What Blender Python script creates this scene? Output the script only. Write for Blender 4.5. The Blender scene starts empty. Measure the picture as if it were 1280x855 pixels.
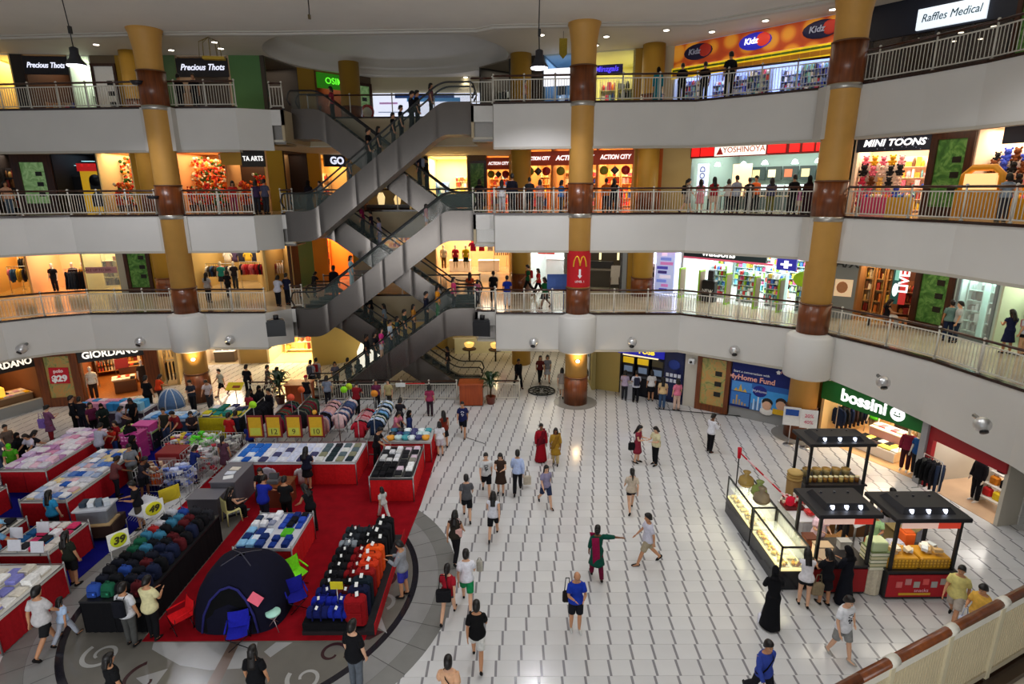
import bpy, bmesh, math, random
from mathutils import Vector as V, Matrix
from mathutils.geometry import tessellate_polygon
RND = random.Random(11)
sc = bpy.context.scene
COL = sc.collection
PI = math.pi; TAU = math.tau; cos, sin = math.cos, math.sin; RU, RC = RND.uniform, RND.choice
rad = math.radians

# camera
F_PX, PITCH, CAM_Z, ROLL = 718.0, rad(14.9),10.1, rad(0.3)
cam_d = bpy.data.cameras.new('camera')
cam_d.sensor_fit = 'HORIZONTAL'; cam_d.sensor_width = 36.0
cam_d.lens = 36.0 * F_PX / 1280.0
cam_d.clip_start = 0.05; cam_d.clip_end = 300
cam = bpy.data.objects.new('camera', cam_d); COL.objects.link(cam)
cam.matrix_world = Matrix.Translation((0,0, CAM_Z)) @ Matrix.Rotation(PI / 2 - PITCH,4,'X') @ Matrix.Rotation(-ROLL,4,'Z')
sc.camera = cam

# world, lamps, exposure
w = bpy.data.worlds.new('world'); sc.world = w; w.use_nodes = True
w.node_tree.nodes['Background'].inputs[0].default_value = (0.88,0.93,1.0,1)
w.node_tree.nodes['Background'].inputs[1].default_value = 0.27
vs = sc.view_settings
vs.view_transform = 'Standard'; vs.look = 'None'; vs.exposure = 0.0; vs.gamma = 1.0; vs.use_curve_mapping = False

def lamp(kind, name, loc, power, col=(1,1,1), size=0.3, size_y=None, rot=(0,0,0), spot=120, blend=0.6):
	d = bpy.data.lights.new(name, kind); d.energy = power; d.color = col
	if kind == 'AREA':
		d.shape = 'RECTANGLE' if size_y else 'DISK'; d.size = size
		if size_y: d.size_y = size_y
	else:
		d.shadow_soft_size = size
	if kind == 'SPOT':
		d.spot_size = rad(spot); d.spot_blend = blend
	o = bpy.data.objects.new(name, d); COL.objects.link(o)
	o.location = loc; o.rotation_euler = rot
	return o

# high-bay floodlights under the atrium ceiling (most hang nearer than the picture's top edge)
K_ATR = 520
for (x, y, k) in [(-2,6,.95), (5,6,1.05), (10.5,9,.8), (-9,9,.25), (-14,14,.22),
				  (-1,13,1.1), (6,13,1.15), (11,15,1.1), (-8,15,.3),
				  (0,20,1.3), (6,20,1.4), (-6,21.5,.75), (-14,21,.45), (-19,22,.45)]:
	lamp('SPOT','high_bay_light', (x, y,15.9), K_ATR * k, (0.97,0.985,1.0),0.45, spot=114, blend=0.55)
# fill lamp added behind the camera for the parapets, with made-up frame (added_window_1)
lamp('AREA','rear_fill_light', (-5,-8,4.5),2300, (0.94,0.97,1.0),20,6, rot=(rad(82),0,0))

# pixel helpers (only to measure where things stand)
def ray(u, v):
	a, b = u - 640.0, v - 427.5
	a, b = a - b * ROLL, b + a * ROLL
	x, y = a / F_PX, -b / F_PX
	return V((x, cos(PITCH) + y * sin(PITCH), -sin(PITCH) + y * cos(PITCH)))
def P(u, v, z=0.0):
	d = ray(u, v); t = (z - CAM_Z) / d.z
	return V((d.x * t, d.y * t, z))
def PY(u, v, Y):
	d = ray(u, v); t = Y / d.y
	return V((d.x * t, Y, CAM_Z + d.z * t))

# colours and materials
def lin(c):
	return c / 12.92 if c <= 0.04045 else ((c + 0.055) / 1.055) ** 2.4
def C(h):
	if not isinstance(h, str): return tuple(h)
	h = h.lstrip('#')
	if len(h) == 3: h = ''.join(q * 2 for q in h)
	return tuple(lin(int(h[i:i + 2],16) / 255) for i in (0,2,4))
def mat(name, col='#ffffff', rough=0.6, metal=0.0, noise=0.08, scale=6.0, bump=0.0, emit=0.0, attr=True, spec=0.5, alpha=1.0):
	m = bpy.data.materials.new(name); m.use_nodes = True
	nt = m.node_tree; n = nt.nodes; l = nt.links
	b = n['Principled BSDF']
	b.inputs['Roughness'].default_value = rough; b.inputs['Metallic'].default_value = metal
	b.inputs['Specular IOR Level'].default_value = spec
	c3 = C(col)
	tc = n.new('ShaderNodeTexCoord')
	nz = n.new('ShaderNodeTexNoise'); nz.inputs['Scale'].default_value = scale; nz.inputs['Detail'].default_value = 3
	l.new(tc.outputs['Object'], nz.inputs['Vector'])
	mr = n.new('ShaderNodeMapRange'); mr.inputs[1].default_value = 0.3; mr.inputs[2].default_value = 0.7
	mr.inputs[3].default_value = 1 - noise; mr.inputs[4].default_value = 1 + noise
	l.new(nz.outputs[0], mr.inputs[0])
	def mul(a_sock, b_sock=None, val=None):
		q = n.new('ShaderNodeMix'); q.data_type = 'RGBA'; q.blend_type = 'MULTIPLY'; q.inputs[0].default_value = 1
		l.new(a_sock, q.inputs[6])
		if b_sock: l.new(b_sock, q.inputs[7])
		else: q.inputs[7].default_value = (*val,1)
		return q.outputs[2]
	if attr:
		at = n.new('ShaderNodeVertexColor'); at.layer_name = 'Col'
		oi = n.new('ShaderNodeObjectInfo')
		base = mul(at.outputs[0], oi.outputs['Color'])
		base = mul(base, None, c3)
	else:
		rgb = n.new('ShaderNodeRGB'); rgb.outputs[0].default_value = (*c3,1); base = rgb.outputs[0]
	out = mul(base, mr.outputs[0])
	l.new(out, b.inputs['Base Color'])
	if emit:
		l.new(base, b.inputs['Emission Color']); b.inputs['Emission Strength'].default_value = emit
	if bump:
		bp = n.new('ShaderNodeBump'); bp.inputs['Strength'].default_value = bump; bp.inputs['Distance'].default_value = 0.01
		l.new(nz.outputs[0], bp.inputs['Height']); l.new(bp.outputs[0], b.inputs['Normal'])
	if alpha < 1: b.inputs['Alpha'].default_value = alpha
	return m
M = {}
M['paint'] = mat('painted surface', rough=0.55, noise=0.04, scale=2)
M['plaster'] = mat('plaster', rough=0.7, noise=0.025, scale=0.7, bump=0.02)
M['cloth'] = mat('cloth', rough=0.9, noise=0.12, scale=14, bump=0.25, spec=0.2)
M['skin'] = mat('skin', rough=0.5, noise=0.05, scale=20, spec=0.3)
M['hair'] = mat('hair', rough=0.45, noise=0.25, scale=60, spec=0.4)
M['gloss'] = mat('gloss', rough=0.18, noise=0.04, scale=3)
M['plastic'] = mat('plastic', rough=0.35, noise=0.05, scale=8)
M['steel'] = mat('brushed steel', rough=0.34, metal=0.85, noise=0.06, scale=30)
M['chrome'] = mat('chrome', rough=0.12, metal=1.0, noise=0.02)
M['card'] = mat('paper and card', rough=0.8, noise=0.05, scale=10)
M['lit'] = mat('lit sign', rough=0.4, noise=0.02, emit=1.0)
M['lit2'] = mat('lamp lens', rough=0.4, noise=0.0, emit=6.0)
M['glow'] = mat('lit box', rough=0.4, noise=0.05, emit=0.45)
M['tile'] = mat('white floor tile', rough=0.16, noise=0.05, scale=0.8)
M['carpet'] = mat('carpet', rough=0.95, noise=0.14, scale=3, bump=0.3, spec=0.1)

def wood(name, c1, c2, rough=0.3, sc_=(1.2,1.2,0.12)):
	m = bpy.data.materials.new(name); m.use_nodes = True
	n = m.node_tree.nodes; l = m.node_tree.links; b = n['Principled BSDF']; b.inputs['Roughness'].default_value = rough
	tc = n.new('ShaderNodeTexCoord'); mp = n.new('ShaderNodeMapping'); mp.inputs['Scale'].default_value = sc_
	nz = n.new('ShaderNodeTexNoise'); nz.inputs['Scale'].default_value = 9; nz.inputs['Detail'].default_value = 5
	cr = n.new('ShaderNodeValToRGB'); cr.color_ramp.elements[0].position = .3; cr.color_ramp.elements[1].position = .7
	cr.color_ramp.elements[0].color = (*C(c1),1); cr.color_ramp.elements[1].color = (*C(c2),1)
	l.new(tc.outputs['Object'], mp.inputs[0]); l.new(mp.outputs[0], nz.inputs['Vector']); l.new(nz.outputs[0], cr.inputs[0]); l.new(cr.outputs[0], b.inputs['Base Color'])
	return m
M['wood'] = wood('polished brown wood','#5a2c12','#834318')
M['darkwood'] = wood('dark wood','#2c130a','#4a2412',0.35)
M['parquet'] = wood('shop timber floor','#8a5426','#b06c33',0.4)

def glass(name, col=(0.9,0.97,0.95), alpha=0.16):
	m = bpy.data.materials.new(name); m.use_nodes = True
	n = m.node_tree.nodes; l = m.node_tree.links
	b = n['Principled BSDF']; b.inputs['Roughness'].default_value = 0.05; b.inputs['Base Color'].default_value = (*col,1)
	nz = n.new('ShaderNodeTexNoise'); nz.inputs['Scale'].default_value = 2
	mr = n.new('ShaderNodeMapRange'); mr.inputs[3].default_value = alpha * .8; mr.inputs[4].default_value = alpha * 1.2
	l.new(nz.outputs[0], mr.inputs[0]); l.new(mr.outputs[0], b.inputs['Alpha'])
	return m
M['glass'] = glass('clear glass')
M['greenglass'] = glass('green tinted glass', (0.22,0.28,0.25),0.07)
M['darkglass'] = glass('dark glass', (0.05,0.05,0.05),0.45)

def pattern(name, cols, scale=3.0, rough=0.5, emit=0.0, kind='noise', dist=1.5):
	m = bpy.data.materials.new(name); m.use_nodes = True
	n = m.node_tree.nodes; l = m.node_tree.links; b = n['Principled BSDF']; b.inputs['Roughness'].default_value = rough
	tc = n.new('ShaderNodeTexCoord')
	if kind == 'noise':
		nz = n.new('ShaderNodeTexNoise'); nz.inputs['Scale'].default_value = scale; nz.inputs['Detail'].default_value = 2; nz.inputs['Distortion'].default_value = dist; o = nz.outputs[0]
	elif kind == 'dots':
		nz = n.new('ShaderNodeTexVoronoi'); nz.inputs['Scale'].default_value = scale; nz.inputs['Randomness'].default_value = 0.35; o = nz.outputs['Distance']
	else:
		nz = n.new('ShaderNodeTexWave'); nz.inputs['Scale'].default_value = scale; nz.inputs['Distortion'].default_value = dist; o = nz.outputs['Fac']
	cr = n.new('ShaderNodeValToRGB'); e = cr.color_ramp
	k = len(cols)
	while len(e.elements) < k: e.elements.new(0.5)
	for i, cc in enumerate(cols):
		e.elements[i].position = 0.3 + 0.4 * i / (k - 1); e.elements[i].color = (*C(cc),1)
	l.new(tc.outputs['Object'], nz.inputs['Vector']); l.new(o, cr.inputs[0]); l.new(cr.outputs[0], b.inputs['Base Color'])
	if emit:
		l.new(cr.outputs[0], b.inputs['Emission Color']); b.inputs['Emission Strength'].default_value = emit
	return m
M['greenart'] = pattern('green leafy artwork', ['#2c5a22','#3d6f2e','#4f8038','#6d9a50','#44762f'],1.5,0.35,0.05,'noise',4)
M['paleart'] = pattern('pale green artwork', ['#6f9a5c','#8fb87a','#a8c890'],1.6,0.35,0.22,'noise',4)
M['oldart'] = pattern('olive artwork', ['#6a7a42','#a59a5a','#c08a4a','#8a9a62'],1.6,0.35,0.05,'noise',3)
M['dots'] = pattern('orange dotted board', ['#f3a63a','#ee9a2c','#c4501c','#b8431a'],1.1,0.5,0.25,'dots')

# mesh builder
class MB:
	def __init__(s):
		s.v = []; s.f = []; s.c = []; s.sm = []
	def add(s, vs, fs, col=(1,1,1), smooth=False):
		k = len(s.v); s.v += [tuple(p) for p in vs]
		col = C(col)
		for f in fs:
			s.f.append([k + i for i in f]); s.c.append(col); s.sm.append(smooth)
		return s
	def box(s, x0, x1, y0, y1, z0, z1, col=(1,1,1), m=None, bottom=True):
		p = [V(q) for q in ((x0, y0, z0), (x1, y0, z0), (x1, y1, z0), (x0, y1, z0), (x0, y0, z1), (x1, y0, z1), (x1, y1, z1), (x0, y1, z1))]
		if m: p = [m @ q for q in p]
		f = [(4,5,6,7), (0,1,5,4), (1,2,6,5), (2,3,7,6), (3,0,4,7)]
		if bottom: f.append((3,2,1,0))
		return s.add(p, f, col)
	def cbox(s, c, size, rz=0, col=(1,1,1), rx=0, ry=0):
		m = Matrix.Translation(c) @ Matrix.Rotation(rz,4,'Z') @ Matrix.Rotation(rx,4,'X') @ Matrix.Rotation(ry,4,'Y')
		a, b, d = size[0] / 2, size[1] / 2, size[2] / 2
		return s.box(-a, a, -b, b, -d, d, col, m)
	def bbox(s, x0, x1, y0, y1, z0, z1, bev, col=(1,1,1), m=None):
		"""box with chamfered upright edges and top edge"""
		b = bev
		out = [(x0 + b, y0), (x1 - b, y0), (x1, y0 + b), (x1, y1 - b), (x1 - b, y1), (x0 + b, y1), (x0, y1 - b), (x0, y0 + b)]
		cx, cy = (x0 + x1) / 2, (y0 + y1) / 2
		def inset(pt): return (pt[0] + (b if pt[0] < cx else -b) * .7, pt[1] + (b if pt[1] < cy else -b) * .7)
		vs = [(*q, z0) for q in out] + [(*q, z1 - b) for q in out] + [(*inset(q), z1) for q in out]
		fs = [tuple(range(7,-1,-1)), tuple(range(16,24))]
		for r in (0,8):
			for i in range(8): fs.append((r + i, r + (i + 1) % 8, r + 8 + (i + 1) % 8, r + 8 + i))
		if m: vs = [m @ V(q) for q in vs]
		return s.add(vs, fs, col)
	def rings(s, rs, col=(1,1,1), cap=True, smooth=True, close=False):
		n = len(rs[0]); vs = [p for r in rs for p in r]; fs = []
		K = len(rs)
		for k in range(K - 1 + (1 if close else 0)):
			a, b = k * n, ((k + 1) % K) * n
			for i in range(n): fs.append((a + i, a + (i + 1) % n, b + (i + 1) % n, b + i))
		if cap and not close: fs += [tuple(range(n - 1,-1,-1)), tuple((K - 1) * n + i for i in range(n))]
		return s.add(vs, fs, col, smooth)
	def tube(s, pts, r, n=8, col=(1,1,1), cap=True, smooth=True, sy=1.0):
		pts = [V(p) for p in pts]
		rr = r if isinstance(r, (list, tuple)) else [r] * len(pts)
		rs = []; up = None
		for i, p in enumerate(pts):
			if i == 0: d = pts[1] - p
			elif i == len(pts) - 1: d = p - pts[i - 1]
			else: d = (pts[i + 1] - p).normalized() + (p - pts[i - 1]).normalized()
			if d.length < 1e-9: d = V((0,0,1))
			d.normalize()
			if up is None: up = V((0,1,0)) if abs(d.y) < 0.8 else V((1,0,0))
			a = up.cross(d)
			if a.length < 1e-6: a = V((1,0,0))
			a.normalize(); b = d.cross(a); up = b
			rs.append([p + a * (rr[i] * cos(TAU * k / n)) + b * (rr[i] * sy * sin(TAU * k / n)) for k in range(n)])
		return s.rings(rs, col, cap, smooth)
	def cyl(s, x, y, z0, z1, r0, r1=None, n=16, col=(1,1,1), smooth=True):
		r1 = r0 if r1 is None else r1
		return s.lathe(x, y, [(r0, z0), (r1, z1)], n, col, smooth)
	def lathe(s, x, y, prof, n=16, col=(1,1,1), smooth=True):
		rs = [[(x + r * cos(TAU * k / n), y + r * sin(TAU * k / n), z) for k in range(n)] for r, z in prof]
		return s.rings(rs, col, True, smooth)
	def ball(s, c, r, n=8, k=6, col=(1,1,1), m=None):
		rx, ry, rz = r if isinstance(r, (list, tuple)) else (r, r, r)
		rs = []
		for j in range(k + 1):
			t = -PI / 2 + PI * (j * .96 + .02 * k) / k
			rs.append([(c[0] + rx * cos(t) * cos(TAU * i / n), c[1] + ry * cos(t) * sin(TAU * i / n), c[2] + rz * sin(t)) for i in range(n)])
		if m: rs = [[m @ V(p) for p in r_] for r_ in rs]
		return s.rings(rs, col)
	def prism(s, poly, z0, z1, col=(1,1,1), sides=True, top=True, bottom=True):
		n = len(poly); vs = [(p[0], p[1], z0) for p in poly] + [(p[0], p[1], z1) for p in poly]
		fs = []
		if sides: fs += [(i, (i + 1) % n, n + (i + 1) % n, n + i) for i in range(n)]
		tri = tessellate_polygon([[V((p[0], p[1],0)) for p in poly]])
		for t in tri:
			a, b, c = (V((*poly[i][:2],0)) for i in t)
			up = (b - a).cross(c - a).z > 0
			t = t if up else t[::-1]
			if top: fs.append(tuple(n + i for i in t))
			if bottom: fs.append(tuple(reversed(t)))
		return s.add(vs, fs, col)
	def mesh(s, name, fix=True):
		me = bpy.data.meshes.new(name); me.from_pydata(s.v, [], s.f)
		ca = me.attributes.new('Col','FLOAT_COLOR','CORNER')
		vals = []
		for f, c in zip(s.f, s.c): vals += [c[0], c[1], c[2],1.0] * len(f)
		ca.data.foreach_set('color', vals)
		me.polygons.foreach_set('use_smooth', s.sm)
		if fix:
			bm = bmesh.new(); bm.from_mesh(me); bmesh.ops.recalc_face_normals(bm, faces=bm.faces); bm.to_mesh(me); bm.free()
		me.update()
		return me
	def build(s, name, m, parent=None, color=None, fix=True):
		return obj(name, s.mesh(name, fix), m, parent, color)

def shape(fn, nm, mt, pr, *a, **k):
	return getattr(MB(), fn)(*a, **k).build(nm, mt, pr)
def mk_box(nm, mt, pr, *a, **k): return shape('box', nm, mt, pr, *a, **k)
def mk_bbox(nm, mt, pr, *a, **k): return shape('bbox', nm, mt, pr, *a, **k)
def mk_cbox(nm, mt, pr, *a, **k): return shape('cbox', nm, mt, pr, *a, **k)
def mk_tube(nm, mt, pr, *a, **k): return shape('tube', nm, mt, pr, *a, **k)
def mk_cyl(nm, mt, pr, *a, **k): return shape('cyl', nm, mt, pr, *a, **k)
def mk_ball(nm, mt, pr, *a, **k): return shape('ball', nm, mt, pr, *a, **k)
def mk_lathe(nm, mt, pr, *a, **k): return shape('lathe', nm, mt, pr, *a, **k)
def obj(name, me, m=None, parent=None, color=None, loc=None, rz=None):
	o = bpy.data.objects.new(name, me); COL.objects.link(o)
	if m is not None and len(me.materials) == 0: me.materials.append(M[m] if isinstance(m, str) else m)
	if parent is not None: o.parent = parent
	if color is not None: o.color = (*C(color),1)
	if loc is not None: o.location = loc
	if rz is not None: o.rotation_euler = (0,0, rz)
	return o
def tag(o, label, cat, group=None):
	o['label'] = label; o['category'] = cat
	if group: o['group'] = group
	return o
def thing(name, label, cat, loc=(0,0,0), rz=0, group=None):
	o = bpy.data.objects.new(name, None); o.empty_display_size = 0.1; COL.objects.link(o)
	o.location = loc; o.rotation_euler = (0,0, rz)
	return tag(o, label, cat, group)
def struct(o):
	o['kind'] = 'structure'; return o
def stuff(o):
	o['kind'] = 'stuff'; return o
def dup(root, loc, rz=0, label=None, group=None, color=None):
	r = root.copy(); COL.objects.link(r); r.location = loc; r.rotation_euler = (0,0, rz)
	if label: r['label'] = label
	if group: r['group'] = group
	if color is not None: r.color = (*C(color),1)
	for ch in root.children:
		c = ch.copy(); COL.objects.link(c); c.parent = r
		for g in ch.children:
			d = g.copy(); COL.objects.link(d); d.parent = c
	return r
_txt = {}
def text_mesh(s, size, ext=0.012, shear=0.0, bold=0.0):
	key = (s, size, ext, shear, bold)
	if key in _txt: return _txt[key]
	cu = bpy.data.curves.new('lettering','FONT'); cu.body = s; cu.size = size; cu.extrude = ext; cu.shear = shear; cu.offset = bold
	cu.align_x = 'CENTER'; cu.align_y = 'CENTER'; cu.resolution_u = 3
	o = bpy.data.objects.new('lettering', cu); COL.objects.link(o)
	dg = bpy.context.evaluated_depsgraph_get()
	me = bpy.data.meshes.new_from_object(o.evaluated_get(dg))
	bpy.data.objects.remove(o); bpy.data.curves.remove(cu)
	a = me.attributes.new('Col','FLOAT_COLOR','CORNER'); a.data.foreach_set('color', [1.0] * (4 * len(me.loops)))
	_txt[key] = me
	return me
def lettering(s, size, m, parent, loc, color, rz=0, rx=PI / 2, ext=0.012, shear=0.0, bold=0.0, sx=1.0, name='lettering'):
	me = text_mesh(s, size, ext, shear, bold)
	me = me.copy(); me.materials.clear()
	o = obj(name, me, m, parent, color)
	o.location = loc; o.rotation_euler = (rx,0, rz); o.scale = (sx,1,1)
	return o
def shade(c, k):
	return tuple(min(1, q * k) for q in C(c))
def vary(c, k=0.15):
	c = C(c); f = 1 + RU(-k, k); return tuple(min(1, q * f) for q in C(c))
# levels and outlines (metres; the atrium is an irregular oval)
LV = {1: 0.0,2: 4.45,3: 9.0,4: 13.65}
FASB = {2: 2.68,3: 7.34,4: 11.82}
CEIL = {1: 2.95,2: 7.6,3: 12.25,4: 16.95}
LEFT = [(-24.3,17), (-23.9,22.5), (-22.9,25.1), (-21.7,26.1), (-20.1,26.8), (-15,26.95), (-11.8,26.9)]
LEFT4 = [(-28,27.9), (-23,27.8), (-16.2,27.3), (-12.2,27.25)]
NOTCH = [(-10.9,27.9), (-10.35,27.9), (-10.35,31.3), (-1.75,31.3), (-1.75,26.95), (-0.8,26.95)]
RIGHT = [(-0.75,26.45), (3.2,26.2), (7.8,26.05), (11.9,22.95), (12.7,21.75), (13.5,20.1), (14.1,18.5), (14.6,15.4), (14.4,12.5), (13,9.6), (10,7.6)]
RIGHT2 = RIGHT + [(5.99,5.73), (3.31,4.49), (0.6,3.2), (-2,2.2)]
SL = [(-31,31.0), (-28.3,31.4), (-26.4,32.3), (-22,32.8), (-13,32.95), (-12.4,36), (-9,39.3), (0,39.3), (0.5,33.6), (7.8,31.5), (8.7,31.0), (12.1,27.4), (13.4,25.75), (15.0,24.8), (16.7,23.3), (17.1,21.8), (17.6,20.6), (18,19.4), (18.5,16), (18.5,9)]
SL1 = [(-26,19.5), (-23.5,24.5), (-22.6,26.2), (-21,26.5), (-18.6,28), (-17.8,31.5), (-13.5,33.5), (-11.5,36.5), (-8,38.2), (-0.3,38.2), (0.6,37), (4.1,35), (4.15,28.25), (6,27.1), (9.6,24.3), (11.8,22.75), (12.45,20.5), (14.0,17.7), (16.1,15.9), (18,13)]

def hit(u, v, line):
	"""plan point where the sight line of a pixel column meets a wall line"""
	d = ray(u, v); dx, dy = d.x, d.y
	best = None
	for (x0, y0), (x1, y1) in zip(line, line[1:]):
		ex, ey = x1 - x0, y1 - y0
		den = dx * ey - dy * ex
		if abs(den) < 1e-9: continue
		t = (x0 * ey - y0 * ex) / den; q = (x0 * dy - y0 * dx) / den
		if t > 0 and -1e-6 <= q <= 1 + 1e-6 and (best is None or t < best[0]): best = (t, q)
	if best is None:
		for (x0, y0), (x1, y1) in ((line[0], line[1]), (line[-2], line[-1])):
			ex, ey = x1 - x0, y1 - y0; den = dx * ey - dy * ex
			if abs(den) < 1e-9: continue
			t = (x0 * ey - y0 * ex) / den; q = (x0 * dy - y0 * dx) / den; q = -q if q < 0 else q - 1
			if t > 0 and (best is None or q < best[1]): best = (t, q)
	return V((dx * best[0], dy * best[0],0))

def offset(line, d):
	out = []
	for i, p in enumerate(line):
		a = V(line[max(i - 1,0)]); b = V(line[min(i + 1, len(line) - 1)])
		t = (b - a).normalized(); nrm = V((-t.y, t.x))
		out.append((p[0] + nrm.x * d, p[1] + nrm.y * d))
	return out

# ground floor: white tiles in rows, each row stepping one strip sideways
TX, TY, STRIP, STEP = 0.497,0.44,0.052,0.068
MED = V((-6.76,12.96)); MED_R = 5.25
mb = MB()
mb.box(-34,26,2,46,-0.3,-0.006,'#858386')
struct(mb.build('floor','gloss'))
def on_tiles(x, y):
	return (V((x, y)) - MED).length > MED_R - .55
tile_me = MB()
hx, hy = (TX - STRIP) / 2, (TY - .003) / 2
tile_me.add([(-hx, -hy,-.006), (hx, -hy,-.006), (hx, hy,-.006), (-hx, hy,-.006), (-hx + .003, -hy + .003,0), (hx - .003, -hy + .003,0), (hx - .003, hy - .003,0), (-hx + .003, hy - .003,0)],
			[(4,5,6,7), (0,1,5,4), (1,2,6,5), (2,3,7,6), (3,0,4,7)],'#d0cfce')
cells = []
for j in range(0,76):
	y = 5.0 + j * TY
	for i in range(-62,46):
		x = 2.415 + i * TX + (y - 10.75) / TY * STEP
		if x < -30 or x > 22 or not on_tiles(x, y): continue
		q = (x, y)
		# ground only exists where the photograph sees it
		uu = 640 + F_PX * x / (y * cos(PITCH) + CAM_Z * sin(PITCH))
		if uu < -350 or uu > 1630: continue
		cells.append((x, y))
floor_o = bpy.data.objects['floor']
cells.sort(key=lambda q: q[1] - (0.0 if -3 < q[0] < 9 else 4))
vis = [q for q in cells if q[1] > 9.4 and -640 < F_PX * q[0] / (q[1] * cos(PITCH) + CAM_Z * sin(PITCH)) < 640]
vis.sort(key=lambda q: q[1])
near = set(vis[:298])
tm = tile_me.mesh('floor_tile'); tm.materials.append(M['tile'])
rest = MB()
for q in cells:
	k = RU(.95,1.03)
	if q in near:
		o = obj('floor_tile', tm, None, floor_o, (k, k, k)); o.location = (q[0], q[1],0)
	else:
		rest.add([(p[0] + q[0], p[1] + q[1], p[2]) for p in tile_me.v], tile_me.f, [c * k for c in C('#d0cfce')])
stuff(rest.build('floor_tiles','tile', floor_o, fix=False))

# round inlaid medallion under the market
def disc(mb, r0, r1, z0, z1, col, n=96, a0=0, a1=TAU, cx=MED.x, cy=MED.y):
	m_ = max(3, int(n * (a1 - a0) / (TAU)))
	vs = []; fs = []
	for k in range(m_ + 1):
		a = a0 + (a1 - a0) * k / m_
		for r in (r0, r1): vs.append((cx + r * cos(a), cy + r * sin(a), z1))
	for k in range(m_): fs.append((2 * k,2 * k + 1,2 * k + 3,2 * k + 2))
	return mb.add(vs, fs, col)
med = struct(thing('floor_medallion','round grey inlaid stone floor pattern with dark ring under the market','floor pattern'))
def flat_poly(mb, pts, z, col):
	tri = tessellate_polygon([[V((p[0], p[1],0)) for p in pts]])
	mb.add([(p[0], p[1], z) for p in pts], [tuple(t) for t in tri], col)
b_ = MB(); disc(b_,0.01,4.1,0,0.004,'#6c6861'); b_.build('inner_field','gloss', med)
b_ = MB(); disc(b_,4.0, MED_R,0,.0012,'#5c5b59'); b_.build('band_bed','gloss', med)
b_ = MB()
for k in range(44):
	a = TAU * k / 44
	for q, (r0, r1) in enumerate(((4.22,4.75), (4.755, MED_R))):
		g = RU(.92,1.05)
		disc(b_, r0, r1,0,0.003, [c * g for c in C('#8e8d8b' if q == 0 else '#7f7e7a')],88, a + .002, a + TAU / 44 - .002)
b_.build('outer_band','gloss', med)
b_ = MB(); disc(b_,4.06,4.22,0,0.006,'#1f1d24'); b_.build('dark_ring','gloss', med)
def swirl(cx, cy, r, a0, turns, wdt, col, name='scroll_inlay'):
	b_ = MB(); vs = []; fs = []; n = 40
	for k in range(n + 1):
		t = k / n; a = a0 + turns * TAU * t; rr = r * (1 - .72 * t); ww = wdt * (1 - .4 * t)
		for s_ in (-.5,.5): vs.append((cx + (rr + s_ * ww) * cos(a), cy + (rr + s_ * ww) * sin(a),.008))
	for k in range(n): fs.append((2 * k,2 * k + 1,2 * k + 3,2 * k + 2))
	b_.add(vs, fs, col); b_.build(name,'gloss', med)
for (u, v, r, a0, t_, col) in [(128,818,.42,2.6,1.25,'#a9a8a4'), (382,848,.40,2.8,1.1,'#a9a8a4'), (415,817,.36,-.4,1.0,'#3c2526'), (478,752,.32,-1,1.1,'#8c8b88'), (480,722,.35,-1.2,1.0,'#3c2526'), (180,850,.5,2.0,.7,'#3c2526')]:
	p = P(u, v); swirl(p.x, p.y, r, a0, t_,.1, C(col))
for pts, col in [([(190,812), (200,818), (225,832), (262,838), (300,836), (318,826), (322,803), (192,803)],'#9a9998'), ([(345,803), (366,803), (352,812), (338,822), (330,815)],'#9a9998'),
				 ([(465,780), (478,755), (476,770), (484,792)],'#9a9998'), ([(446,800), (460,785), (480,790), (462,800)],'#43282a'), ([(170,848), (210,836), (196,855), (186,862)],'#9a9998'),
				 ([(288,803), (300,803), (275,855), (255,862)],'#6d5b50')]:
	b_ = MB(); flat_poly(b_, [P(*q) for q in pts],.007 if col != '#6d5b50' else .009, C(col)); b_.build('inlay','gloss', med)

# carpets
def carpet(pts, col, label):
	b_ = MB(); b_.prism(pts,0.0,.016, C(col))
	tag(b_.build('carpet','carpet'), label,'carpet')
carpet([(-11.0,16.85), (-8.62,16.85), (-8.62,11.1), (-3.45,11.1), (-3.2,14.5), (-3.05,17), (-2.95,22), (-11.0,22)],'#8c0c18','bright red carpet laid under the clothing and luggage stalls')
carpet([(-18.2,12.2), (-11.75,12.2), (-11.6,17), (-12.2,21.8), (-18.2,21.8)],'#0f1068','deep blue carpet under the household goods stalls on the left')
b_ = MB(); b_.box(-11.0,-10.05,16.8,16.95,.004,.02,'#b3182a'); tag(b_.build('carpet_edge_strip','carpet'),'narrow red strip taped along the carpet end by grey counters','floor strip')

# upper floor slabs, ceilings, parapets
def slab_poly(n, ins=0.0):
	left = offset(LEFT4 if n == 4 else LEFT, ins)
	right = offset(RIGHT2 if n == 2 else RIGHT, ins)
	notch = list(NOTCH) if not ins else [(-10.9 - ins,27.9 + ins), (-10.35 - ins,27.9 + ins), (-10.35 - ins,31.3 + ins), (-1.75 + ins,31.3 + ins), (-1.75 + ins,26.95 + ins), (-0.8 + ins,26.95 + ins)]
	end = [(-2,-3), (27,-3), (27,47), (-34,47), (-34,17)] if n == 2 else [(22,6), (27,6), (27,47), (-34,47), (-34,17 if n != 4 else 27.9)]
	return left + notch + right + end
floor_cols = {2: '#b9ad98',3: '#a89a80',4: '#9a8f7a'}
M['walk'] = mat('polished walkway tile', rough=0.14, noise=0.1, scale=1.2)
for n in (2,3,4):
	b_ = MB(); b_.prism(slab_poly(n,.05), LV[n] - .12, LV[n], C(floor_cols[n])); struct(b_.build('floor','walk'))
	b_ = MB(); b_.prism(slab_poly(n,.07), CEIL[n - 1], CEIL[n - 1] + .1,'#c9c3b4'); struct(b_.build('ceiling','plaster'))

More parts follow.
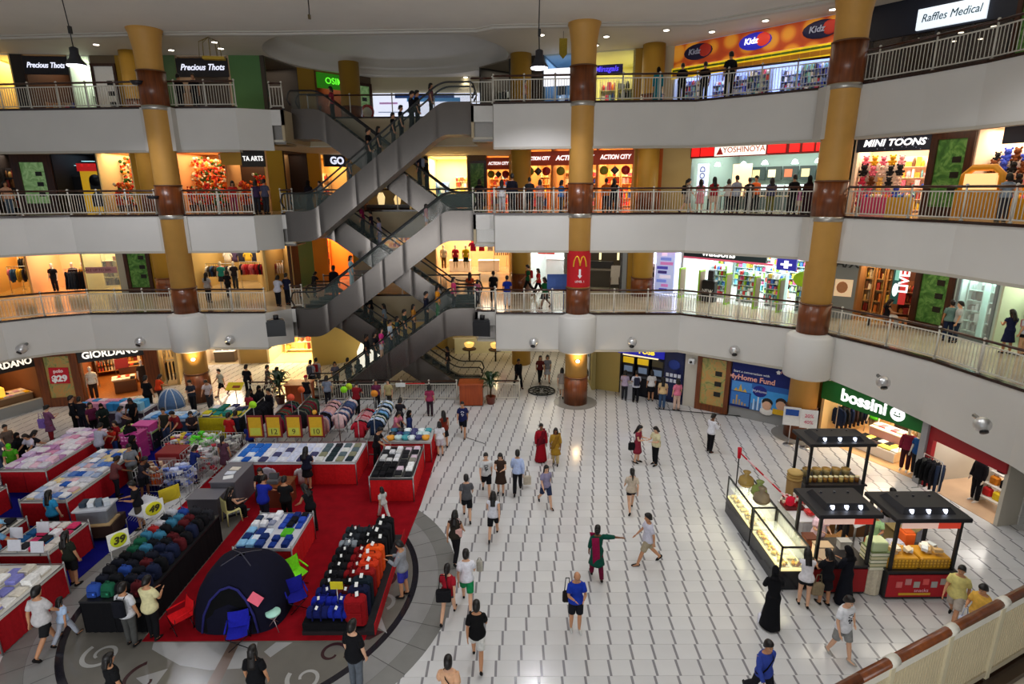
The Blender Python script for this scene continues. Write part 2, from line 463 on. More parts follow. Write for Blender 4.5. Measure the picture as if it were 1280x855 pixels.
tr_n = [0]
def band(line, z0, z1, col, th=.12, closed_ends=True, m='plaster'):
	"""a solid strip standing along a plan line, thickness away from the atrium"""
	tr_n[0] += 1
	inn = offset(line, th)
	poly = list(line) + inn[::-1]
	b_ = MB(); b_.prism(poly, z0, z1, C(col))
	return struct(b_.build('trim_%d' % tr_n[0], m))
for n in (2,3,4):
	left = LEFT4 if n == 4 else LEFT
	right = RIGHT2 if n == 2 else RIGHT
	z = LV[n]
	band(left, FASB[n], z - .02,'#d6d3cd')
	band([left[-1], NOTCH[0]], FASB[n] + .05, z - .02,'#cfccc5')
	if n != 2: band(right, FASB[n], z - .02,'#d6d3cd')
	else:
		band(right[:5], FASB[n], z - .02,'#d6d3cd')
		zb = [2.68,2.5,2.32,2.2] + [2.15] * 20; ln = right[4:]; inn = offset(ln,.12); b_ = MB()
		for i in range(len(ln) - 1):
			p0, p1, q0, q1 = ln[i], ln[i + 1], inn[i], inn[i + 1]; za, zc = zb[i], zb[i + 1]; zt = z - .02
			b_.add([(*p0, za), (*p1, zc), (*p1, zt), (*p0, zt), (*q0, za), (*q1, zc), (*q1, zt), (*q0, zt)], [(0,1,2,3), (4,7,6,5), (0,4,5,1), (3,2,6,7)],'#d6d3cd')
		tr_n[0] += 1; struct(b_.build('trim_%d' % tr_n[0],'plaster'))
	band([NOTCH[0], NOTCH[1]], z - .68, z - .02,'#d6d3cd')
	band([NOTCH[4], NOTCH[5]], z - .68, z - .02,'#d6d3cd')
	band([NOTCH[5], right[0]], FASB[n], z - .02,'#cfccc5')
	band([NOTCH[1], NOTCH[2]], z - 1.35, z - .02,'#b9a888')
	band([NOTCH[2], NOTCH[3]], z - 1.35, z - .02,'#b9a888')
	band([NOTCH[3], NOTCH[4]], z - 1.35, z - .02,'#b9a888')
	for x0, x1, y0 in ((NOTCH[4][0] + .04, NOTCH[5][0] + .3,27.15), (NOTCH[0][0] - .4, NOTCH[1][0] - .04,28.05)):
		b_ = MB(); b_.box(x0, x1, y0, y0 + .1, z - 1.45, z - .66,'#8f8b86'); b_.box(x0, x1, y0, y0 + 1.3, z - 1.5, z - 1.44,'#8a857c'); tr_n[0] += 1; struct(b_.build('trim_%d' % tr_n[0],'steel'))
	# dark coping under the rail
	for ln in (left, right): band(offset(ln,-.03), z - .02, z + .07,'#2e1a12',.2, m='gloss')
	band(NOTCH[:2], z - .02, z + .07,'#2e1a12',.2, m='gloss'); band(NOTCH[4:6], z - .02, z + .07,'#2e1a12',.2, m='gloss'); band(NOTCH[2:4], z - .02, z + .07,'#2e1a12',.2, m='gloss')
	# small lip along the bottom of the parapet
	for ln in ((left, right) if n != 2 else (left, right[:5])): band(offset(ln,-.05), FASB[n] - .04, FASB[n] + .06,'#bdb6a8',.3)

# main ceiling with stepped round coffer
COF = V((-6.4,33.2))
ring_out = [(COF.x + 6.3 * cos(a), COF.y + 5.6 * sin(a)) for a in [TAU * k / 56 for k in range(56)]]
def ceil_with_hole(outer, hole, z, th, col, name='ceiling'):
	tri = tessellate_polygon([[V((*p,0)) for p in outer], [V((*p,0)) for p in hole]])
	pts = outer + hole
	b_ = MB(); b_.add([(p[0], p[1], z) for p in pts], [tuple(t) for t in tri], col)
	struct(b_.build(name,'plaster'))
ceil_with_hole([(-36,24), (27,24), (27,48), (-36,48)], ring_out, CEIL[4],.1,'#d8d2c8')
b_ = MB(); b_.box(-36,27,-8,24, CEIL[4], CEIL[4] + .1,'#d8d2c8'); struct(b_.build('ceiling','plaster'))
def ell(rx, ry, z): return [(COF.x + rx * cos(TAU * k / 56), COF.y + ry * sin(TAU * k / 56), z) for k in range(56)]
b_ = MB(); b_.rings([ell(6.3,5.6, CEIL[4]), ell(6.3,5.6, CEIL[4] + .32), ell(5.75,5.1, CEIL[4] + .34), ell(5.7,5.05, CEIL[4] + .75), ell(5.2,4.6, CEIL[4] + .85), ell(4.4,3.9, CEIL[4] + 1.25), ell(2.5,2.2, CEIL[4] + 1.6), ell(.05,.05, CEIL[4] + 1.7)],'#d8d3ca', cap=False)
struct(b_.build('ceiling','plaster'))
# dropped atrium field and its moulded edge, following the parapet
edge = LEFT4 + [(-10.5,27.3), (-1.5,27.0)] + RIGHT
eo = offset(edge,.55)
b_ = MB(); b_.prism(eo + [(10,-6), (-28,-6)], CEIL[4] - .22, CEIL[4] - .02,'#e0dbd2'); struct(b_.build('ceiling','plaster'))
band(offset(edge,.35), CEIL[4] - .3, CEIL[4] - .2,'#cac5bb',.3)
band(offset(edge,.05), CEIL[4] - .26, CEIL[4] - .2,'#c2bdb3',.12)

# railings: one per straight run
RAIL_G = 'parapet railings round the atrium'
def railing(a, b, z, label, spacing=1.45, glass_infill=False, rail='darkwood', white='#cfcabd', h=1.05):
	a = V((a[0], a[1],0)); b = V((b[0], b[1],0)); L = (b - a).length
	if L < .3: return
	d = (b - a) / L
	r = thing('railing', label,'railing', (a.x, a.y, z), math.atan2(d.y, d.x))
	n = max(1, round(L / spacing))
	for i in range(n + 1):
		x = L * i / n
		p = MB(); p.cyl(x,0,0, h + .02,.03, n=8, col=C(white)); p.ball((x,0, h + .045),.05,8,5, C(white)); p.cyl(x,0,0,.05,.055, n=8, col=C(white))
		p.build('post','paint', r)
	hr = MB(); hr.tube([(0,0, h), (L,0, h)],.042,8, (1,1,1)); hr.build('handrail', rail, r)
	if glass_infill:
		g = MB(); g.box(.04, L - .04,-.006,.006,.1, h - .08); g.build('glass_panel','greenglass', r)
	else:
		bb = MB(); m_ = max(2, int(L / .115))
		for i in range(1, m_):
			x = L * i / m_
			bb.box(x - .009, x + .009,-.009,.009,.1, h - .15, C(white))
		bb.box(0, L,-.015,.015, h - .17, h - .13, C(white)); bb.box(0, L,-.015,.015,.08,.12, C(white))
		stuff(bb.build('balusters','paint', r))
	return r
names_l = {2: 'second floor',3: 'third floor',4: 'top floor'}
def rail_run(line, n, side, where):
	ln = offset(line,.12)
	for i, (a, b) in enumerate(zip(ln, ln[1:])):
		m_ = (V(a) + V(b)) / 2
		railing(a, b, LV[n] + .06,'white baluster railing on the %s %s, %s' % (names_l[n], side, where[i] if i < len(where) else 'further round the curve'))
for n in (2,3,4):
	if n == 4:
		rail_run(LEFT4,4,'left', ['at the far left edge','in front of the panel and mustard pillar','between the left column and escalators'])
	else:
		rail_run(LEFT[2:], n,'left', ['at the left picture edge','where the parapet bends','left of the left column','from the left column to the escalators'])
	rail_run(RIGHT[:8], n,'right', ['between escalators and centre column','right of the centre column','on the slanted side before the right column','just past the right column','second run past the right column','third run past the right column','at the right picture edge'])
	for a, b, s_ in ((NOTCH[4], NOTCH[5],'right'), (NOTCH[0], NOTCH[1],'left')):
		railing(offset([a, b],.1)[0], offset([a, b],.1)[1], LV[n] + .06,'short railing on the %s at the %s escalator landing' % (names_l[n], s_),.9)
	railing((NOTCH[2][0],31.45), (NOTCH[3][0],31.45), LV[n] + .06,'glass railing across the back of the escalator well, %s' % names_l[n],2.2, True)
# the near railing at the bottom right corner of the picture
nr = thing('railing','large near railing with brown handrail crossing the bottom right corner','railing', (0,0, LV[2] + .06))
seg = offset([(10,7.6), (5.99,5.73), (3.31,4.49), (0.6,3.2)],0)
for (a, b) in zip(seg, seg[1:]):
	a = V((*a,0)); b = V((*b,0)); L = (b - a).length; d = (b - a) / L; ang = math.atan2(d.y, d.x)
	hm = MB(); hm.tube([a + V((0,0,1.04)), b + V((0,0,1.04))],.052,10); hm.build('handrail','wood', nr)
	k = max(1, round(L / 1.1))
	for i in range(k):
		p = a + d * (L * (i + .5) / k)
		pb = MB(); pb.cbox((p.x, p.y,.5), (.07,.07,1.0), ang,'#c9bd9d'); pb.tube([p + d * .06 + V((0,0,1.04)), p - d * .06 + V((0,0,1.04))],.062,10,'#d8d2c2'); pb.build('post','paint', nr)
	pm = MB(); pm.cbox(((a + b) / 2 + V((0,0,.93)))[:], (L,.04,.09), ang,'#d9d3c4'); pm.cbox(((a + b) / 2 + V((0,0,.08)))[:], (L,.05,.07), ang,'#b4a68a')
	pm.build('rail_bar','paint', nr)
	bl = MB(); m_ = int(L / .05)
	for i in range(m_):
		p = a + d * (L * (i + .5) / m_); bl.cbox((p.x, p.y,.49), (.028,.02,.84), ang,'#c4b694')
	stuff(bl.build('balusters','paint', nr))
# ribbed dark mat beyond it
b_ = MB()
dd = (V((5.99,5.73)) - V((3.31,4.49))).normalized(); nn = V((dd.y, -dd.x))
for k in range(16):
	for q in range(26):
		p = V((4.2,4.55)) + nn * (.45 + k * .075) + dd * (q * .2)
		b_.cbox((p.x, p.y, LV[2] + .012 + .008 * (k % 2)), (.19,.05,.024), math.atan2(dd.y, dd.x),'#2b2a2b')
tag(b_.build('ribbed_floor_mat','plastic'),'dark ribbed floor mat behind the near railing, bottom right corner','mat')

# unseen window frame and low wall, added to back the fill lamp
b_ = MB(); [b_.box(-15.2 + 2.55 * k,-15.1 + 2.55 * k,-8.4,-8.2,1.4,7.6,'#c8c4bc') for k in range(9)]; [b_.box(-15.2,5.3,-8.4,-8.2, z, z + .12,'#c8c4bc') for z in (1.4,4.45,7.5)]; struct(b_.build('added_window_1','paint'))
b_ = MB(); b_.box(-15.1,5.2,-8.32,-8.3,1.5,7.5); b_.build('pane','glass', bpy.data.objects['added_window_1'])
b_ = MB(); b_.box(-30,20,-8.5,-8.2,0,1.4,'#c8c4bc'); struct(b_.build('wall_front','plaster'))

# columns
def column(x, y, r, z0, z1, label, sleeves, flare=False, col='#cc9848', sides=28, ring=True):
	t = thing('column', label,'column', (x, y,0))
	b_ = MB(); prof = [(r, z0), (r, z1)]
	if flare: prof = [(r, z0), (r, z1 - 1.5), (r * 1.03, z1 - .9), (r * 1.2, z1 - .3), (r * 1.42, z1)]
	b_.lathe(0,0, prof, sides, C(col)); b_.build('shaft','paint', t)
	for zs, h in sleeves:
		s_ = MB(); s_.lathe(0,0, [(r + .035, zs), (r + .035, zs + h)], sides, (1,1,1)); s_.build('timber_sleeve','wood', t)
		s_ = MB(); s_.lathe(0,0, [(r + .03, zs + h), (r + .055, zs + h + .02), (r + .055, zs + h + .05), (r + .01, zs + h + .06)], sides,'#6a4428'); s_.build('moulding','paint', t)
		if ring and zs > 1:
			s_ = MB(); s_.lathe(0,0, [(r + .01, zs - .2), (r + .03, zs - .19), (r + .03, zs - .02), (r + .01, zs - .01)], sides,'#b8b4ac'); s_.build('metal_ring','steel', t)
	return t
cl = column(-15.55,27.0,.53,0, CEIL[4] - .1,'tall mustard column on the left of the atrium with timber sleeves', [(0,1.45), (LV[2] + .05,1.15), (LV[3] + .05,1.25), (LV[4] + .05,1.35)], True)
cc = column(3.08,26.42,.53,0, CEIL[4] - .1,'tall mustard column in the centre carrying a red arches poster', [(0,1.35), (LV[2] + .05,1.15), (LV[3] + .05,1.25), (LV[4] + .05,1.35)], True)
cr = column(12.05,22.4,.55,0, CEIL[4] - .1,'tall mustard column on the right side of the atrium', [(0,1.3), (LV[2] + .05,1.15), (LV[3] + .05,1.25), (LV[4] + .05,1.35)], True)
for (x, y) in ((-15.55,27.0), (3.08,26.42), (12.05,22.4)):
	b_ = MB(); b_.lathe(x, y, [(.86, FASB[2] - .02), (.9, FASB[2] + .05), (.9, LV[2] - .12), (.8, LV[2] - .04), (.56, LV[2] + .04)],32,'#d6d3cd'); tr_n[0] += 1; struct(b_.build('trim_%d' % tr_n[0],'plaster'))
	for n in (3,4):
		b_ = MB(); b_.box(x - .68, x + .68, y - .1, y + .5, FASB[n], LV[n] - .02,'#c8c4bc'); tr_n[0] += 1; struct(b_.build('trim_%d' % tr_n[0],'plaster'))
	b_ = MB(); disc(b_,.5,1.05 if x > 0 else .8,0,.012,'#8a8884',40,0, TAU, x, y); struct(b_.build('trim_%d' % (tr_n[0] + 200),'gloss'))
# wall lamps on the ground storey of the columns
for (x, y, dx, dy, par) in ((3.08,26.42,0,-1, cc), (-15.55,27.0,.4,-.92, cl)):
	s_ = MB(); s_.ball((dx * .62, dy * .62,2.28), (.1,.1,.08),10,8,'#ffe2a8'); o = s_.build('lamp_globe','lit2', par)
	lamp('POINT','column_lamp', (x + dx * .85, y + dy * .85,2.3),28, (1,.72,.38),.08)
# dark cups on the columns (cameras and small shelves)
for (u, v, Y, par, cx, cy) in ((172,104,26.5, cl,-15.55,27.0), (192,247,26.5, cl,-15.55,27.0)):
	p = PY(u, v, Y); s_ = MB(); s_.cyl(p.x - cx, p.y - cy, p.z - .06, p.z + .08,.2,.3,14,'#1a1820'); s_.tube([(p.x - cx, p.y - cy, p.z), (0,-.4, p.z)],.03,6,'#1a1820'); s_.build('bracket_dish','plastic', par)
# red arches poster round the centre column
pz0, pz1 = LV[2] + 1.3, LV[2] + 2.95
b_ = MB(); rs = []
for z in (pz0, pz1):
	rs.append([(.545 * sin(a),-.545 * cos(a), z) for a in [rad(-80 + 160 * k / 20) for k in range(21)]])
b_.add(rs[0] + rs[1], [(i, i + 1,22 + i,21 + i) for i in range(20)],'#c5121c', True)
poster = thing('column_poster','red wraparound poster with yellow arches and a white down arrow','poster', (3.08,26.42,0))
b_.build('sheet','card', poster)
b_ = MB()
def bend(pts): return [(.556 * sin(x / .556),-.556 * cos(x / .556), z) for x, z in pts]
for sx in (-1,1):
	b_.tube(bend([(sx * .3, pz0 + .95), (sx * .27, pz0 + 1.2), (sx * .2, pz0 + 1.38), (sx * .14, pz0 + 1.42), (sx * .08, pz0 + 1.38), (sx * .03, pz0 + 1.2), (0, pz0 + 1.0)]), [.035,.032,.028,.026,.028,.03,.032],6,'#f5c02a')
b_.build('arches_emblem','plastic', poster)
b_ = MB()
b_.add(bend([(-.045, pz0 + .85), (.045, pz0 + .85), (.045, pz0 + .55), (-.045, pz0 + .55)]), [(0,1,2,3)],'#ffffff')
b_.add(bend([(-.1, pz0 + .56), (.1, pz0 + .56), (0, pz0 + .42)]), [(0,1,2)],'#ffffff')
b_.build('down_arrow','card', poster)
lettering('LEVEL 1',.13,'card', poster, (0,-.575, pz0 + .28),'#ffffff', ext=.004)
# shop line pillars
PILL = [(-19.3,32.0), (-9.0,34.8), (0.55,33.0), (7.1,31.1)]
for i, (x, y) in enumerate(PILL):
	column(x, y,.55,0 if i != 0 else 3.2, CEIL[4], ['mustard pillar standing before the left shop fronts','mustard pillar left behind the escalators','mustard pillar right behind the escalator landings','mustard pillar between shops right of the centre column'][i],
		   [(LV[2],.95), (LV[3],.95), (LV[4],.95)], False,'#b0862c',24, False)
column(12.9,23.4,.6,0,2.95,'short mustard pillar between the bank poster and green clothes shop', [(0,1.0)], False,'#c28a2c',24, False)
# human figures: one continuous skin surface per pose, garments fitted over it
def lerp(a, b, t): return a + (b - a) * t
POSES = {
 # legL, kneeL, legR, kneeR, lean, (armL pitch, out, elbow, in), (armR ...), head pitch, head yaw
 'stand':  (2,3,-2,3,0, (3,9,12,2), (3,9,12,2),6,0),
 'walk':   (24,6,-20,22,3, (-20,8,15,0), (20,8,25,0),5,0),
 'walk2':  (-20,22,24,6,3, (20,8,25,0), (-20,8,15,0),5,0),
 'hold':   (3,4,-3,4,2, (22,8,78,-22), (20,8,82,-22),22,0),
 'walkhold': (22,6,-18,22,3, (20,9,80,-22), (16,9,75,-24),20,0),
 'reach':  (8,10,-4,4,24, (26,8,30,-4), (36,8,22,-4),16,0),
 'point':  (14,5,-12,14,2, (4,9,14,0), (12,82,4,78),4,-20),
 'akimbo': (16,5,-10,12,0, (-14,34,62,-30), (6,16,20,4),16,0),
 'rail':   (5,6,-3,4,10, (34,10,62,-18), (34,10,62,-18),10,0),
 'sit':    (86,88,82,84,4, (28,8,50,-14), (30,8,55,-14),20,0),
 'phone':  (3,4,-3,4,0, (4,9,14,0), (40,14,110,-14),4,0),
}
def figure_frame(pose):
	lL, kL, lR, kR, lean, aL, aR, hp, hyaw = POSES[pose]
	J = {}
	TH, SH = .425,.415
	def leg(sx, a, k):
		a, k = rad(a), rad(k)
		hip = V((sx * .092,0,0)); kn = hip + V((sx * .012, -sin(a), -cos(a))) * TH
		an = kn + V((0, -sin(a - k), -cos(a - k))) * SH
		foot = max(-.9, min(.35, (a - k) * 1.0)) if a - k < -.12 else max(-.05, min(.15, a - k))
		return hip, kn, an, foot
	legs = {1: leg(1, lL, kL),-1: leg(-1, lR, kR)}
	low = min(l[2].z - .075 - max(0, -l[3]) * .10 for l in legs.values())
	dz = -low
	if pose == 'sit': dz = .47 + .02
	up = V((0,0, dz))
	J['legs'] = {s: (l[0] + up, l[1] + up, l[2] + up, l[3]) for s, l in legs.items()}
	pel = V((0,0, dz + .02)); ln = rad(lean)
	def torso(z, x=0, y=0):
		"""z above pelvis; the spine bends forward progressively"""
		t = min(1, max(0, z / .45)); a = ln * t
		k = 12; p = V((0,0,0)); st = z / k
		for i in range(k):
			aa = ln * min(1, max(0, (i + .5) * st / .45)); p += V((0, -sin(aa), cos(aa))) * st
		f = V((0, -cos(a), -sin(a)))
		return pel + p + V((x,0,0)) + f * (-y)
	J['torso'] = torso
	def arm(sx, b, o, e, o2):
		s_ = torso(.437, sx * .17,0.01); b, o, e, o2 = rad(b), rad(o), rad(e), rad(o2)
		u_ = V((sx * sin(o), -sin(b) * cos(o), -cos(b) * cos(o)))
		f_ = V((sx * sin(o2), -sin(b + e) * cos(o2), -cos(b + e) * cos(o2)))
		el = s_ + u_ * .29; wr = el + f_ * .25
		return s_, el, wr, f_
	J['arms'] = {1: arm(1, *aL),-1: arm(-1, *aR)}
	nb = torso(.53,0,.005)
	hdir = ln * .6 + rad(hp)
	J['neck'] = nb
	J['head'] = Matrix.Translation(nb + V((0,-.012 - .05 * sin(ln),.055))) @ Matrix.Rotation(rad(hyaw),4,'Z') @ Matrix.Rotation(hdir,4,'X')
	return J
TOR = [(-.14,.10,.09,.01), (-.08,.155,.112,.012), (-.01,.168,.118,.012), (.06,.155,.108,.008), (.14,.136,.098,0), (.22,.142,.102,-.004), (.31,.158,.112,-.006), (.39,.172,.112,0), (.445,.165,.095,.008), (.49,.115,.072,.012), (.52,.062,.06,.01)]
def tor_rings(J, lo, hi, grow, fem, n=16, sc_=1.0, hem=0.0):
	rs = []
	g0 = grow
	for z, rx, ry, yo in TOR:
		if z < lo - 1e-6 or z > hi + 1e-6: continue
		grow = g0 + hem * max(0, min(1, (.16 - z) / .2))
		if fem:
			if .1 <= z <= .2: rx *= .9
			if z > .25: rx *= .92
			if -.1 < z < .05: rx *= 1.03
			if .28 <= z <= .34: ry *= 1.1
		rs.append([J['torso'](z, cos(TAU * k / n) * (rx * sc_ + grow), yo + sin(TAU * k / n) * (ry * sc_ + grow)) for k in range(n)])
	return rs
def limb(mb, a, b, c, r, n=10, col=(1,1,1), t0=0.0, t1=1.0, grow=0.0):
	"""three-joint limb as one tapered tube between parameters t0..t1 (0 root,.5 mid joint,1 end); r = radii at 0,.25,.45,.55,.75,1"""
	ts = [0,.12,.25,.4,.47,.53,.6,.72,.85,1]
	ts = [t for t in ts if t0 < t < t1]; ts = [t0] + ts + [t1]
	def pos(t): return a.lerp(b, t * 2) if t < .5 else b.lerp(c, t * 2 - 1)
	def rr(t):
		xs = [0,.25,.45,.55,.75,1]
		for i in range(5):
			if t <= xs[i + 1]: return lerp(r[i], r[i + 1], (t - xs[i]) / (xs[i + 1] - xs[i])) + grow
		return r[-1] + grow
	mb.tube([pos(t) for t in ts], [rr(t) for t in ts], n, col)
LEG_R = [.088,.078,.058,.055,.054,.036]
ARM_R = [.05,.045,.038,.038,.034,.024]
HEADP = [(-.045,.038,.045,-.03), (-.02,.052,.068,-.022), (.02,.062,.088,-.01), (.065,.072,.097,-.002), (.11,.077,.099,.004), (.15,.074,.094,.008), (.185,.058,.076,.012), (.21,.032,.045,.014), (.218,.008,.012,.014)]
_bodies = {}
def body_mesh(pose, fem):
	key = (pose, fem)
	if key in _bodies: return _bodies[key]
	J = figure_frame(pose); mb = MB()
	mb.rings(tor_rings(J,-.2,.6,0, fem))
	mb.tube([J['neck'] + V((0,0,-.06)), J['neck'] + V((0,0,.02)), J['head'] @ V((0,.0,.03))], [.058,.052,.05],10)
	H = J['head']
	mb.rings([[H @ V((rx * cos(TAU * k / 14), yo + ry * sin(TAU * k / 14), z)) for k in range(14)] for z, rx, ry, yo in HEADP])
	mb.tube([H @ V((0,-.085,.085)), H @ V((0,-.112,.055)), H @ V((0,-.095,.042))], [.009,.016,.012],6)
	for s_ in (1,-1):
		mb.ball((0,0,0), (.012,.02,.03),8,6, m=H @ Matrix.Translation((s_ * .077,.01,.07)))
		a, b, c, f = J['legs'][s_]
		limb(mb, a + V((0,0,.02)), b, c, LEG_R,12)
		fm = Matrix.Translation(c) @ Matrix.Rotation(-f if f > 0 else -f,4,'X')
		mb.tube([fm @ V(q) for q in ((0,.055,-.035), (0,.03,-.02), (s_ * .004,-.05,-.035), (s_ * .012,-.13,-.05), (s_ * .012,-.175,-.055))], [.03,.038,.04,.036,.018],10, sy=.8)
		sh, el, wr, fd = J['arms'][s_]
		limb(mb, sh, el, wr, ARM_R,10)
		side = V((1,0,0)) - fd * fd.x
		if side.length < .1: side = V((0,1,0)) - fd * fd.y
		# palms face the thigh: the hand is flat in the plane of forearm and front
		fwd = V((0,-1,0)) - fd * fd.y
		if fwd.length < .35: fwd = V((0,0,1)) - fd * fd.z
		fwd.normalize(); nrm = fd.cross(fwd).normalized()
		inn = -s_ * (1 if nrm.x > 0 else -1)
		n = 10
		def hand_ring(t, wx, wy): return [wr + fd * t + fwd * (wx * cos(TAU * k / n)) + nrm * (wy * sin(TAU * k / n)) for k in range(n)]
		mb.rings([hand_ring(-.01,.024,.02), hand_ring(.03,.037,.017), (hand_ring(.07,.043,.016)), hand_ring(.085,.04,.014)])
		for q, ln in enumerate((.07,.078,.073,.058)):
			off = (1.5 - q) * .024; b0 = wr + fd * .075 + fwd * off
			d1 = (fd + fwd * (.12 * (1.5 - q)) + nrm * (inn * .15)).normalized(); d2 = (d1 + nrm * (inn * .55)).normalized()
			mb.tube([b0, b0 + d1 * (ln * .5), b0 + d1 * (ln * .5) + d2 * (ln * .5)], [.0095,.009,.0075],6)
		tb = wr + fd * .025 + fwd * .03
		td = (fd * .75 + fwd * .75 + nrm * (inn * .25)).normalized()
		mb.tube([tb, tb + td * .035, tb + td * .035 + (td + fd * .5).normalized() * .03], [.013,.0115,.009],6)
	o = mb.build('figure_build','skin')
	r = o.modifiers.new('r','REMESH'); r.mode = 'VOXEL'; r.voxel_size = .009; r.use_smooth_shade = True
	s2 = o.modifiers.new('s','SMOOTH'); s2.factor = .4; s2.iterations = 2
	d = o.modifiers.new('d','DECIMATE'); d.ratio = .13
	dg = bpy.context.evaluated_depsgraph_get()
	me = bpy.data.meshes.new_from_object(o.evaluated_get(dg)); me.name = 'body'
	bpy.data.objects.remove(o)
	for a in list(me.attributes):
		if a.name == 'Col': me.attributes.remove(a)
	a = me.attributes.new('Col','FLOAT_COLOR','CORNER'); a.data.foreach_set('color', [1.0] * (4 * len(me.loops)))
	me.polygons.foreach_set('use_smooth', [True] * len(me.polygons))
	me.materials.clear(); me.materials.append(M['skin'])
	_bodies[key] = (me, J)
	return _bodies[key]
_parts = {}
def garment(kind, pose, fem):
	key = (kind, pose, fem)
	if key in _parts: return _parts[key]
	J = body_mesh(pose, fem)[1]; H = J['head']; mb = MB()
	T = J['torso']
	def legs_tube(t1, grow, flare=0.0):
		for s_ in (1,-1):
			a, b, c, f = J['legs'][s_]
			r = [x + flare * i / 5 for i, x in enumerate(LEG_R)]
			limb(mb, a + V((-s_ * .012,0,.01)), b, c, r,12, t1=t1, grow=grow)
	def drape(z_hi, r_hi, z_lo, flare, n=20):
		"""a skirt: elliptical rings hanging from the hips and wide enough for both legs"""
		top = tor_rings(J,-.05, z_hi, r_hi, fem, n)[::-1]
		rs = list(top)
		legs = J['legs']; base = T(-.01)
		for i in range(1,6):
			t = i / 5; z = lerp(base.z - .06, z_lo, t)
			xs = []; ys = []
			for s_ in (1,-1):
				a, b, c, f = legs[s_]
				p = a.lerp(b, (a.z - z) / (a.z - b.z)) if z > b.z else b.lerp(c, min(1, (b.z - z) / max(.01, b.z - c.z)))
				xs.append(p.x); ys.append(p.y)
			cy = sum(ys) / 2; ry = ((max(ys) - min(ys)) / 2 + .095) * 1.22 + flare * t * .6; rx = .165 + flare * t
			rs.append([V((rx * cos(TAU * k / n) * (1 + .05 * t * cos(5 * TAU * k / n)), cy + ry * sin(TAU * k / n) * (1 + .05 * t * sin(5 * TAU * k / n)), z)) for k in range(n)])
		mb.rings(rs)
	def sleeves(t1, grow):
		for s_ in (1,-1):
			sh, el, wr, fd = J['arms'][s_]
			limb(mb, sh + (J['torso'](.43) - sh) * .14, el, wr, [.058,.061,.048,.042,.036,.03],10, t1=t1, grow=grow)
	if kind in ('tee','long','tank','loose'):
		lo = -.09 if kind != 'loose' else -.14
		mb.rings(tor_rings(J, lo,.5,.016 if kind != 'loose' else .026, fem,18, hem=.026))
		if kind in ('tee','loose'): sleeves(.36,.016)
		if kind == 'long': sleeves(.97,.012)
		if kind == 'tank': sleeves(.07,.012)
	elif kind == 'trousers':
		mb.rings(tor_rings(J,-.15,.07,.01, fem)); legs_tube(.985,.012,.012)
	elif kind == 'shorts':
		mb.rings(tor_rings(J,-.15,.07,.011, fem)); legs_tube(.46,.02,.035)
	elif kind == 'briefshorts':
		mb.rings(tor_rings(J,-.15,.07,.012, fem)); legs_tube(.24,.014,.02)
	elif kind == 'skirt': drape(.07,.012, J['legs'][1][1].z + .06,.05)
	elif kind == 'dress':
		mb.rings(tor_rings(J,-.09,.5,.014, fem,18)); sleeves(.2,.014); drape(.07,.014, J['legs'][1][1].z - .02,.07)
	elif kind == 'tunic':
		mb.rings(tor_rings(J,-.09,.5,.018, fem,18)); sleeves(.6,.016); drape(.07,.022, J['legs'][1][1].z + .02,.07)
	elif kind == 'gown':
		mb.rings(tor_rings(J,-.09,.5,.02, fem,18)); sleeves(.97,.022); drape(.07,.02,.05,.1)
	elif kind == 'shawl':
		rs = []
		for t in range(9):
			q = t / 8; z = lerp(.5,-.12, q); x = lerp(.11,-.12, q)
			ctr = T(z, x,-.13 if q < .9 else -.12); rs.append([ctr + V((.1 * cos(TAU * k / 8),.03 * sin(TAU * k / 8),.02 * cos(TAU * k / 8))) for k in range(8)])
		mb.rings(rs)
		rs = []
		for t in range(7):
			q = t / 6; z = lerp(.5,-.35, q); ctr = T(max(z,-.1),.1 - .06 * q,.12) + V((0,.04, min(0, z + .1)))
			rs.append([ctr + V((.11 * cos(TAU * k / 8),.02 * sin(TAU * k / 8),0)) for k in range(8)])
		mb.rings(rs)
	elif kind == 'shoes':
		for s_ in (1,-1):
			a, b, c, f = J['legs'][s_]; fm = Matrix.Translation(c) @ Matrix.Rotation(-f,4,'X')
			mb.tube([fm @ V(q) for q in ((0,.07,-.045), (0,.045,-.035), (s_ * .004,-.05,-.042), (s_ * .012,-.13,-.052), (s_ * .012,-.19,-.058))], [.03,.046,.046,.042,.02],10, sy=.72)
	elif kind in ('short','longhair','pony','bun','bald','bob'):
		n = 16; rs = []
		if kind == 'bald':
			for z, k_ in ((.05,1.04), (.1,1.045), (.13,1.03)):
				rs.append([H @ V((.078 * k_ * cos(rad(-20 + 220 * k / 12)),.01 + .1 * k_ * sin(rad(-20 + 220 * k / 12)), z)) for k in range(13)])
			vs = [p for r in rs for p in r]; mb.add(vs, [(a * 13 + i, a * 13 + i + 1, a * 13 + 14 + i, a * 13 + 13 + i) for a in range(2) for i in range(12)], (1,1,1), True)
		else:
			# cap open at the face: low at the nape, high at the brow
			prof = [(.0,1.0), (.25,1.02), (.5,1.0), (.7,.9), (.86,.68), (.96,.38), (1.0,.05)]
			for t, k_ in prof:
				r = []
				for k in range(n):
					a = TAU * k / n; front = max(0, -sin(a)); back = max(0, sin(a))
					low = .045 + front ** .6 * .105 - back * .07 * (1.0 if kind != 'short' else .75)
					z = lerp(low,.229, t)
					r.append(H @ V((.088 * k_ * cos(a),.014 + (.112 * k_) * sin(a), z)))
				rs.append(r)
			mb.rings(rs)
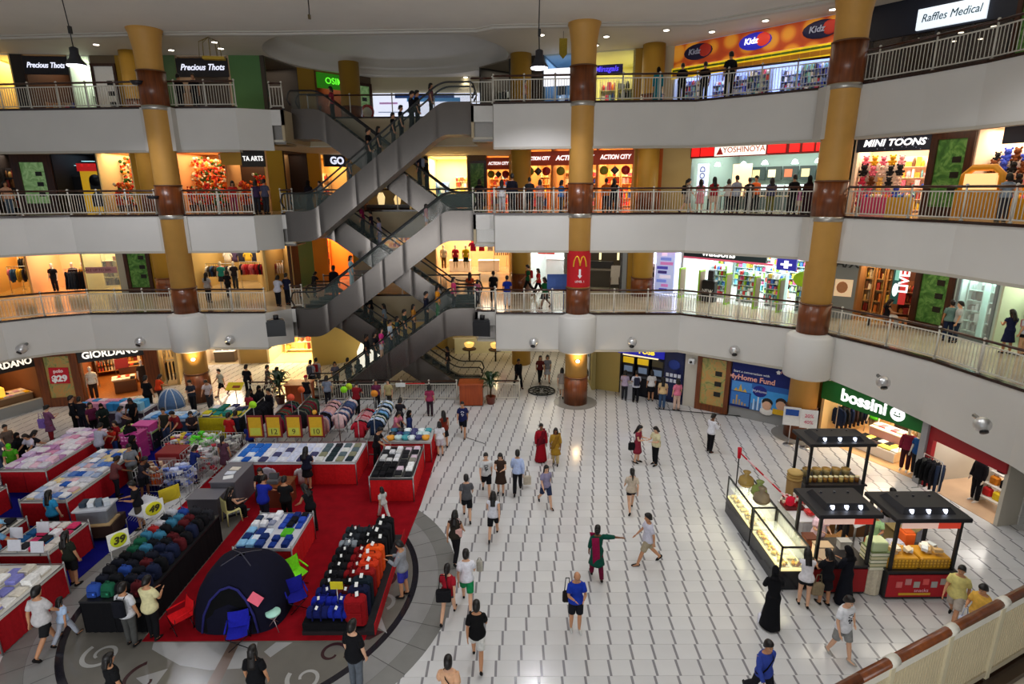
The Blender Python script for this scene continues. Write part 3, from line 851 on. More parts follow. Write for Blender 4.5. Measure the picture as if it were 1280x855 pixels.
			if kind in ('longhair','bob'):
				L_ = -.27 if kind == 'longhair' else -.08
				rs = []
				for t in range(7):
					q = t / 6; z = lerp(.13, L_, q); wx = lerp(.088,.085 if kind == 'longhair' else .1, q); y = lerp(.06,.1, q)
					rs.append([H @ V((wx * cos(TAU * k / 12), y + (.055 - .02 * q) * sin(TAU * k / 12), z)) for k in range(12)])
				mb.rings(rs)
				for s_ in (1,-1): mb.tube([H @ V((s_ * .075,-.01,.14)), H @ V((s_ * .088,0,.04)), H @ V((s_ * .09,.03, lerp(0, L_,.6)))], [.02,.026,.018],7)
			if kind == 'pony': mb.tube([H @ V((0,.1,.13)), H @ V((0,.15,.1)), H @ V((0,.155,-.02)), H @ V((0,.135,-.2))], [.03,.036,.034,.012],9)
			if kind == 'bun': mb.ball((0,0,0),.045,9,7, m=H @ Matrix.Translation((0,.12,.12)))
	elif kind == 'scarf':
		n = 16; rs = []
		for z, rx, ry, yo in [(-.16,.15,.13,.02), (-.1,.12,.115,.01), (-.03,.088,.105,.0), (.02,.088,.11,.012)]:
			rs.append([H @ V((rx * cos(TAU * k / n), yo + ry * sin(TAU * k / n), z)) for k in range(n)])
		mb.rings(rs)
		rs = []
		for t, k_ in [(0,1.02), (.3,1.02), (.6,.93), (.85,.6), (1,.05)]:
			r = []
			for k in range(n):
				a = TAU * k / n; front = max(0, -sin(a)); r.append(H @ V((.092 * k_ * cos(a),.012 + .116 * k_ * sin(a), lerp(-.03 + front ** .5 * .17,.24, t))))
			rs.append(r)
		mb.rings(rs)
	elif kind == 'cap':
		rs = [[H @ V((.09 * k_ * cos(TAU * k / 14),.008 + .113 * k_ * sin(TAU * k / 14), z)) for k in range(14)] for z, k_ in ((.13,1), (.17,.98), (.21,.8), (.235,.45), (.242,.05))]
		mb.rings(rs); mb.tube([H @ V((0,-.08,.14)), H @ V((0,-.14,.13)), H @ V((0,-.17,.12))], [.075,.065,.04],10, sy=.12)
	elif kind == 'face':
		for s_ in (1,-1):
			mb.ball((0,0,0), (.014,.008,.008),8,5,'#e8e4de', m=H @ Matrix.Translation((s_ * .03,-.083,.087)))
			mb.ball((0,0,0), (.0065,.006,.0065),6,5,'#140d0a', m=H @ Matrix.Translation((s_ * .03,-.089,.087)))
			mb.tube([H @ V((s_ * .014,-.094,.104)), H @ V((s_ * .03,-.094,.11)), H @ V((s_ * .046,-.083,.105))],.004,5,'#1a110c')
		mb.ball((0,0,0), (.022,.006,.006),8,5,'#7a352e', m=H @ Matrix.Translation((0,-.091,.022)))
	elif kind == 'backpack':
		c0 = T(.27,0,.13); mb.bbox(-.15,.15,0,.15,-.22,.2,.05, m=Matrix.Translation(c0) @ Matrix.Rotation(rad(POSES[pose][4]),4,'X'))
		for s_ in (1,-1): mb.tube([T(.46, s_ * .09,.12), T(.5, s_ * .095,.0), T(.42, s_ * .1,-.135), T(.2, s_ * .12,-.12), T(.12, s_ * .14,.05)],.02,6, sy=.5)
	elif kind == 'strap':
		mb.tube([T(.5,.09,.0), T(.42,.07,-.14), T(.2,-.05,-.14), T(.02,-.16,-.1), T(.0,-.2,0)],.022,6, sy=.4); mb.tube([T(.5,.09,.0), T(.4,.05,.14), T(.2,-.06,.13), T(.0,-.2,0)],.022,6, sy=.4)
	elif kind == 'print':
		for (x, z, a, b) in ((0,.37,.08,.016), (-.045,.32,.04,.022), (.05,.32,.04,.022), (0,.27,.07,.014), (-.03,.22,.03,.03), (.035,.2,.04,.025), (0,.15,.035,.02)):
			mb.ball((0,0,0), (a,.03, b),8,5, m=Matrix.Translation(T(z, x,-.118)))
	me = mb.mesh(kind)
	me.materials.append(M['hair'] if kind in ('short','longhair','pony','bun','bald','bob') else M['skin'] if kind == 'face' else M['cloth'])
	_parts[key] = me
	return me
SK = {'l': '#d9a888','m': '#c08a66','d': '#7d4f34','p': '#e6c1a4'}
PART_NAME = {'tee': 'shirt','long': 'long_sleeved_shirt','tank': 'sleeveless_top','loose': 'shirt','trousers': 'trousers','shorts': 'shorts','briefshorts': 'short_pants','skirt': 'skirt','dress': 'dress','tunic': 'tunic','gown': 'gown','shawl': 'shawl',
			 'short': 'hair','longhair': 'hair','pony': 'hair','bun': 'hair','bob': 'hair','bald': 'hair','scarf': 'headscarf','cap': 'cap','backpack': 'backpack','strap': 'bag_strap','print': 'shirt_print','face': 'face_features','shoes': 'shoes'}
def person(loc, face, pose, fem, skin, hair, wear, label, h=1.0, hairc='#15100e', shoes='#1c1a1a', name='person', cat='person', group=None):
	"""loc: foot point; face: 0 = towards the photographer,90 = to the right,180 = away"""
	t = thing(name, label, cat, loc, rad(face), group)
	k = h * (.97 if fem else 1.0)
	me, J = body_mesh(pose, fem)
	t.scale = (k, k, k)
	bd = obj('body', me, None, t, SK.get(skin, skin))
	if cat == 'person':
		obj('face_features', garment('face', pose, fem), None, bd, (1,1,1))
	if hair: obj(PART_NAME[hair], garment(hair, pose, fem), None, t, hairc)
	for kd, col in wear: obj(PART_NAME[kd], garment(kd, pose, fem), None, t, vary(C(col),.05))
	if shoes: obj('shoes', garment('shoes', pose, fem), None, t, shoes)
	return t
# shop fronts and what stands in them
VM = {1: 478,2: 345,3: 222,4: 97}
LINE = {1: SL1,2: SL,3: SL,4: SL}
class Shop: pass
def frame(n, u0, u1, v=None, line=None, ahead=0.0):
	s = Shop(); ln = line or LINE[n]
	a = hit(u0, v or VM[n], ln); b = hit(u1, v or VM[n], ln)
	d = (b - a); s.L = d.length; d.normalize(); s.ang = math.atan2(d.y, d.x); s.n = n; s.z = LV[n]
	s.A = a - V((-d.y, d.x,0)) * ahead; s.d = d; s.nrm = V((-d.y, d.x,0)); s.H = CEIL[n] - LV[n]
	def W(x, y=0, z=0): return s.A + s.d * x + s.nrm * y + V((0,0, s.z + z))
	s.W = W; s.m = Matrix.Translation(s.A + V((0,0, s.z))) @ Matrix.Rotation(s.ang,4,'Z')
	return s
def side_name(s):
	x = (s.A + s.d * s.L / 2).x
	return 'wall_left' if x < -12 else 'wall_back' if x < 8 else 'wall_right'
def shell(s, bg, ceil_c, floor_c, depth=4.2, power=55, lcol=(1,.9,.75), H=None, side=True, floor_m='walk', jamb=None):
	H = H or s.H; b = MB(); L = s.L
	b.box(0, L, depth, depth + .1,0, H, C(bg), s.m)
	if side:
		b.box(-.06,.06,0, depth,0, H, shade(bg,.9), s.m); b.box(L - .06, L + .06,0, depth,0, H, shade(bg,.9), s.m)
	b.box(0, L,0, depth, H - .06, H, C(ceil_c), s.m)
	struct(b.build(side_name(s),'plaster'))
	b = MB(); b.box(.05, L - .05,.0, depth,.0,.012, C(floor_c), s.m); struct(b.build('floor', floor_m))
	if power:
		p = s.W(L / 2, depth * .45, H - .12)
		lamp('AREA','shop_light', p, power * max(1.0, L * depth / 12), lcol, max(.6, L * .85), depth * .7, rot=(0,0, s.ang))
def sign(s, x0, x1, z0, z1, col, label, text=None, tcol='#ffffff', size=.3, m='paint', tm='lit', shear=0, bold=.004, dx=0, y=-.06, sx=1.0, name='shop_sign'):
	t = thing(name, label,'sign', s.W(0), s.ang)
	b = MB(); b.box(x0, x1, y, y + .14, z0, z1, C(col)); bo = b.build('board', m, t)
	if text:
		me = text_mesh(text, size,.012, shear, bold); wd = max(v.co.x for v in me.vertices) - min(v.co.x for v in me.vertices)
		k = min(1.0, (x1 - x0) * .86 / wd)
		o = lettering(text, size, tm, bo, ((x0 + x1) / 2 + dx * (1 if k == 1 else 0), y - .015, (z0 + z1) / 2), tcol, shear=shear, bold=bold, sx=sx * k); o.scale = (sx * k, min(1, k * 1.25),1)
	return t
def wall(s, col, H=None, th=.15, m='plaster', name=None):
	b = MB(); b.box(0, s.L,0, th,0, H or s.H, C(col), s.m); return struct(b.build(name or side_name(s), m))
def panel(s, art, label, H=None, fw=.16, frame_m='darkwood', plaques=True, z0=.1):
	H = H or s.H - .3; t = thing('framed_artwork', label,'panel', s.W(0), s.ang)
	b = MB(); L = s.L
	for x0, x1, za, zb in ((0, fw,0, H), (L - fw, L,0, H), (fw, L - fw,0, fw + z0), (fw, L - fw, H - fw, H)): b.box(x0, x1,-.1,.12, za, zb, (1,1,1))
	b.build('frame', frame_m, t)
	b = MB(); b.box(fw, L - fw,-.01,.04, fw + z0, H - fw, (1,1,1)); b.build('picture', art, t)
	if plaques:
		for k in range(3):
			mk_box('plaque','plastic', t, L * .55, L * .55 + min(.3, L * .25),-.04,-.015, H * (.28 + .18 * k), H * (.28 + .18 * k) + .22,'#15130f')
	wall(s,'#6b5a44', th=.3)
	return t
PAL = {'warm': ['#c8742c','#e0b060','#b83a2a','#f0e0c0','#7a4a22','#d8c8a0','#8a2a20','#e8c850'],
	   'flower': ['#d8401c','#e8702c','#c82a20','#f0a040','#d8d0b0','#4a6a2a','#2f5220','#f0e8d0','#e05a50'],
	   'toy': ['#e85a7a','#f0b0c0','#f0d040','#3a5ac0','#e8e0d8','#c83a3a','#f09a3a','#7ac0d8','#6a4a3a'],
	   'cool': ['#c8d8f0','#7a9ae0','#e8f0ff','#4a5ac8','#a0b8e8','#f0f4ff','#c8506a','#2a2a5a','#8ad0d8'],
	   'chem': ['#f0f4f0','#8ad0c0','#c8e8f0','#e05a8a','#f0d050','#9ac83a','#4a7ad0','#e8e8e8','#c83a3a','#70b8e0'],
	   'cloth': ['#c83a4a','#2a2a3a','#e8e0d8','#d8b03a','#4a3a5a','#3a5a8a','#8a2a3a','#e07a90','#5a4a3a'],
	   'dark': ['#2a2420','#4a3a2a','#3a2a3a','#6a5a48','#1a1a22','#8a4a2a','#58504a'],
	   'camera': ['#1a1a1c','#2a2a2e','#8a8e90','#c8d0d0','#3a4a4a','#e0e8e4','#101012']}
def shelf(s, x0, x1, y, z0, z1, label, pal, rows=4, depth=.4, back='#e8e0d0', cell=.2, fill=.98, gh=.92):
	"""a wall unit: back panel, boards and rows of small goods"""
	t = thing('display_shelf', label,'shelf', s.W(0), s.ang)
	b = MB(); b.box(x0, x1, y - .03, y,0 if z0 < .3 else z0, z1, C(back)); b.box(x0, x0 + .03, y - depth, y - .03,0 if z0 < .3 else z0, z1, shade(back,.8)); b.box(x1 - .03, x1, y - depth, y - .03,0 if z0 < .3 else z0, z1, shade(back,.8)); b.build('carcass','paint', t)
	g = MB(); rh = (z1 - z0) / rows
	for r in range(rows):
		zz = z0 + r * rh
		mk_box('shelf_board','paint', t, x0 + .03, x1 - .03, y - depth, y - .03, zz, zz + .025, shade(back,.9))
		x = x0 + .05
		while x < x1 - .06:
			w_ = cell * RU(.5,1.2); w_ = min(w_, x1 - .04 - x)
			if RND.random() < fill and w_ > .04:
				hgt = rh * gh * RU(.45,1.0)
				col = vary(RC(PAL[pal]),.2)
				if RND.random() < .35: g.lathe(x + w_ / 2, y - depth * .5, [(w_ * .42, zz + .026), (w_ * .45, zz + .026 + hgt * .6), (w_ * .2, zz + .026 + hgt)],7, col)
				else: g.box(x + .01, x + w_ - .01, y - depth + RU(.0,.1), y - .06, zz + .026, zz + .026 + hgt, col, bottom=False)
			x += w_
	stuff(g.build('goods','card', t))
	return t
# hanging garments and folded garments (individual things, shared shapes)
def garment_me(kind):
	key = ('hang', kind)
	if key in _parts: return _parts[key]
	mb = MB()
	def slab(rows, dy, y0=0.0, col=(1,1,1)):
		rs = []
		for z, w_, d_ in rows: rs.append([(w_ * cos(TAU * k / 10), y0 + d_ * sin(TAU * k / 10), z) for k in range(10)])
		mb.rings(rs, col)
	if kind == 'shirt':
		slab([(-.62,.2,.026), (-.4,.19,.03), (-.12,.2,.03), (-.05,.17,.028), (0,.06,.02)],0)
		for s_ in (1,-1): mb.tube([(s_ * .15,0,-.06), (s_ * .24,0,-.15), (s_ * .29,0,-.3)], [.05,.06,.055],8, sy=.42)
	elif kind == 'jacket':
		slab([(-.75,.23,.032), (-.4,.21,.036), (-.12,.22,.036), (-.05,.18,.03), (0,.07,.024)],0)
		for s_ in (1,-1): mb.tube([(s_ * .17,0,-.06), (s_ * .26,0,-.2), (s_ * .27,0,-.45), (s_ * .26,0,-.66)], [.06,.065,.055,.045],8, sy=.5)
	elif kind == 'trousers':
		for s_ in (1,-1): mb.tube([(s_ * .09,0,0), (s_ * .1,0,-.3), (s_ * .1,0,-.95)], [.09,.08,.06],8, sy=.4)
	else:
		slab([(-1.0,.3,.06), (-.5,.2,.05), (-.35,.15,.04), (-.12,.17,.045), (-.04,.12,.03), (0,.08,.025)],0)
	mb.tube([(0,0,0), (0,0,.06), (.02,0,.09), (.0,0,.11)],.006,5,'#9a9a9a')
	me = mb.mesh('garment_' + kind); me.materials.append(M['cloth']); _parts[key] = me
	return me
def hang(locs, kinds, cols, label, group, ang, tilt=0.0, name='hanging_garment'):
	for i, p in enumerate(locs):
		o = obj(name, garment_me(kinds[i % len(kinds)]), None, None, vary(C(cols[i] if len(cols) == len(locs) else RC(cols)),.12))
		o.location = p; o.rotation_euler = (0,0, ang + RU(-.05,.05)); tag(o, label,'garment', group)
def clothes_rail(s, x0, x1, y, z, label, glabel, cols, kinds=('shirt',), step=.13, face=False, legs=True):
	"""a straight rail with garments; face=True shows them front-on"""
	t = thing('clothes_rail', label,'clothes rail', s.W(0), s.ang)
	b = MB(); b.tube([(x0, y, z), (x1, y, z)],.016,6,'#b8b8b8')
	b.build('rail','steel', t)
	for x in (x0, x1):
		b = MB(); b.tube([(x, y,.0), (x, y, z)],.016,6,'#b8b8b8'); b.tube([(x, y - .25,.02), (x, y + .25,.02)],.018,6,'#b8b8b8'); b.build('leg','steel', t)
	n = max(2, int((x1 - x0) / step))
	hang([s.W(x0 + (i + .5) * (x1 - x0) / n, y, z - .138) for i in range(n)], kinds, cols, glabel, glabel, s.ang + (0 if face else PI / 2))
def fold_me():
	if 'fold' in _parts: return _parts['fold']
	mb = MB(); mb.bbox(-.14,.14,-.18,.18,0,.05,.02); mb.bbox(-.05,.05,-.17,-.08,.04,.054,.01, (.9,.9,.9))
	me = mb.mesh('folded_garment'); me.materials.append(M['cloth']); _parts['fold'] = me
	return me
def folded(locs, cols, label, group, ang=0, sc_=1.0, jit=.06, zs=None):
	for p in locs:
		o = obj('folded_garment', fold_me(), None, None, vary(RC(cols),.1)); o.location = p
		o.rotation_euler = (0,0, ang + RU(-jit, jit)); k = sc_ * RU(.93,1.0); o.scale = (k, k,1.0 if zs is None else zs); tag(o, label,'garment', group)
def low_table(s, x0, x1, y0, y1, h, label, col='#f0ece6', top='#f4f0ea', tiers=0):
	t = thing('display_table', label,'table', s.W(0), s.ang)
	mk_bbox('tabletop','paint', t, x0, x1, y0, y1, h - .05, h,.015, C(top))
	mk_box('plinth','paint', t, x0 + .03, x1 - .03, y0 + .03, y1 - .03,0.02, h - .05, C(col))
	return t
def plush_me():
	if 'plush' in _parts: return _parts['plush']
	mb = MB(); mb.ball((0,0,.12), (.12,.1,.13),8,6); mb.ball((0,-.02,.3), (.11,.1,.1),8,6, (1,.97,.93))
	for s_ in (1,-1):
		mb.ball((s_ * .09,0,.4),.04,6,5); mb.ball((s_ * .12,-.05,.15), (.045,.06,.05),6,5); mb.ball((s_ * .07,-.1,.04), (.05,.07,.045),6,5)
		mb.ball((s_ * .035,-.115,.32),.012,5,4, (.02,.02,.02))
	mb.ball((0,-.115,.285), (.03,.03,.022),6,4, (.9,.85,.8))
	me = mb.mesh('plush_toy'); me.materials.append(M['cloth']); _parts['plush'] = me
	return me
def plush(locs, cols, label, ang, sc_=1.0):
	for p in locs:
		o = obj('plush_toy', plush_me(), None, None, vary(RC(cols),.1)); o.location = p; k = sc_ * RU(.8,1.15); o.scale = (k, k, k)
		o.rotation_euler = (0,0, ang + RU(-.4,.4)); tag(o, label,'toy', label)
def mannequin(s, x, y, wear, label, face=0, pose='stand', fem=False, h=1.0, z=0.0, skin='#e8dccb'):
	return person(s.W(x, y, z), math.degrees(s.ang) + face, pose, fem, skin, None, wear, label, h, shoes='#e0dcd6', name='mannequin', cat='mannequin')
def ceiling_spots(s, pts, power=25, col=(1,.85,.6), H=None):
	"""small recessed lamps that really light the shop"""
	for x, y in pts:
		p = s.W(x, y, (H or s.H) - .1)
		b = MB(); b.cyl(0,0,-.02,0,.09, n=10, col='#fff0d0'); o = b.build('recessed_lamp','lit2'); o.location = p
		tag(o,'small recessed ceiling lamp inside a shop','lamp','recessed lamps in shop ceilings')

# top floor
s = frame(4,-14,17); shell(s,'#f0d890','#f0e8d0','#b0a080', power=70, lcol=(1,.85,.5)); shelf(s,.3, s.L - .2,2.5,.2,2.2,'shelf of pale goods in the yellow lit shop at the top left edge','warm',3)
s = frame(4,17,33); wall(s,'#241c1a')
s = frame(4,33,88); shell(s,'#5a3a26','#c8a070','#7a6048', power=40, lcol=(1,.8,.55)); sign(s,.0, s.L,2.35,3.2,'#14121c','left gift shop sign with white script on dark board, top floor','Precious Thots','#e8ecff',.42, shear=.35, tm='lit')
shelf(s,.2, s.L * .5,3.9,.2,2.2,'dark gift shelf on the back wall under the left script sign','dark',4, back='#3a2418'); shelf(s, s.L * .55, s.L - .2,3.9,.2,2.2,'red and cream gift shelf under the left script sign','warm',4, back='#3a2418')
shelf(s,.3, s.L * .45,1.0,.1,1.1,'low glass gift counter under the left script sign','warm',2, back='#c8a070'); shelf(s, s.L * .55, s.L - .2,1.0,.1,1.1,'low lit gift counter right under the left script sign','cool',2, back='#d8c8a0')
s = frame(4,88,116); shell(s,'#d8e0d0','#e8ece0','#a09880', power=75, lcol=(.95,1,.9)); shelf(s,.1, s.L - .1,2.0,.1,2.0,'pale showcase of small ornaments left of the framed door','camera',4, back='#e0e8dc')
s = frame(4,116,147); panel(s, M['card'],'pale framed door panel beside the mustard pillar, top floor left', fw=.13, H=2.9)
s = frame(4,147,201); wall(s,'#a8801f')
s = frame(4,201,223, ahead=.0); wall(s,'#5c7a52')
s = frame(4,223,287); shell(s,'#c8a888','#d8c8b0','#907860', power=60, lcol=(1,.85,.7)); sign(s,0, s.L,2.25,3.15,'#15131f','right gift shop sign with white script on dark board, top floor','Precious Thots','#e8ecff',.42, shear=.35)
shelf(s,.2, s.L * .42,3.9,.2,2.1,'brown gift cabinet left under the right script sign','dark',4, back='#5a3a2a'); shelf(s, s.L * .5, s.L - .2,3.9,.2,2.1,'pale gift cabinet right under the right script sign','cool',4, back='#d8c8b8')
s = frame(4,287,332); wall(s,'#54824c')
s = frame(4,332,372); shell(s,'#4a4038','#6a6050','#605040', power=30); shelf(s,.1, s.L - .1,2.2,.1,2.4,'dark stacked goods shelf left of the escalator top','dark',5, back='#3a3028')
s = frame(4,372,394); wall(s,'#a8801f')
s = frame(4,394,436); shell(s,'#7a4426','#a87848','#7a5a3a', power=45, lcol=(1,.7,.4)); sign(s,.1, s.L,2.35,3.2,'#2a7a14','bright green lit shop sign above the brown shop, top floor','OSIM','#6aff3a',.5, m='glow'); shelf(s,.2, s.L - .2,3.8,.2,2.0,'dark brown cabinet inside the green signed shop','dark',3, back='#5a2f1a')
t = thing('round_notice','round red and white notice on a stand before the green signed shop','sign', frame(4,448,470,140).W(.2,-1.2,0)); mk_lathe('stand','steel', t,0,0, [(.22,0), (.03,.03), (.03,.75)],12,'#b0b0b0'); b = MB(); b.tube([(0,.02,1.1), (0,-.04,1.1)],.42,20,'#c81e1e'); b.tube([(0,-.04,1.05), (0,-.06,1.05)],.3,20,'#f4f0ea'); b.build('disc','card', t)
s = frame(4,436,463); panel(s, M['paleart'],'tall green artwork panel left of the bright screen, top floor', H=2.9)
s = frame(4,463,612); wall(s,'#cfc4a4')
t = thing('advertising_screen','big bright white advertising screen behind the escalators, top floor','screen', s.W(0), s.ang)
b = MB(); b.box(.1, s.L - .5,-.12,0,.35,2.35,'#e6ecff'); b.build('screen', mat('bright screen', rough=.4, noise=.02, emit=1.05), t)
for (x0, x1, z0, z1, c_) in ((s.L * .2, s.L * .7,2.05,2.33,'#1f3f7a'), (s.L * .3, s.L * .75,1.85,2.08,'#4a8fc8'), (.5, s.L * .22,1.7,1.82,'#d8a8e0'), (.4, s.L * .35,1.2,1.26,'#a8b8d8'), (s.L * .5, s.L * .62,.5,1.0,'#d88aa0')):
	mk_box('screen_graphic','glow', t, x0, x1,-.14,-.12, z0, z1, C(c_))
s = frame(4,600,637, v=100, line=[(-1.2,35.5), (1.2,32.6)]); shell(s,'#3a3630','#8a8070','#807060', power=40); shelf(s,.1, s.L - .1,1.6,.1,2.1,'shelf of mixed goods right of the escalator top','camera',4, back='#4a4a40')
s = frame(4,655,680); wall(s,'#3a322c')
s = frame(4,680,716); shell(s,'#6a90b0','#b8d0e0','#8a98a0', power=40, lcol=(.7,.85,1)); sign(s,0, s.L,1.75,2.6,'#f4f6ff','white lit blank-looking sign left of the centre column, top floor', None, m='lit'); shelf(s,.2, s.L - .2,2.2,.1,1.6,'blue lit shelf under the white sign','cool',3, back='#7aa0c0')
s = frame(4,716,792); shell(s,'#e0d890','#e8e8d0','#a09878', power=110, lcol=(1,.97,.7)); sign(s, s.L * .3, s.L * .82,2.2,2.62,'#201a70','blue neon sign above the bright goods shop right of centre column','Minzgals','#5a48ff',.36, m='paint', shear=.2)
for i, (a, c_) in enumerate(((.05,'chem'), (.4,'toy'), (.7,'camera'))):
	shelf(s, s.L * a, s.L * (a + .26),2.2 - i * .3,.1,2.1, ['left','middle','right'][i] + ' shelf of small goods under the blue neon sign', c_,4, back='#e8e0a0')
s = frame(4,792,824); wall(s,'#a8801f')
s = frame(4,822,842); wall(s,'#c8bca0')
s = frame(4,842,1062); shell(s,'#b8c8f0','#dfe8ff','#98a0b8', depth=5, power=120, lcol=(.8,.88,1)); L = s.L
t = sign(s,0, L,2.25,3.25,'#d86a1c','long orange dotted toy shop sign with blue ovals, top floor right', None, m=M['dots'])
for i, x in enumerate((.16,.5,.84)):
	b = MB(); b.ball((L * x,-.1,2.8), (.75,.06,.36),18,8, C('#2a2ab8' if i == 1 else '#1c1a4a')); b.ball((L * x + .35,-.13,2.82), (.34,.05,.28),14,8,'#d83a2a'); o = b.build('oval_emblem','glow' if i == 1 else 'paint', t)
	lettering('Kidz',.34,'lit' if i == 1 else 'paint', t, (L * x - .15,-.2,2.8),'#ffffff' if i == 1 else '#b8c0e0', shear=.15, bold=.008)
for k in range(20):
	x = L * (k + .5) / 20
	t = thing('price_banner','yellow price banners hung in a row under the orange toy sign','banner', s.W(x,-.12,1.72), s.ang,'yellow price banners under the orange sign'); mk_box('card','glow', t,-.26,.26,-.01,.01,0,.5,'#e8c81c'); mk_box('print','card', t,-.2,.2,-.016,-.01,.06,.26,'#c8861c'); mk_box('heading','card', t,-.2,.2,-.016,-.01,.33,.42,'#5a7a1c')
for i in range(7):
	shelf(s, L * i / 7 + .04, L * (i + 1) / 7 - .04, [1.2,2.2,1.6,1.0,2.0,1.4,1.7][i],.1,1.75, ['first','second','third','fourth','fifth','sixth','seventh'][i] + ' bright blue-white toy shelf from the left under the orange sign','cool',6, back='#a8b8e8', cell=.15)
s = frame(4,1080,1256); shell(s,'#4a3a30','#5a4a40','#5a5048', depth=5, power=34, lcol=(1,.8,.6)); L = s.L
sign(s,0, L,2.05,3.3,'#141a2c','dark blue clinic fascia above the glazed clinic front, top right'); t = sign(s, L * .36, L * .82,2.12,2.82,'#dfeaf4','white lit clinic sign with grey italic letters, top right','Raffles Medical','#2a5a6a',.5, m='lit', tm='paint', shear=.2, bold=0, y=-.21)
t = thing('glass_front','dark glass clinic front with slim frames at the top right','shop front', s.W(0), s.ang); mk_box('pane','darkglass', t,.14, L - .14,0,.02,.05,2.04)
for k in range(5):
	mk_box('mullion','paint', t,.12 + (L - .24) * k / 4 - .04,.12 + (L - .24) * k / 4 + .04,-.05,.05,0,2.04,'#1a1614')
ceiling_spots(s, [(L * .3,1.2), (L * .45,2.8), (L * .58,1.4), (L * .62,3.2), (L * .8,1.3), (L * .83,3)], H=2.2)
s = frame(4,1256,1300); panel(s, M['greenart'],'green artwork panel at the top right picture edge', H=3.0)

# third floor
s = frame(3,-16,18); shell(s,'#3a2a22','#4a4038','#705a44', power=26); shelf(s,.2, s.L - .3,2.2,.2,2.4,'dark shelf of goods in the shop at the left edge, third floor','warm',4, back='#2a201c')
s = frame(3,18,68); panel(s, M['paleart'],'large pale green artwork panel in wide brown frame, third floor left', fw=.38, H=3.0)
s = frame(3,68,124); shell(s,'#14141c','#1c1c24','#50483c', power=16, lcol=(.7,.85,1)); L = s.L
t = thing('play_house','yellow toy play house with red battlements in the dark arcade','play house', s.W(L * .62,1.2), s.ang)
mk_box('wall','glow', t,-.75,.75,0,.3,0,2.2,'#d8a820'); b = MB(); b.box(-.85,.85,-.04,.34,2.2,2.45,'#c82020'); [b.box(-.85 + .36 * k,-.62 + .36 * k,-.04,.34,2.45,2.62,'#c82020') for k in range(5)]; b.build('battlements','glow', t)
for z in (.35,1.3):
	b = MB(); b.tube([(0,-.01, z + .4), (0,-.03, z + .4)],.33,16,'#16161c'); b.box(-.33,.33,-.03,-.01, z - .1, z + .4,'#16161c'); b.build('window_opening','plastic', t)
for i, (x, z, w_) in enumerate(((.18,2.55,.9), (.25,2.8,.6), (.6,2.85,.3), (.85,2.75,.6))):
	t = thing('ceiling_panel_light','bluish ceiling panel light in the dark arcade','lamp', s.W(L * x,2 + i * .4, z), s.ang,'bluish lights in the dark arcade'); mk_box('diffuser','lit', t, -w_ / 2, w_ / 2,-.15,.15,-.03,0,'#a8e0e8')
t = thing('arcade_counter','dark framed counter in the arcade left of the play house','counter', s.W(L * .22,1.5), s.ang); mk_box('base','plastic', t,-.6,.2,0,.6,0,.9,'#26262e'); b = MB(); b.box(-.65,.25,-.1,.7,1.9,2.0,'#32343c'); b.box(-.65,.25,-.06,.0,1.0,1.9,'#1a1c24'); b.build('canopy','plastic', t)
def flower_shop(s, who, bg, power, ncl, lc=(1,.75,.45)):
	shell(s, bg,'#d8b080','#a07848', power=power, lcol=lc); L = s.L
	shelf(s,.1, L - .1,3.2,.1,2.9,'back shelf packed with artificial flowers,' + who,'flower',6, back='#f0c890', cell=.22)
	w_ = thing('flower_wall','dense hanging wall of artificial flowers,' + who,'flowers', s.W(0), s.ang); g = MB()
	for k in range(int(L * 130)):
		g.ball((RU(.1, L - .1),2.0 + RU(-.25,.05), RU(.3,2.95)), RU(.05,.11),5,4, vary(RC(PAL['flower']),.3))
	stuff(g.build('blooms','cloth', w_)); b = MB(); [b.box(.1, L - .1,2.05,2.1, z, z + .04,'#c8a070') for z in (.3,1.2,2.1,2.8)]; b.build('trellis','paint', w_)
	for i in range(ncl):
		x = .5 + (L - 1.0) * (i + .5) / ncl; h_ = RU(.9,2.0); c_ = ['#c8401c','#2f5a24','#d86a28','#e0d8b8', C('#b82a24')][i % 5]
		t = thing('flower_arrangement', ['red orange','dark green leafy','orange','cream','deep red'][i % 5] + ' flower arrangement, %s from left,' % ['first','second','third','fourth','fifth','sixth','seventh','eighth','ninth'][i] + who,'plant', s.W(x,.5 + .5 * (i % 2)), s.ang)
		mk_lathe('vase','plastic', t,0,0, [(.12,0), (.18,.3), (.16,.34)],10,'#4a3022')
		f = MB()
		for k in range(60):
			a = RU(0, TAU); r = RU(0,.26) * RND.random() ** .3; z = .34 + RND.random() * (h_ - .34)
			f.ball((r * cos(a), r * sin(a), z), RU(.05,.1),5,4, vary(c_ if RND.random() < .7 else C(RC(PAL['flower'])),.25))
		stuff(f.build('blooms','cloth', t)); mk_tube('stem','plastic', t, [(0,0,.3), (0,0, h_ * .9)],.02,6,'#3a4a20')
s = frame(3,124,167); flower_shop(s,'shop left of the pillar','#f0e0a8',100,4)
s = frame(3,167,216); wall(s,'#a9801e')
s = frame(3,216,284); flower_shop(s,'shop right of the left column','#f0b070',150,8)
s = frame(3,284,334); flower_shop(s,'shop under the arts sign','#f0b878',120,6); sign(s,-.2, s.L * .42,2.45,3.1,'#a8862c','mustard blank board left part of the arts sign'); sign(s, s.L * .42, s.L,2.35,3.2,'#15151a','black sign with white capital letters above the arts shop','TA ARTS','#ffffff',.4)
s = frame(3,334,357); wall(s,'#c8a437')
s = frame(3,357,386); shell(s,'#3a2418','#5a4030','#705840', power=18); shelf(s,.2, s.L - .2,2,.1,2.3,'dim brown cabinet left of the escalators, third floor','dark',4, back='#3a2014')
s = frame(3,386,402); wall(s,'#c08a20')
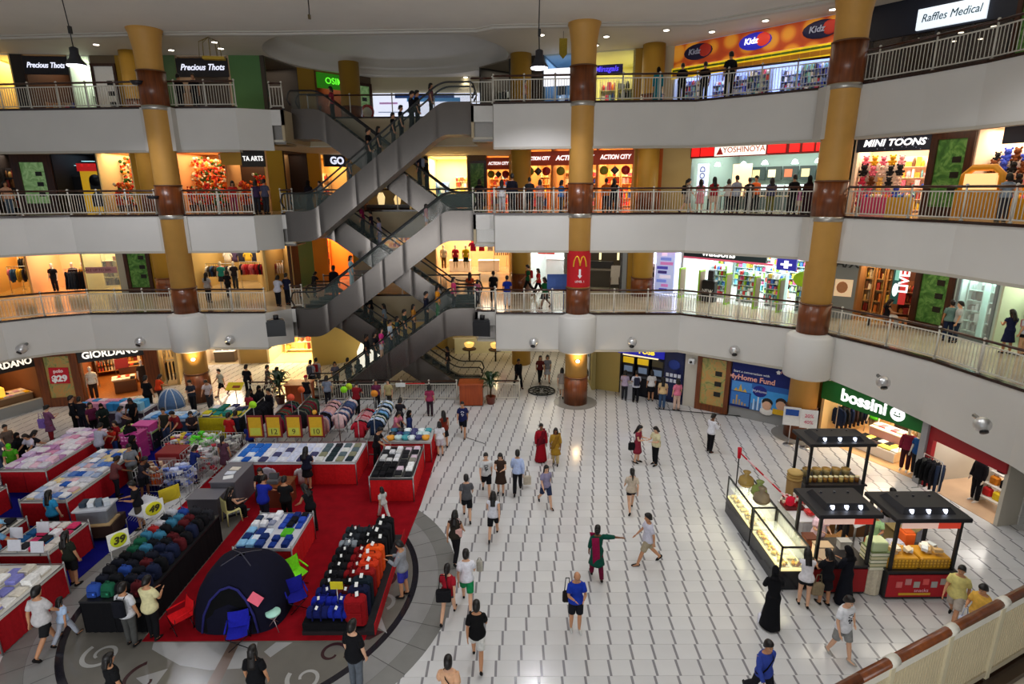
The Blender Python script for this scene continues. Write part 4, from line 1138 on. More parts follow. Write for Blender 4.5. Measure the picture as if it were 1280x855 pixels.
s = frame(3,402,446); shell(s,'#f0c070','#f0e0c0','#a08050', power=130, lcol=(1,.8,.45)); sign(s, s.L * .1, s.L * .8,2.5,3.2,'#161a2a','dark sign with white ring letters behind the escalator, third floor','GO','#dfe8ff',.6, bold=.02); shelf(s,.2, s.L - .2,3.6,.2,2.2,'warm lit shelf behind the escalator, third floor','warm',4, back='#f0d090')
s = frame(3,446,535); wall(s,'#b0a274');
t = thing('wall_lamp_pair','two lit table lamps on a counter seen between escalators, third floor','lamp', PY(486,258,33)); b = MB(); b.lathe(-.4,0, [(.16,.1), (.22,.5), (.12,.75)],10,'#ffe0a0'); b.lathe(.5,0, [(.14,.1), (.2,.4), (.1,.6)],10,'#ffd890'); b.build('lampshade','lit', t); mk_box('counter','darkwood', t,-1.2,1.2,-.2,.3,-.5,.1,'#3a2418')
s = frame(3,535,585); shell(s,'#f8e0a8','#fff4d8','#b09a70', power=300, lcol=(1,.9,.65)); shelf(s,.2, s.L * .45,2.5,.1,1.6,'blue racks in the bright cream shop behind the escalators','cool',4, back='#8ab0d8'); shelf(s, s.L * .55, s.L - .2,3.9,.1,2.0,'cream wall shelf in the bright shop behind the escalators','warm',5, back='#f8e8c0')
s = frame(3,585,608); panel(s, M['greenart'],'green artwork panel left of the action sign, third floor', H=2.9, plaques=False)
def action(s, who, txt_x, sz=.36, pw=130):
	shell(s,'#f0b068','#f8dcb0','#a87c50', power=pw, lcol=(1,.78,.45)); L = s.L
	t = sign(s,0, L,2.35,3.1,'#b8401c','orange red sign with white slanted capitals,' + who,'ACTION CITY','#ffffff', sz, shear=.2, bold=.012, dx=txt_x, m='paint')
	for i in range(3):
		x = L * (.2 + .3 * i); t = thing('hanging_badge', ['olive','grey','red'][i] + ' diamond badge hanging under the sign,' + who,'badge', s.W(x,-.08,2.05), s.ang); mk_tube('plate','plastic', t, [(0,0,0), (0,.03,0)],.24,4 if i == 1 else 12, C(['#8a8a2a','#40444a','#a8242a'][i])); mk_tube('cord','plastic', t, [(0,0,.2), (0,0,.3)],.01,5,'#404040')
	shelf(s,.1, L * .48,3.6,.1,2.2,'left lit back shelf of toys,' + who,'warm',5, back='#ffd898'); shelf(s, L * .52, L - .1,3.6,.1,2.2,'right lit back shelf of toys,' + who,'toy',5, back='#ffd898')
	shelf(s,.2, L * .7,1.4,.1,1.1,'low front stand of toys,' + who,'toy',2, back='#e08a3a')
s = frame(3,608,638); action(s,'nearest the escalators',0,.34)
s = frame(3,636,656); wall(s,'#a9801e')
s = frame(3,656,690); action(s,'left of the centre column',0,.3)
s = frame(3,690,746); action(s,'half hidden by the centre column',-.2,.34)
s = frame(3,746,791); action(s,'right of the centre column',0,.4,170)
s = frame(3,790,813); wall(s,'#a9801e')
s = frame(3,812,828); wall(s,'#c8641a')
s = frame(3,826,863); wall(s,'#c8b27a')
s = frame(3,862,1036); shell(s,'#8fa098','#b8c8c0','#98907c', depth=5, power=150, lcol=(.92,1,.95)); L = s.L
t = sign(s,0, L,2.55,3.15,'#7a1414','long red lit food counter sign with a white middle section', None)
for i, (a, b_2) in enumerate(((.01,.075), (.085,.19), (.59,.71), (.735,.8), (.82,.89), (.905,.98))):
	mk_box('red_light_box','lit', t, L * a, L * b_2,-.1,-.06,2.63,3.07,'#e01818')
mk_box('white_light_box','lit', t, L * .2, L * .575,-.12,-.06,2.6,3.1,'#fff6ea')
b = MB(); b.add([(L * .215,-.13,2.66), (L * .27,-.13,2.66), (L * .2425,-.13,3.02)], [(0,1,2)],'#d03030'); b.build('red_emblem','card', t); lettering('YOSHINOYA',.36,'card', t, (L * .42,-.135,2.85),'#c86a5a', bold=.004, ext=.004)
for i, x in enumerate((.1,.28,.47,.66,.84,.92)):
	t = thing('pendant_lamp','white pendant lamp over the food counter, third floor right','lamp', s.W(L * x,1.5 + .4 * (i % 2),2.3), s.ang,'pendant lamps over the food counter'); mk_lathe('shade','lit2', t,0,0, [(.16,-.1), (.1,.05), (.02,.1)],12,'#f4ffff')
t = thing('food_counter','long white lit counter with steel front in the food shop','counter', s.W(0), s.ang); mk_box('base','paint', t, L * .1, L * .95,2.6,3.1,0,1.0,'#3a4442'); mk_box('lit_case','lit', t, L * .1, L * .95,2.5,3.1,1.0,1.25,'#e8f4f4')
for k in range(6):
	t = thing('menu_board','menu board above the food counter, third floor right','menu board', s.W(L * (.2 + .13 * k),4.7,1.5), s.ang,'menu boards over the food counter'); mk_box('panel','plastic', t,-.4,.4,0,.05,0,.7,'#2a3634'); mk_box('picture','glow', t,-.3,.1,-.01,0,.15,.55, C(['#c8b080','#d8c8a0','#b05a3a'][k % 3]))
for i, (x, c_) in enumerate(((.03,'#dfe8ff'), (.19,'#f0c890'))):
	t = thing('lit_poster', ['white lit poster with blue letters at the food shop entrance','peach lit food poster inside the food shop'][i],'poster', s.W(L * x + .35,.3 + i * 2,.5), s.ang); mk_box('panel','lit', t,-.3 - .2 * i,.3 + .2 * i,0,.06,.2,1.8, C(c_))
	if i == 0: lettering('FOOD',.4,'card', t, (0,-.01,1.1),'#4a6ac8', ext=.004).rotation_euler = (PI / 2, -PI / 2,0)
for k in range(9):
	x = L * (.12 + .1 * k); t = thing('dining_table','small dining table behind the third floor railing, food shop','table', s.W(x,.6), s.ang,'dining tables in the food shop'); mk_box('tabletop','paint', t,-.35,.35,-.3,.3,.7,.74,'#c8b48a'); b = MB(); b.cyl(0,0,0,.7,.04, n=8, col='#404040'); b.cyl(0,0,0,.03,.25, n=12, col='#404040'); b.build('pedestal','steel', t)
def toonshop(s, who, who2, pal):
	shell(s,'#f8dcc0','#fff0e0','#c8a880', depth=4, power=190, lcol=(1,.86,.66)); L = s.L
	shelf(s,.1, L * .5,3.4,.1,2.4,'left toy wall shelf,' + who,'toy',5, back='#f8e0c8'); shelf(s, L * .52, L - .1,3.0,.1,2.4,'right toy wall shelf,' + who,'toy',5, back='#f8d8b8')
	plush([s.W(L * .06 + .12 + .32 * (k % 6),.5 + .1 * (k // 6),.3 + .42 * (k // 6)) for k in range(30) if L * .06 + .33 * (k % 6) < L * .62], ['#d8a020','#6a3a1e','#e07088','#3a50c0','#f0d0c0','#c83a5a','#202024','#f0c060','#e8a0a8'],'stuffed plush toy on the tiered stand,' + who2, s.ang,1.05)
	t = thing('tiered_stand','tiered plush toy stand,' + who,'stand', s.W(0), s.ang)
	for k in range(5):
		mk_box('shelf_board','paint', t, L * .03, L * .64,.38 + .1 * k,.62 + .1 * k,.26 + .42 * k,.29 + .42 * k,'#f0e0d0')
	mk_box('back_panel','paint', t, L * .03, L * .64,1.1,1.14,0,2.3,'#f4e8dc')
	for k in range(2):
		t = thing('display_bin', ['pink','yellow'][k] + ' bin of toys at the shop front,' + who,'bin', s.W(L * (.35 + .35 * k),.1), s.ang); mk_box('box','paint', t,-.45,.45,-.25,.25,0,.7, C(['#d03a70','#d8a41c'][k])); g = MB(); [g.ball((RU(-.38,.38), RU(-.2,.2),.74),.08,6,5, vary(RC(PAL['toy']),.2)) for _ in range(26)]; stuff(g.build('small_toys','cloth', t))
s = frame(3,1066,1158); toonshop(s,'gift shop right of the right column','gift shop beside the right column','toy'); t = sign(s,0, s.L,2.5,3.15,'#10162e','dark starry sign with white tilted capitals right of the right column','MINI TOONS','#ffffff',.36, shear=.2, bold=.012)
b = MB(); [b.ball((RU(.1, s.L - .1),-.07, RU(2.55,3.1)),.018,5,4,'#c8d0ff') for _ in range(26)]; stuff(b.build('star_dots','card', t))
s = frame(3,1158,1212); panel(s, M['greenart'],'green leaf artwork panel in brown frame between the two gift shops', fw=.25, H=3.1)
s = frame(3,1212,1310); toonshop(s,'gift shop at the right picture edge','gift shop at the right edge','toy'); sign(s, s.L * .36, s.L,2.55,3.15,'#10162e','dark starry sign at the right picture edge, third floor', None)
t = thing('arched_kiosk','yellow arched showcase before the right edge gift shop','showcase', s.W(s.L * .36,-.9), s.ang); mk_box('base','paint', t,-.75,.75,0,.5,0,1.0,'#c88a1c'); mk_tube('arch','paint', t, [(-.65,.2,1.0), (-.62,.2,1.5), (-.35,.2,1.75), (.35,.2,1.75), (.62,.2,1.5), (.65,.2,1.0)],.12,8,'#d8941c'); mk_box('lit_case','lit', t,-.52,.52,.05,.4,1.0,1.55,'#f8c888')

# second floor
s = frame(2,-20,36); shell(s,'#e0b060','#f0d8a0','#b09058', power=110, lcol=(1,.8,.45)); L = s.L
clothes_rail(s, L * .35, L * .9,1.0,1.55,'clothes rail at the far left edge, second floor','hanging top on the far left rail, second floor', PAL['cloth'], ('shirt','jacket')); clothes_rail(s, L * .4, L * .95,2.4,2.0,'second clothes rail behind the far left rail','dark hanging garment on the rear far left rail, second floor', PAL['dark'], ('jacket',))
s = frame(2,36,106); shell(s,'#f0bc88','#f8e0c0','#c09868', depth=3.2, power=150, lcol=(1,.82,.58)); L = s.L
mannequin(s, L * .28,.8, [('tee','#1c1a22'), ('trousers','#26222c')],'mannequin in black top and trousers at the peach shop wall, left', fem=True); mannequin(s, L * .62,1.0, [('tee','#3a2a30'), ('skirt','#4a4a58')],'mannequin in brown top and grey skirt in the peach shop', fem=True); mannequin(s, L * .8,1.1, [('tee','#d8a038'), ('skirt','#2a3040')],'mannequin in yellow top and dark skirt in the peach shop', fem=True)
clothes_rail(s, L * .55, L * .95,.5,1.35,'rail of dark skirts before the peach wall','dark skirt on the rail before the peach wall', ['#3a4050','#20222c','#4a4a56','#2a2026'], ('dress',))
s = frame(2,106,150); shell(s,'#d8c890','#f0e8c8','#c0a878', depth=2.5, power=90, lcol=(1,.9,.65)); L = s.L
t = thing('glass_front','cream shop window crossed by a pink lettered band, second floor left','shop window', s.W(0), s.ang); mk_box('pane','glass', t,.1, L - .1,0,.02,.05,2.9); mk_box('pink_band','card', t,.1, L - .1,-.02,0,1.15,1.5,'#b88a98'); lettering('SALE UP TO 50%',.2,'card', t, (L * .4,-.03,1.32),'#6a2a48', ext=.004)
shelf(s, L * .3, L * .75,1.2,.3,2.2,'display of small things behind the pink banded window','dark',4, back='#e0d4a8', fill=.5)
s = frame(2,149,160); wall(s,'#a8a8a0')
s = frame(2,159,191); panel(s, M['greenart'],'green artwork panel left of the left column, second floor', H=2.95, fw=.2)
s = frame(2,190,241); wall(s,'#a9801e')
s = frame(2,241,333); shell(s,'#c8a868','#e0d0a0','#b09a78', power=110, lcol=(1,.84,.56)); L = s.L
clothes_rail(s,.3, L * .45,1.0,1.5,'left clothes rail right of the left column, second floor','hanging top on the rail right of the left column', PAL['cloth'], ('shirt',)); clothes_rail(s, L * .55, L * .97,1.0,1.6,'right clothes rail toward the escalators, second floor','red or dark top on the rail toward the escalators', ['#c8303a','#a02838','#2a2a34','#e07a80'], ('shirt',)); clothes_rail(s,.5, L - 1.6,3.0,2.1,'long back rail of tops, second floor left shop','top on the long back rail of the left shop', PAL['cloth'], ('shirt',), step=.35, face=True)
mannequin(s, L * .33,.5, [('tee','#2a8a80'), ('skirt','#2a2a30')],'mannequin in teal top before the left clothes shop, second floor', fem=True); mannequin(s, L * .5,.6, [('tee','#26222a'), ('trousers','#3a3a40')],'mannequin in black before the left clothes shop, second floor', fem=True)
s = frame(2,333,366); shell(s,'#d8b878','#e8d8b0','#b0a080', power=100, lcol=(1,.8,.55)); clothes_rail(s,.2, s.L - .3,1.2,1.6,'short rail of red tops beside the escalators, second floor','top on the short rail beside the escalators', ['#c02834','#e8d8d0','#902030','#d88a80'], ('shirt',)); clothes_rail(s,.2, s.L - .3,2.8,2.2,'upper back rail beside the escalators, second floor','top on the upper back rail beside the escalators', PAL['cloth'], ('shirt',), step=.3, face=True)
s = frame(2,365,377); wall(s,'#5a3a20', m='darkwood')
s = frame(2,376,394); wall(s,'#5a8a5a')
s = frame(2,394,412); wall(s,'#d08a20')
s = frame(2,412,446); shell(s,'#f09a40','#ffd890','#b07a40', power=190, lcol=(1,.62,.25)); shelf(s,.2, s.L - .2,3.5,.2,2.4,'glowing orange shelf behind the escalators, second floor','flower',5, back='#ffb860')
s = frame(2,446,545); wall(s,'#b5a878')
t = thing('lit_showcase','small glowing amber showcase seen between escalators, second floor','showcase', PY(494,303,33.2)); mk_box('lit_case','glow', t,-1.3,1.3,0,.3,-.3,.8,'#f0a850'); g = MB(); [g.box(x, x + .15,-.08,0, z, z + .2, vary(RC(PAL['warm']),.2)) for x in [-1.2 + .22 * k for k in range(11)] for z in (-.25,.1,.45)]; stuff(g.build('goods','glow', t))
s = frame(2,545,638); shell(s,'#f0c890','#fff0d8','#c8a880', power=190, lcol=(1,.86,.64)); L = s.L
for i, (x, tc, bc) in enumerate(((.1,'#e8e0c8','#8a6a3a'), (.26,'#c82a40','#1a181e'), (.4,'#d8b818','#22302c'))):
	mannequin(s, L * x,.5, [('tee', tc), ('skirt' if i else 'trousers', bc)], ['mannequin in cream jacket at the clothes shop right of the escalators','mannequin in red top and black skirt at the clothes shop','mannequin in yellow top and dark skirt at the clothes shop'][i], fem=True, z=.3, h=1.0)
hang([s.W(L * (.5 + .115 * k),.6,2.15) for k in range(4)], ('shirt',), ['#c02050','#d82838','#e8d8c8','#d8a010'],'bright shirt hung front-on at the clothes shop right of the escalators','front-on shirts right of the escalators', s.ang)
clothes_rail(s, L * .78, L * .98,.5,2.15,'rail of maroon tops at the right end of the clothes shop','maroon or navy top at the right end of the clothes shop', ['#4a1a2a','#6a2030','#26223a','#a08070'], ('jacket',)); clothes_rail(s, L * .45, L * .95,2.6,2.6,'high back rail of the clothes shop right of the escalators','dark top on the high back rail', PAL['dark'], ('shirt',), step=.3, face=True)
for i in range(2): low_table(s, L * (.15 + .4 * i), L * (.45 + .4 * i),1.3,2.1,.8, ['left','right'][i] + ' pale display table in the clothes shop behind the escalator end')
s = frame(2,637,657); wall(s,'#a9801e')
s = frame(2,657,706); shell(s,'#d8dcd8','#f4f6f4','#b0aaa0', depth=5, power=190, lcol=(.95,1,1)); L = s.L
for i, x in enumerate((.3,.52)):
	t = thing('hanging_banner', ['left','right'][i] + ' red hanging banner in the white shop, second floor','banner', s.W(L * x,1.2,1.9), s.ang); mk_box('cloth','cloth', t,-.25,.25,0,.03,0,.9,'#c83028'); mk_box('print','card', t,-.15,.15,-.01,0,.3,.7,'#f0e0d8')
t = thing('white_counter','large white counter left of the red poster column, second floor','counter', s.W(L * .75,2), s.ang); mk_bbox('body','paint', t,-1.0,.5,0,.8,0,1.5,.05,'#d0d4d4'); mk_box('worktop','paint', t,-1.0,.52,-.05,.85,1.5,1.55,'#f4f4f4')
t = thing('notice_board','blue notice board on two legs beside the red poster column','board', P(697,388, LV[2])); mk_box('panel','card', t,-.52,.52,-.03,.03,.95,1.75,'#4a68b0'); [MB().box(x - .03, x + .03,.032,.06,0,1.0,'#3a4a80').build('leg','steel', t) for x in (-.28,.28)]
s = frame(2,706,776); shell(s,'#463c30','#5a5044','#a09a88', depth=5, power=50, lcol=(1,.9,.7)); L = s.L
t = thing('service_counter','dark counter with steel front in the burger restaurant, second floor','counter', s.W(L * .5,1.4), s.ang); mk_box('base','paint', t, -L * .44, L * .44,0,.6,0,1.0,'#4a443a'); mk_box('worktop','steel', t, -L * .45, L * .45,-.05,.65,1.0,1.1,'#8a8070'); mk_box('till_row','plastic', t, -L * .3, L * .3,.3,.6,1.1,1.5,'#26221e')
for x in (.52,.86):
	t = thing('lit_column','slim lit vertical light in the burger restaurant','lamp', s.W(L * x,2.6,1.5), s.ang,'vertical lights in the burger restaurant'); mk_box('diffuser','lit', t,-.06,.06,0,.1,0,1.4,'#fff0b8')
t = thing('easel_sign','white easel sign standing outside the burger restaurant','sign', P(768,366, LV[2])); mk_cbox('sheet','card', t, (0,0,1.0), (.5,.03,1.1),0,'#c8c4bc', rx=.2); [MB().tube([(x,.05,0), (x * .6,0,1.6)],.02,6,'#2a2622').build('leg','darkwood', t) for x in (-.28,.28)]
s = frame(2,775,784); wall(s,'#98a0a8')
s = frame(2,783,806); wall(s,'#a9801e')
s = frame(2,806,852, ahead=.1); shell(s,'#e0e4f4','#f4f8ff','#c0c0c8', depth=4, power=170, lcol=(.9,.94,1)); L = s.L
t = thing('lit_poster_stand','large bluish cosmetics poster wall at the pharmacy entrance','poster', s.W(L * .28,.2), s.ang); mk_box('panel','glow', t,0, L * .5,0,.1,.1,2.35,'#b8c4f0')
for k in range(9):
	mk_box('poster_stripe','glow', t,.05 + RU(0,.3), L * .5 - .05 - RU(0,.5),-.02,0,.2 + .24 * k,.2 + .24 * k + .16, C(['#4a48b0','#c87ab8','#7a90e0','#f0e8ff','#3a3078'][k % 5]))
sign(s,0, L * .85,2.35,2.8,'#c83a78','pink and blue lit header over the cosmetics poster', None, m='glow'); shelf(s,.0, L * .22,.8,.1,1.6,'narrow dark stand left of the cosmetics poster','dark',4, back='#c8b8a8')
s = frame(2,852,1009); shell(s,'#e4ecec','#ffffff','#d0d0cc', depth=6, power=190, lcol=(.92,1,.98)); L = s.L
sign(s,0, L * .7,2.2,2.75,'#0f2a34','dark teal pharmacy sign with white rounded letters','watsons','#ffffff',.55, bold=.012, dx=-.2); sign(s,0, L * .75,2.1,2.2,'#d05a78','thin pink strip under the pharmacy sign', None, m='glow', y=-.08)
t = sign(s, L * .78, L * .92,1.95,2.5,'#2a2a9a','blue box sign with white cross in the pharmacy', None, m='glow'); b = MB(); b.box(L * .835, L * .865,-.08,-.06,2.05,2.4,'#fff'); b.box(L * .81, L * .89,-.08,-.06,2.18,2.27,'#fff'); b.build('white_cross','lit', t)
for i, (x0, x1, y, z1) in enumerate(((.0,.12,3.5,2.2), (.14,.3,1.6,1.7), (.3,.45,4.5,2.2), (.42,.56,1.3,1.6), (.55,.68,2.5,1.8), (.66,.8,1.2,1.6), (.8,.9,3.6,2.2), (.9,.99,1.0,1.9))):
	shelf(s, L * x0, L * x1, y,.1, z1, ['first','second','third','fourth','fifth','sixth','seventh','eighth'][i] + ' white pharmacy shelf from the left','chem',6, back='#c8d8d4', cell=.13)
for i, x in enumerate((.02,.2,.43,.66,.84)):
	t = thing('security_gate','lime green edged security gate at the pharmacy front','gate', s.W(L * x,-.15), s.ang + PI / 2,'security gates at the pharmacy front'); mk_bbox('edge_frame','plastic', t,-.3,.3,-.04,.04,0,1.6,.03,'#8ac020'); mk_box('inner_panel','plastic', t,-.24,.24,-.05,.05,.1,1.5,'#8a7a68')
t = thing('promoter_stand','black promotion stand with white letters in the pharmacy front','stand', s.W(L * .27,-.1), s.ang); mk_bbox('body','plastic', t,-.35,.35,-.2,.2,0,1.1,.05,'#121214'); lettering('NEW',.26,'card', t, (0,-.21,.55),'#e0e0e0', ext=.003); mk_cbox('top_display','plastic', t, (.05,0,1.35), (.3,.15,.5),0,'#2a2a2e')
t = thing('speech_sign','lime green round hanging sign at the pharmacy right end','sign', s.W(L * .95,.5,1.2), s.ang); mk_ball('disc','plastic', t, (0,0,.35), (.5,.04,.36),16,8,'#a0c818')
shelf(s,.2, L * .5,5.7,.1,2.5,'long rear wall of pharmacy goods, left half','chem',7, back='#b8ccc8', cell=.2); shelf(s, L * .5, L - .2,5.7,.1,2.5,'long rear wall of pharmacy goods, right half','chem',7, back='#b8ccc8', cell=.2)
s = frame(2,1007,1019,360); wall(s,'#3a2014', m='darkwood', H=3)
s = frame(2,1040,1070,360); wall(s,'#8a9092'); t = thing('fashion_poster','grey fashion shop panel with dark crossed letters and a pale picture','poster', s.W(0), s.ang); lettering('A/X',.55,'paint', t, (s.L * .5,-.02,2.45),'#2a2c2e', ext=.02, bold=.01); mk_box('picture','glow', t, s.L * .1, s.L * .85,-.03,0,1.0,1.75,'#e8c8a0')
mk_ball('picture_detail','card', t, (s.L * .42,-.03,1.4), (.22,.02,.26),12,6,'#c88a60')
s = frame(2,1070,1114,365); shell(s,'#a87038','#e0c090','#b08a58', depth=3.5, power=130, lcol=(1,.8,.5)); L = s.L
for i in range(3): shelf(s, L * i / 3 + .05, L * (i + 1) / 3 - .05,1.6,.2,2.7, ['left','middle','right'][i] + ' warm shelf of packaged gifts right of the fashion panel','warm',5, back='#c89a58', cell=.15)
s = frame(2,1113,1142,370); shell(s,'#5a3420','#a07850','#8a6040', depth=3, power=80, lcol=(1,.75,.5)); L = s.L
t = sign(s,0, L * .34,.9,2.7,'#1a4a44','tall dark teal sign with white emblem beside the red vertical sign', None, m='glow'); mk_ball('round_emblem','lit', t, (L * .17,-.09,1.5), (L * .13,.03,.28),12,8,'#e8f4f0'); mk_box('figure_emblem','glow', t, L * .08, L * .26,-.09,-.06,1.9,2.4,'#8ad0c0')
t = sign(s, L * .36, L * .66,.9,2.75,'#c02a24','tall red lit sign with white vertical letters, second floor right', None, m='glow'); o = lettering('LIVE',.5,'lit', t, (L * .51,-.09,1.85),'#ffffff', bold=.012); o.rotation_euler = (PI / 2, -PI / 2,0)
shelf(s, L * .05, L * .95,2.4,.1,1.6,'brown counter of goods under the tall signs','warm',3, back='#7a4a2a')
s = frame(2,1141,1191,378); panel(s, M['greenart'],'large green artwork panel in brown frame on the right, second floor', H=2.95, fw=.24)
s = frame(2,1190,1247,385); shell(s,'#c8dcd4','#f0fff8','#a0a8a0', depth=3, power=120, lcol=(.9,1,.96)); L = s.L
sign(s,0, L,2.45,2.95,'#a8b8bc','pale camera shop sign with black letters, second floor right','THE CAMERA M','#16181a',.3, tm='paint', bold=.006)
t = thing('glass_front','framed glass camera shop window on the right, second floor','shop window', s.W(0), s.ang); mk_box('pane','glass', t,.1, L - .1,0,.02,.1,2.45); b = MB(); [b.box(x - .05, x + .05,-.04,.06,0,2.5,'#7a8488') for x in (.12, L - .12)]; b.box(.08, L - .08,-.04,.06,2.3,2.45,'#7a8488'); b.box(.08, L - .08,-.04,.06,0,.15,'#6a7478'); b.build('window_frame','paint', t)
for i in range(2): shelf(s, L * .5 * i + .1, L * .5 * (i + 1) - .1,1.0,.2,2.2, ['left','right'][i] + ' glass shelf of cameras in the right shop window','camera',5, back='#d8f0e8', cell=.16)
s = frame(2,1246,1330,395); shell(s,'#c8d0b8','#f0fff0','#a8a898', depth=3.5, power=120, lcol=(.95,1,.85)); L = s.L
sign(s,0, L,2.45,2.8,'#3ac020','bright green lit strip sign at the right edge, second floor', None, m='lit'); sign(s,0, L * .4,2.25,2.45,'#d8602a','orange strip under the green sign at the right edge', None, m='glow')
shelf(s,.1, L * .45,1.6,.2,2.2,'bright shelf of phone goods at the right edge','camera',5, back='#dfe8d0'); shelf(s, L * .5, L - .1,1.4,.2,2.2,'second bright shelf of phone goods at the right edge','chem',5, back='#dfe8d0')
# ground floor shop fronts
def fr1(u0, u1, v=478, line=None, ahead=0.0): return frame(1, u0, u1, v, line, ahead)
HG = 2.95
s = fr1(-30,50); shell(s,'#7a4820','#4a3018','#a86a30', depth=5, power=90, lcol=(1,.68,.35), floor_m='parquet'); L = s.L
sign(s,0, L,2.1,2.75,'#1a120e','left dark clothes shop sign with white spaced capitals at the picture edge','GIORDANO','#fff4e0',.42, bold=.01, dx=.3)
low_table(s, L * .35, L * .95,.6,1.8,.75,'low clothes table by the left shop sign','#8a6a48','#caa070'); folded([s.W(L * (.4 + .09 * k),.8 + .45 * j,.76) for k in range(6) for j in range(2)], ['#e8b020','#e8e0d8','#c89ab0','#2a2226','#d8c8b8'],'folded top on the low table in the left clothes shop','folded tops in the left clothes shop', s.ang)
shelf(s, L * .1, L * .9,4.4,.2,2.2,'warm back shelf of the left clothes shop','warm',5, back='#8a5828'); t = thing('lit_lamp_box','yellow lit box on the table of the left clothes shop','lamp', s.W(L * .42,.9,.8), s.ang); mk_bbox('diffuser','lit', t,-.2,.2,-.2,.2,0,.45,.04,'#ffc040')
b = MB(); b.box(0, L,-.05,.2,0,.5,'#8a8a86', s.m); struct(b.build('wall_left','plaster'))
s = fr1(50,103); t = panel(s, M['oldart'],'brown framed advert with a red price card, ground floor left', H=2.85, fw=.34, frame_m='wood', plaques=False)
mk_cbox('price_card','card', t, (s.L * .5,-.05,1.55), (.82,.03,.8),0,'#c8182a', ry=.06); lettering('$29',.42,'card', t, (s.L * .5,-.08,1.4),'#ffffff', bold=.02); lettering('polo',.22,'card', t, (s.L * .5,-.08,1.78),'#ffd8d8', bold=.01)
s = fr1(103,186); shell(s,'#8a4a1c','#3a2414','#c07a34', depth=5.5, power=170, lcol=(1,.66,.32), floor_m='parquet'); L = s.L
sign(s,0, L,2.1,2.75,'#17110e','main dark clothes shop sign with white spaced capitals','GIORDANO','#fff8ec',.46, bold=.012, dx=-.2)
for i, (x, tc) in enumerate(((.12,'#e8e0d0'), (.92,'#3a2a20'))): mannequin(s, L * x,.5, [('tee', tc), ('trousers','#3a2a22')], ['mannequin in white top left in the main clothes shop entrance','mannequin in brown top right in the main clothes shop entrance'][i])
low_table(s, L * .42, L * .8,.8,1.9,.7,'front clothes table in the main clothes shop','#7a4a22','#b07a40'); low_table(s, L * .5, L * .85,2.4,3.4,1.0,'rear clothes table in the main clothes shop','#7a4a22','#c89050')
folded([s.W(L * (.45 + .07 * k),1.0 + .45 * j,.71) for k in range(5) for j in range(2)] + [s.W(L * (.53 + .07 * k),2.6,1.01) for k in range(5)], ['#f0e8d8','#1e1a1e','#d8a050','#e8d8c0','#b03020'],'folded top on a table in the main clothes shop','folded tops in the main clothes shop', s.ang)
clothes_rail(s, L * .15, L * .45,2.8,1.6,'left rail in the main clothes shop','dark top on the left rail of the main clothes shop', PAL['dark'], ('shirt',)); shelf(s, L * .1, L * .9,5.0,.3,2.1,'amber lit back shelf of the main clothes shop','warm',5, back='#d88838')
ceiling_spots(s, [(L * .2,1.5), (L * .5,2), (L * .8,1.5), (L * .35,3.4), (L * .7,3.6)])
t = thing('framed_notice','small red framed poster inside the main clothes shop','poster', s.W(L * .58,2.2,1.0), s.ang); mk_box('frame','paint', t,-.3,.3,0,.04,0,.5,'#8a1a1a')
s = fr1(186,202, line=[(-18.6,28), (-16.5,29.6)]); wall(s,'#7a3a14', m='wood', H=HG)
s = fr1(202,224, line=[(-18.3,29.2), (-16.2,30.2)]); shell(s,'#d8b878','#e8d8b0','#b0a080', depth=2.5, power=40, H=HG); clothes_rail(s,.2, s.L - .1,.5,1.3,'short rail of dark trousers by the brown wood pier','dark trousers on the short rail by the brown pier', PAL['dark'], ('trousers',)); clothes_rail(s,.2, s.L - .1,.7,2.2,'upper rail of tan tops by the brown wood pier','tan top on the upper rail by the brown pier', PAL['warm'], ('shirt',))
BK = [(-16.3,33.2), (-10.6,33.9)]
s = frame(1,224,258,460, [(-17.2,32.2), (-14.0,32.6)]); wall(s,'#d8d0c0', H=HG)
s = frame(1,258,300,455, BK); shell(s,'#f0d8b8','#fff4e0','#d0c0a0', depth=3, power=150, lcol=(1,.9,.7), H=HG); L = s.L
shelf(s,.1, L * .9,2.0,.9,2.5,'shelf of red and pink bags behind the left column, ground floor','flower',3, back='#f4e4d0', cell=.35); low_table(s,.3, L * .8,.4,1.2,.7,'bag table before the shelf of red bags','#6a5a4a')
for k in range(4):
	t = thing('display_bag','dark bag on the table before the shelf of red bags','bag', s.W(.5 + .45 * k,.8,.7), s.ang,'dark bags before the shelf of red bags'); mk_bbox('body','cloth', t,-.18,.18,-.1,.1,0,.3,.05,'#26222a')
s = frame(1,300,338,455, BK); wall(s,'#b89858', H=HG)
s = frame(1,336,392,450, [(-13.8,33.3), (-10.6,33.5)]); shell(s,'#ffe8b0','#fff8e0','#e0c890', depth=3, power=330, lcol=(1,.86,.55), H=HG); shelf(s,.3, s.L - .3,2.6,.2,2.2,'bright cream wall shelf behind the left planter','warm',4, back='#fff0c8', fill=.6)
s = frame(1,392,560,455, [(-10.7,33.6), (-8,36.5), (-2.5,36.5)]); wall(s,'#c8a858', H=HG)
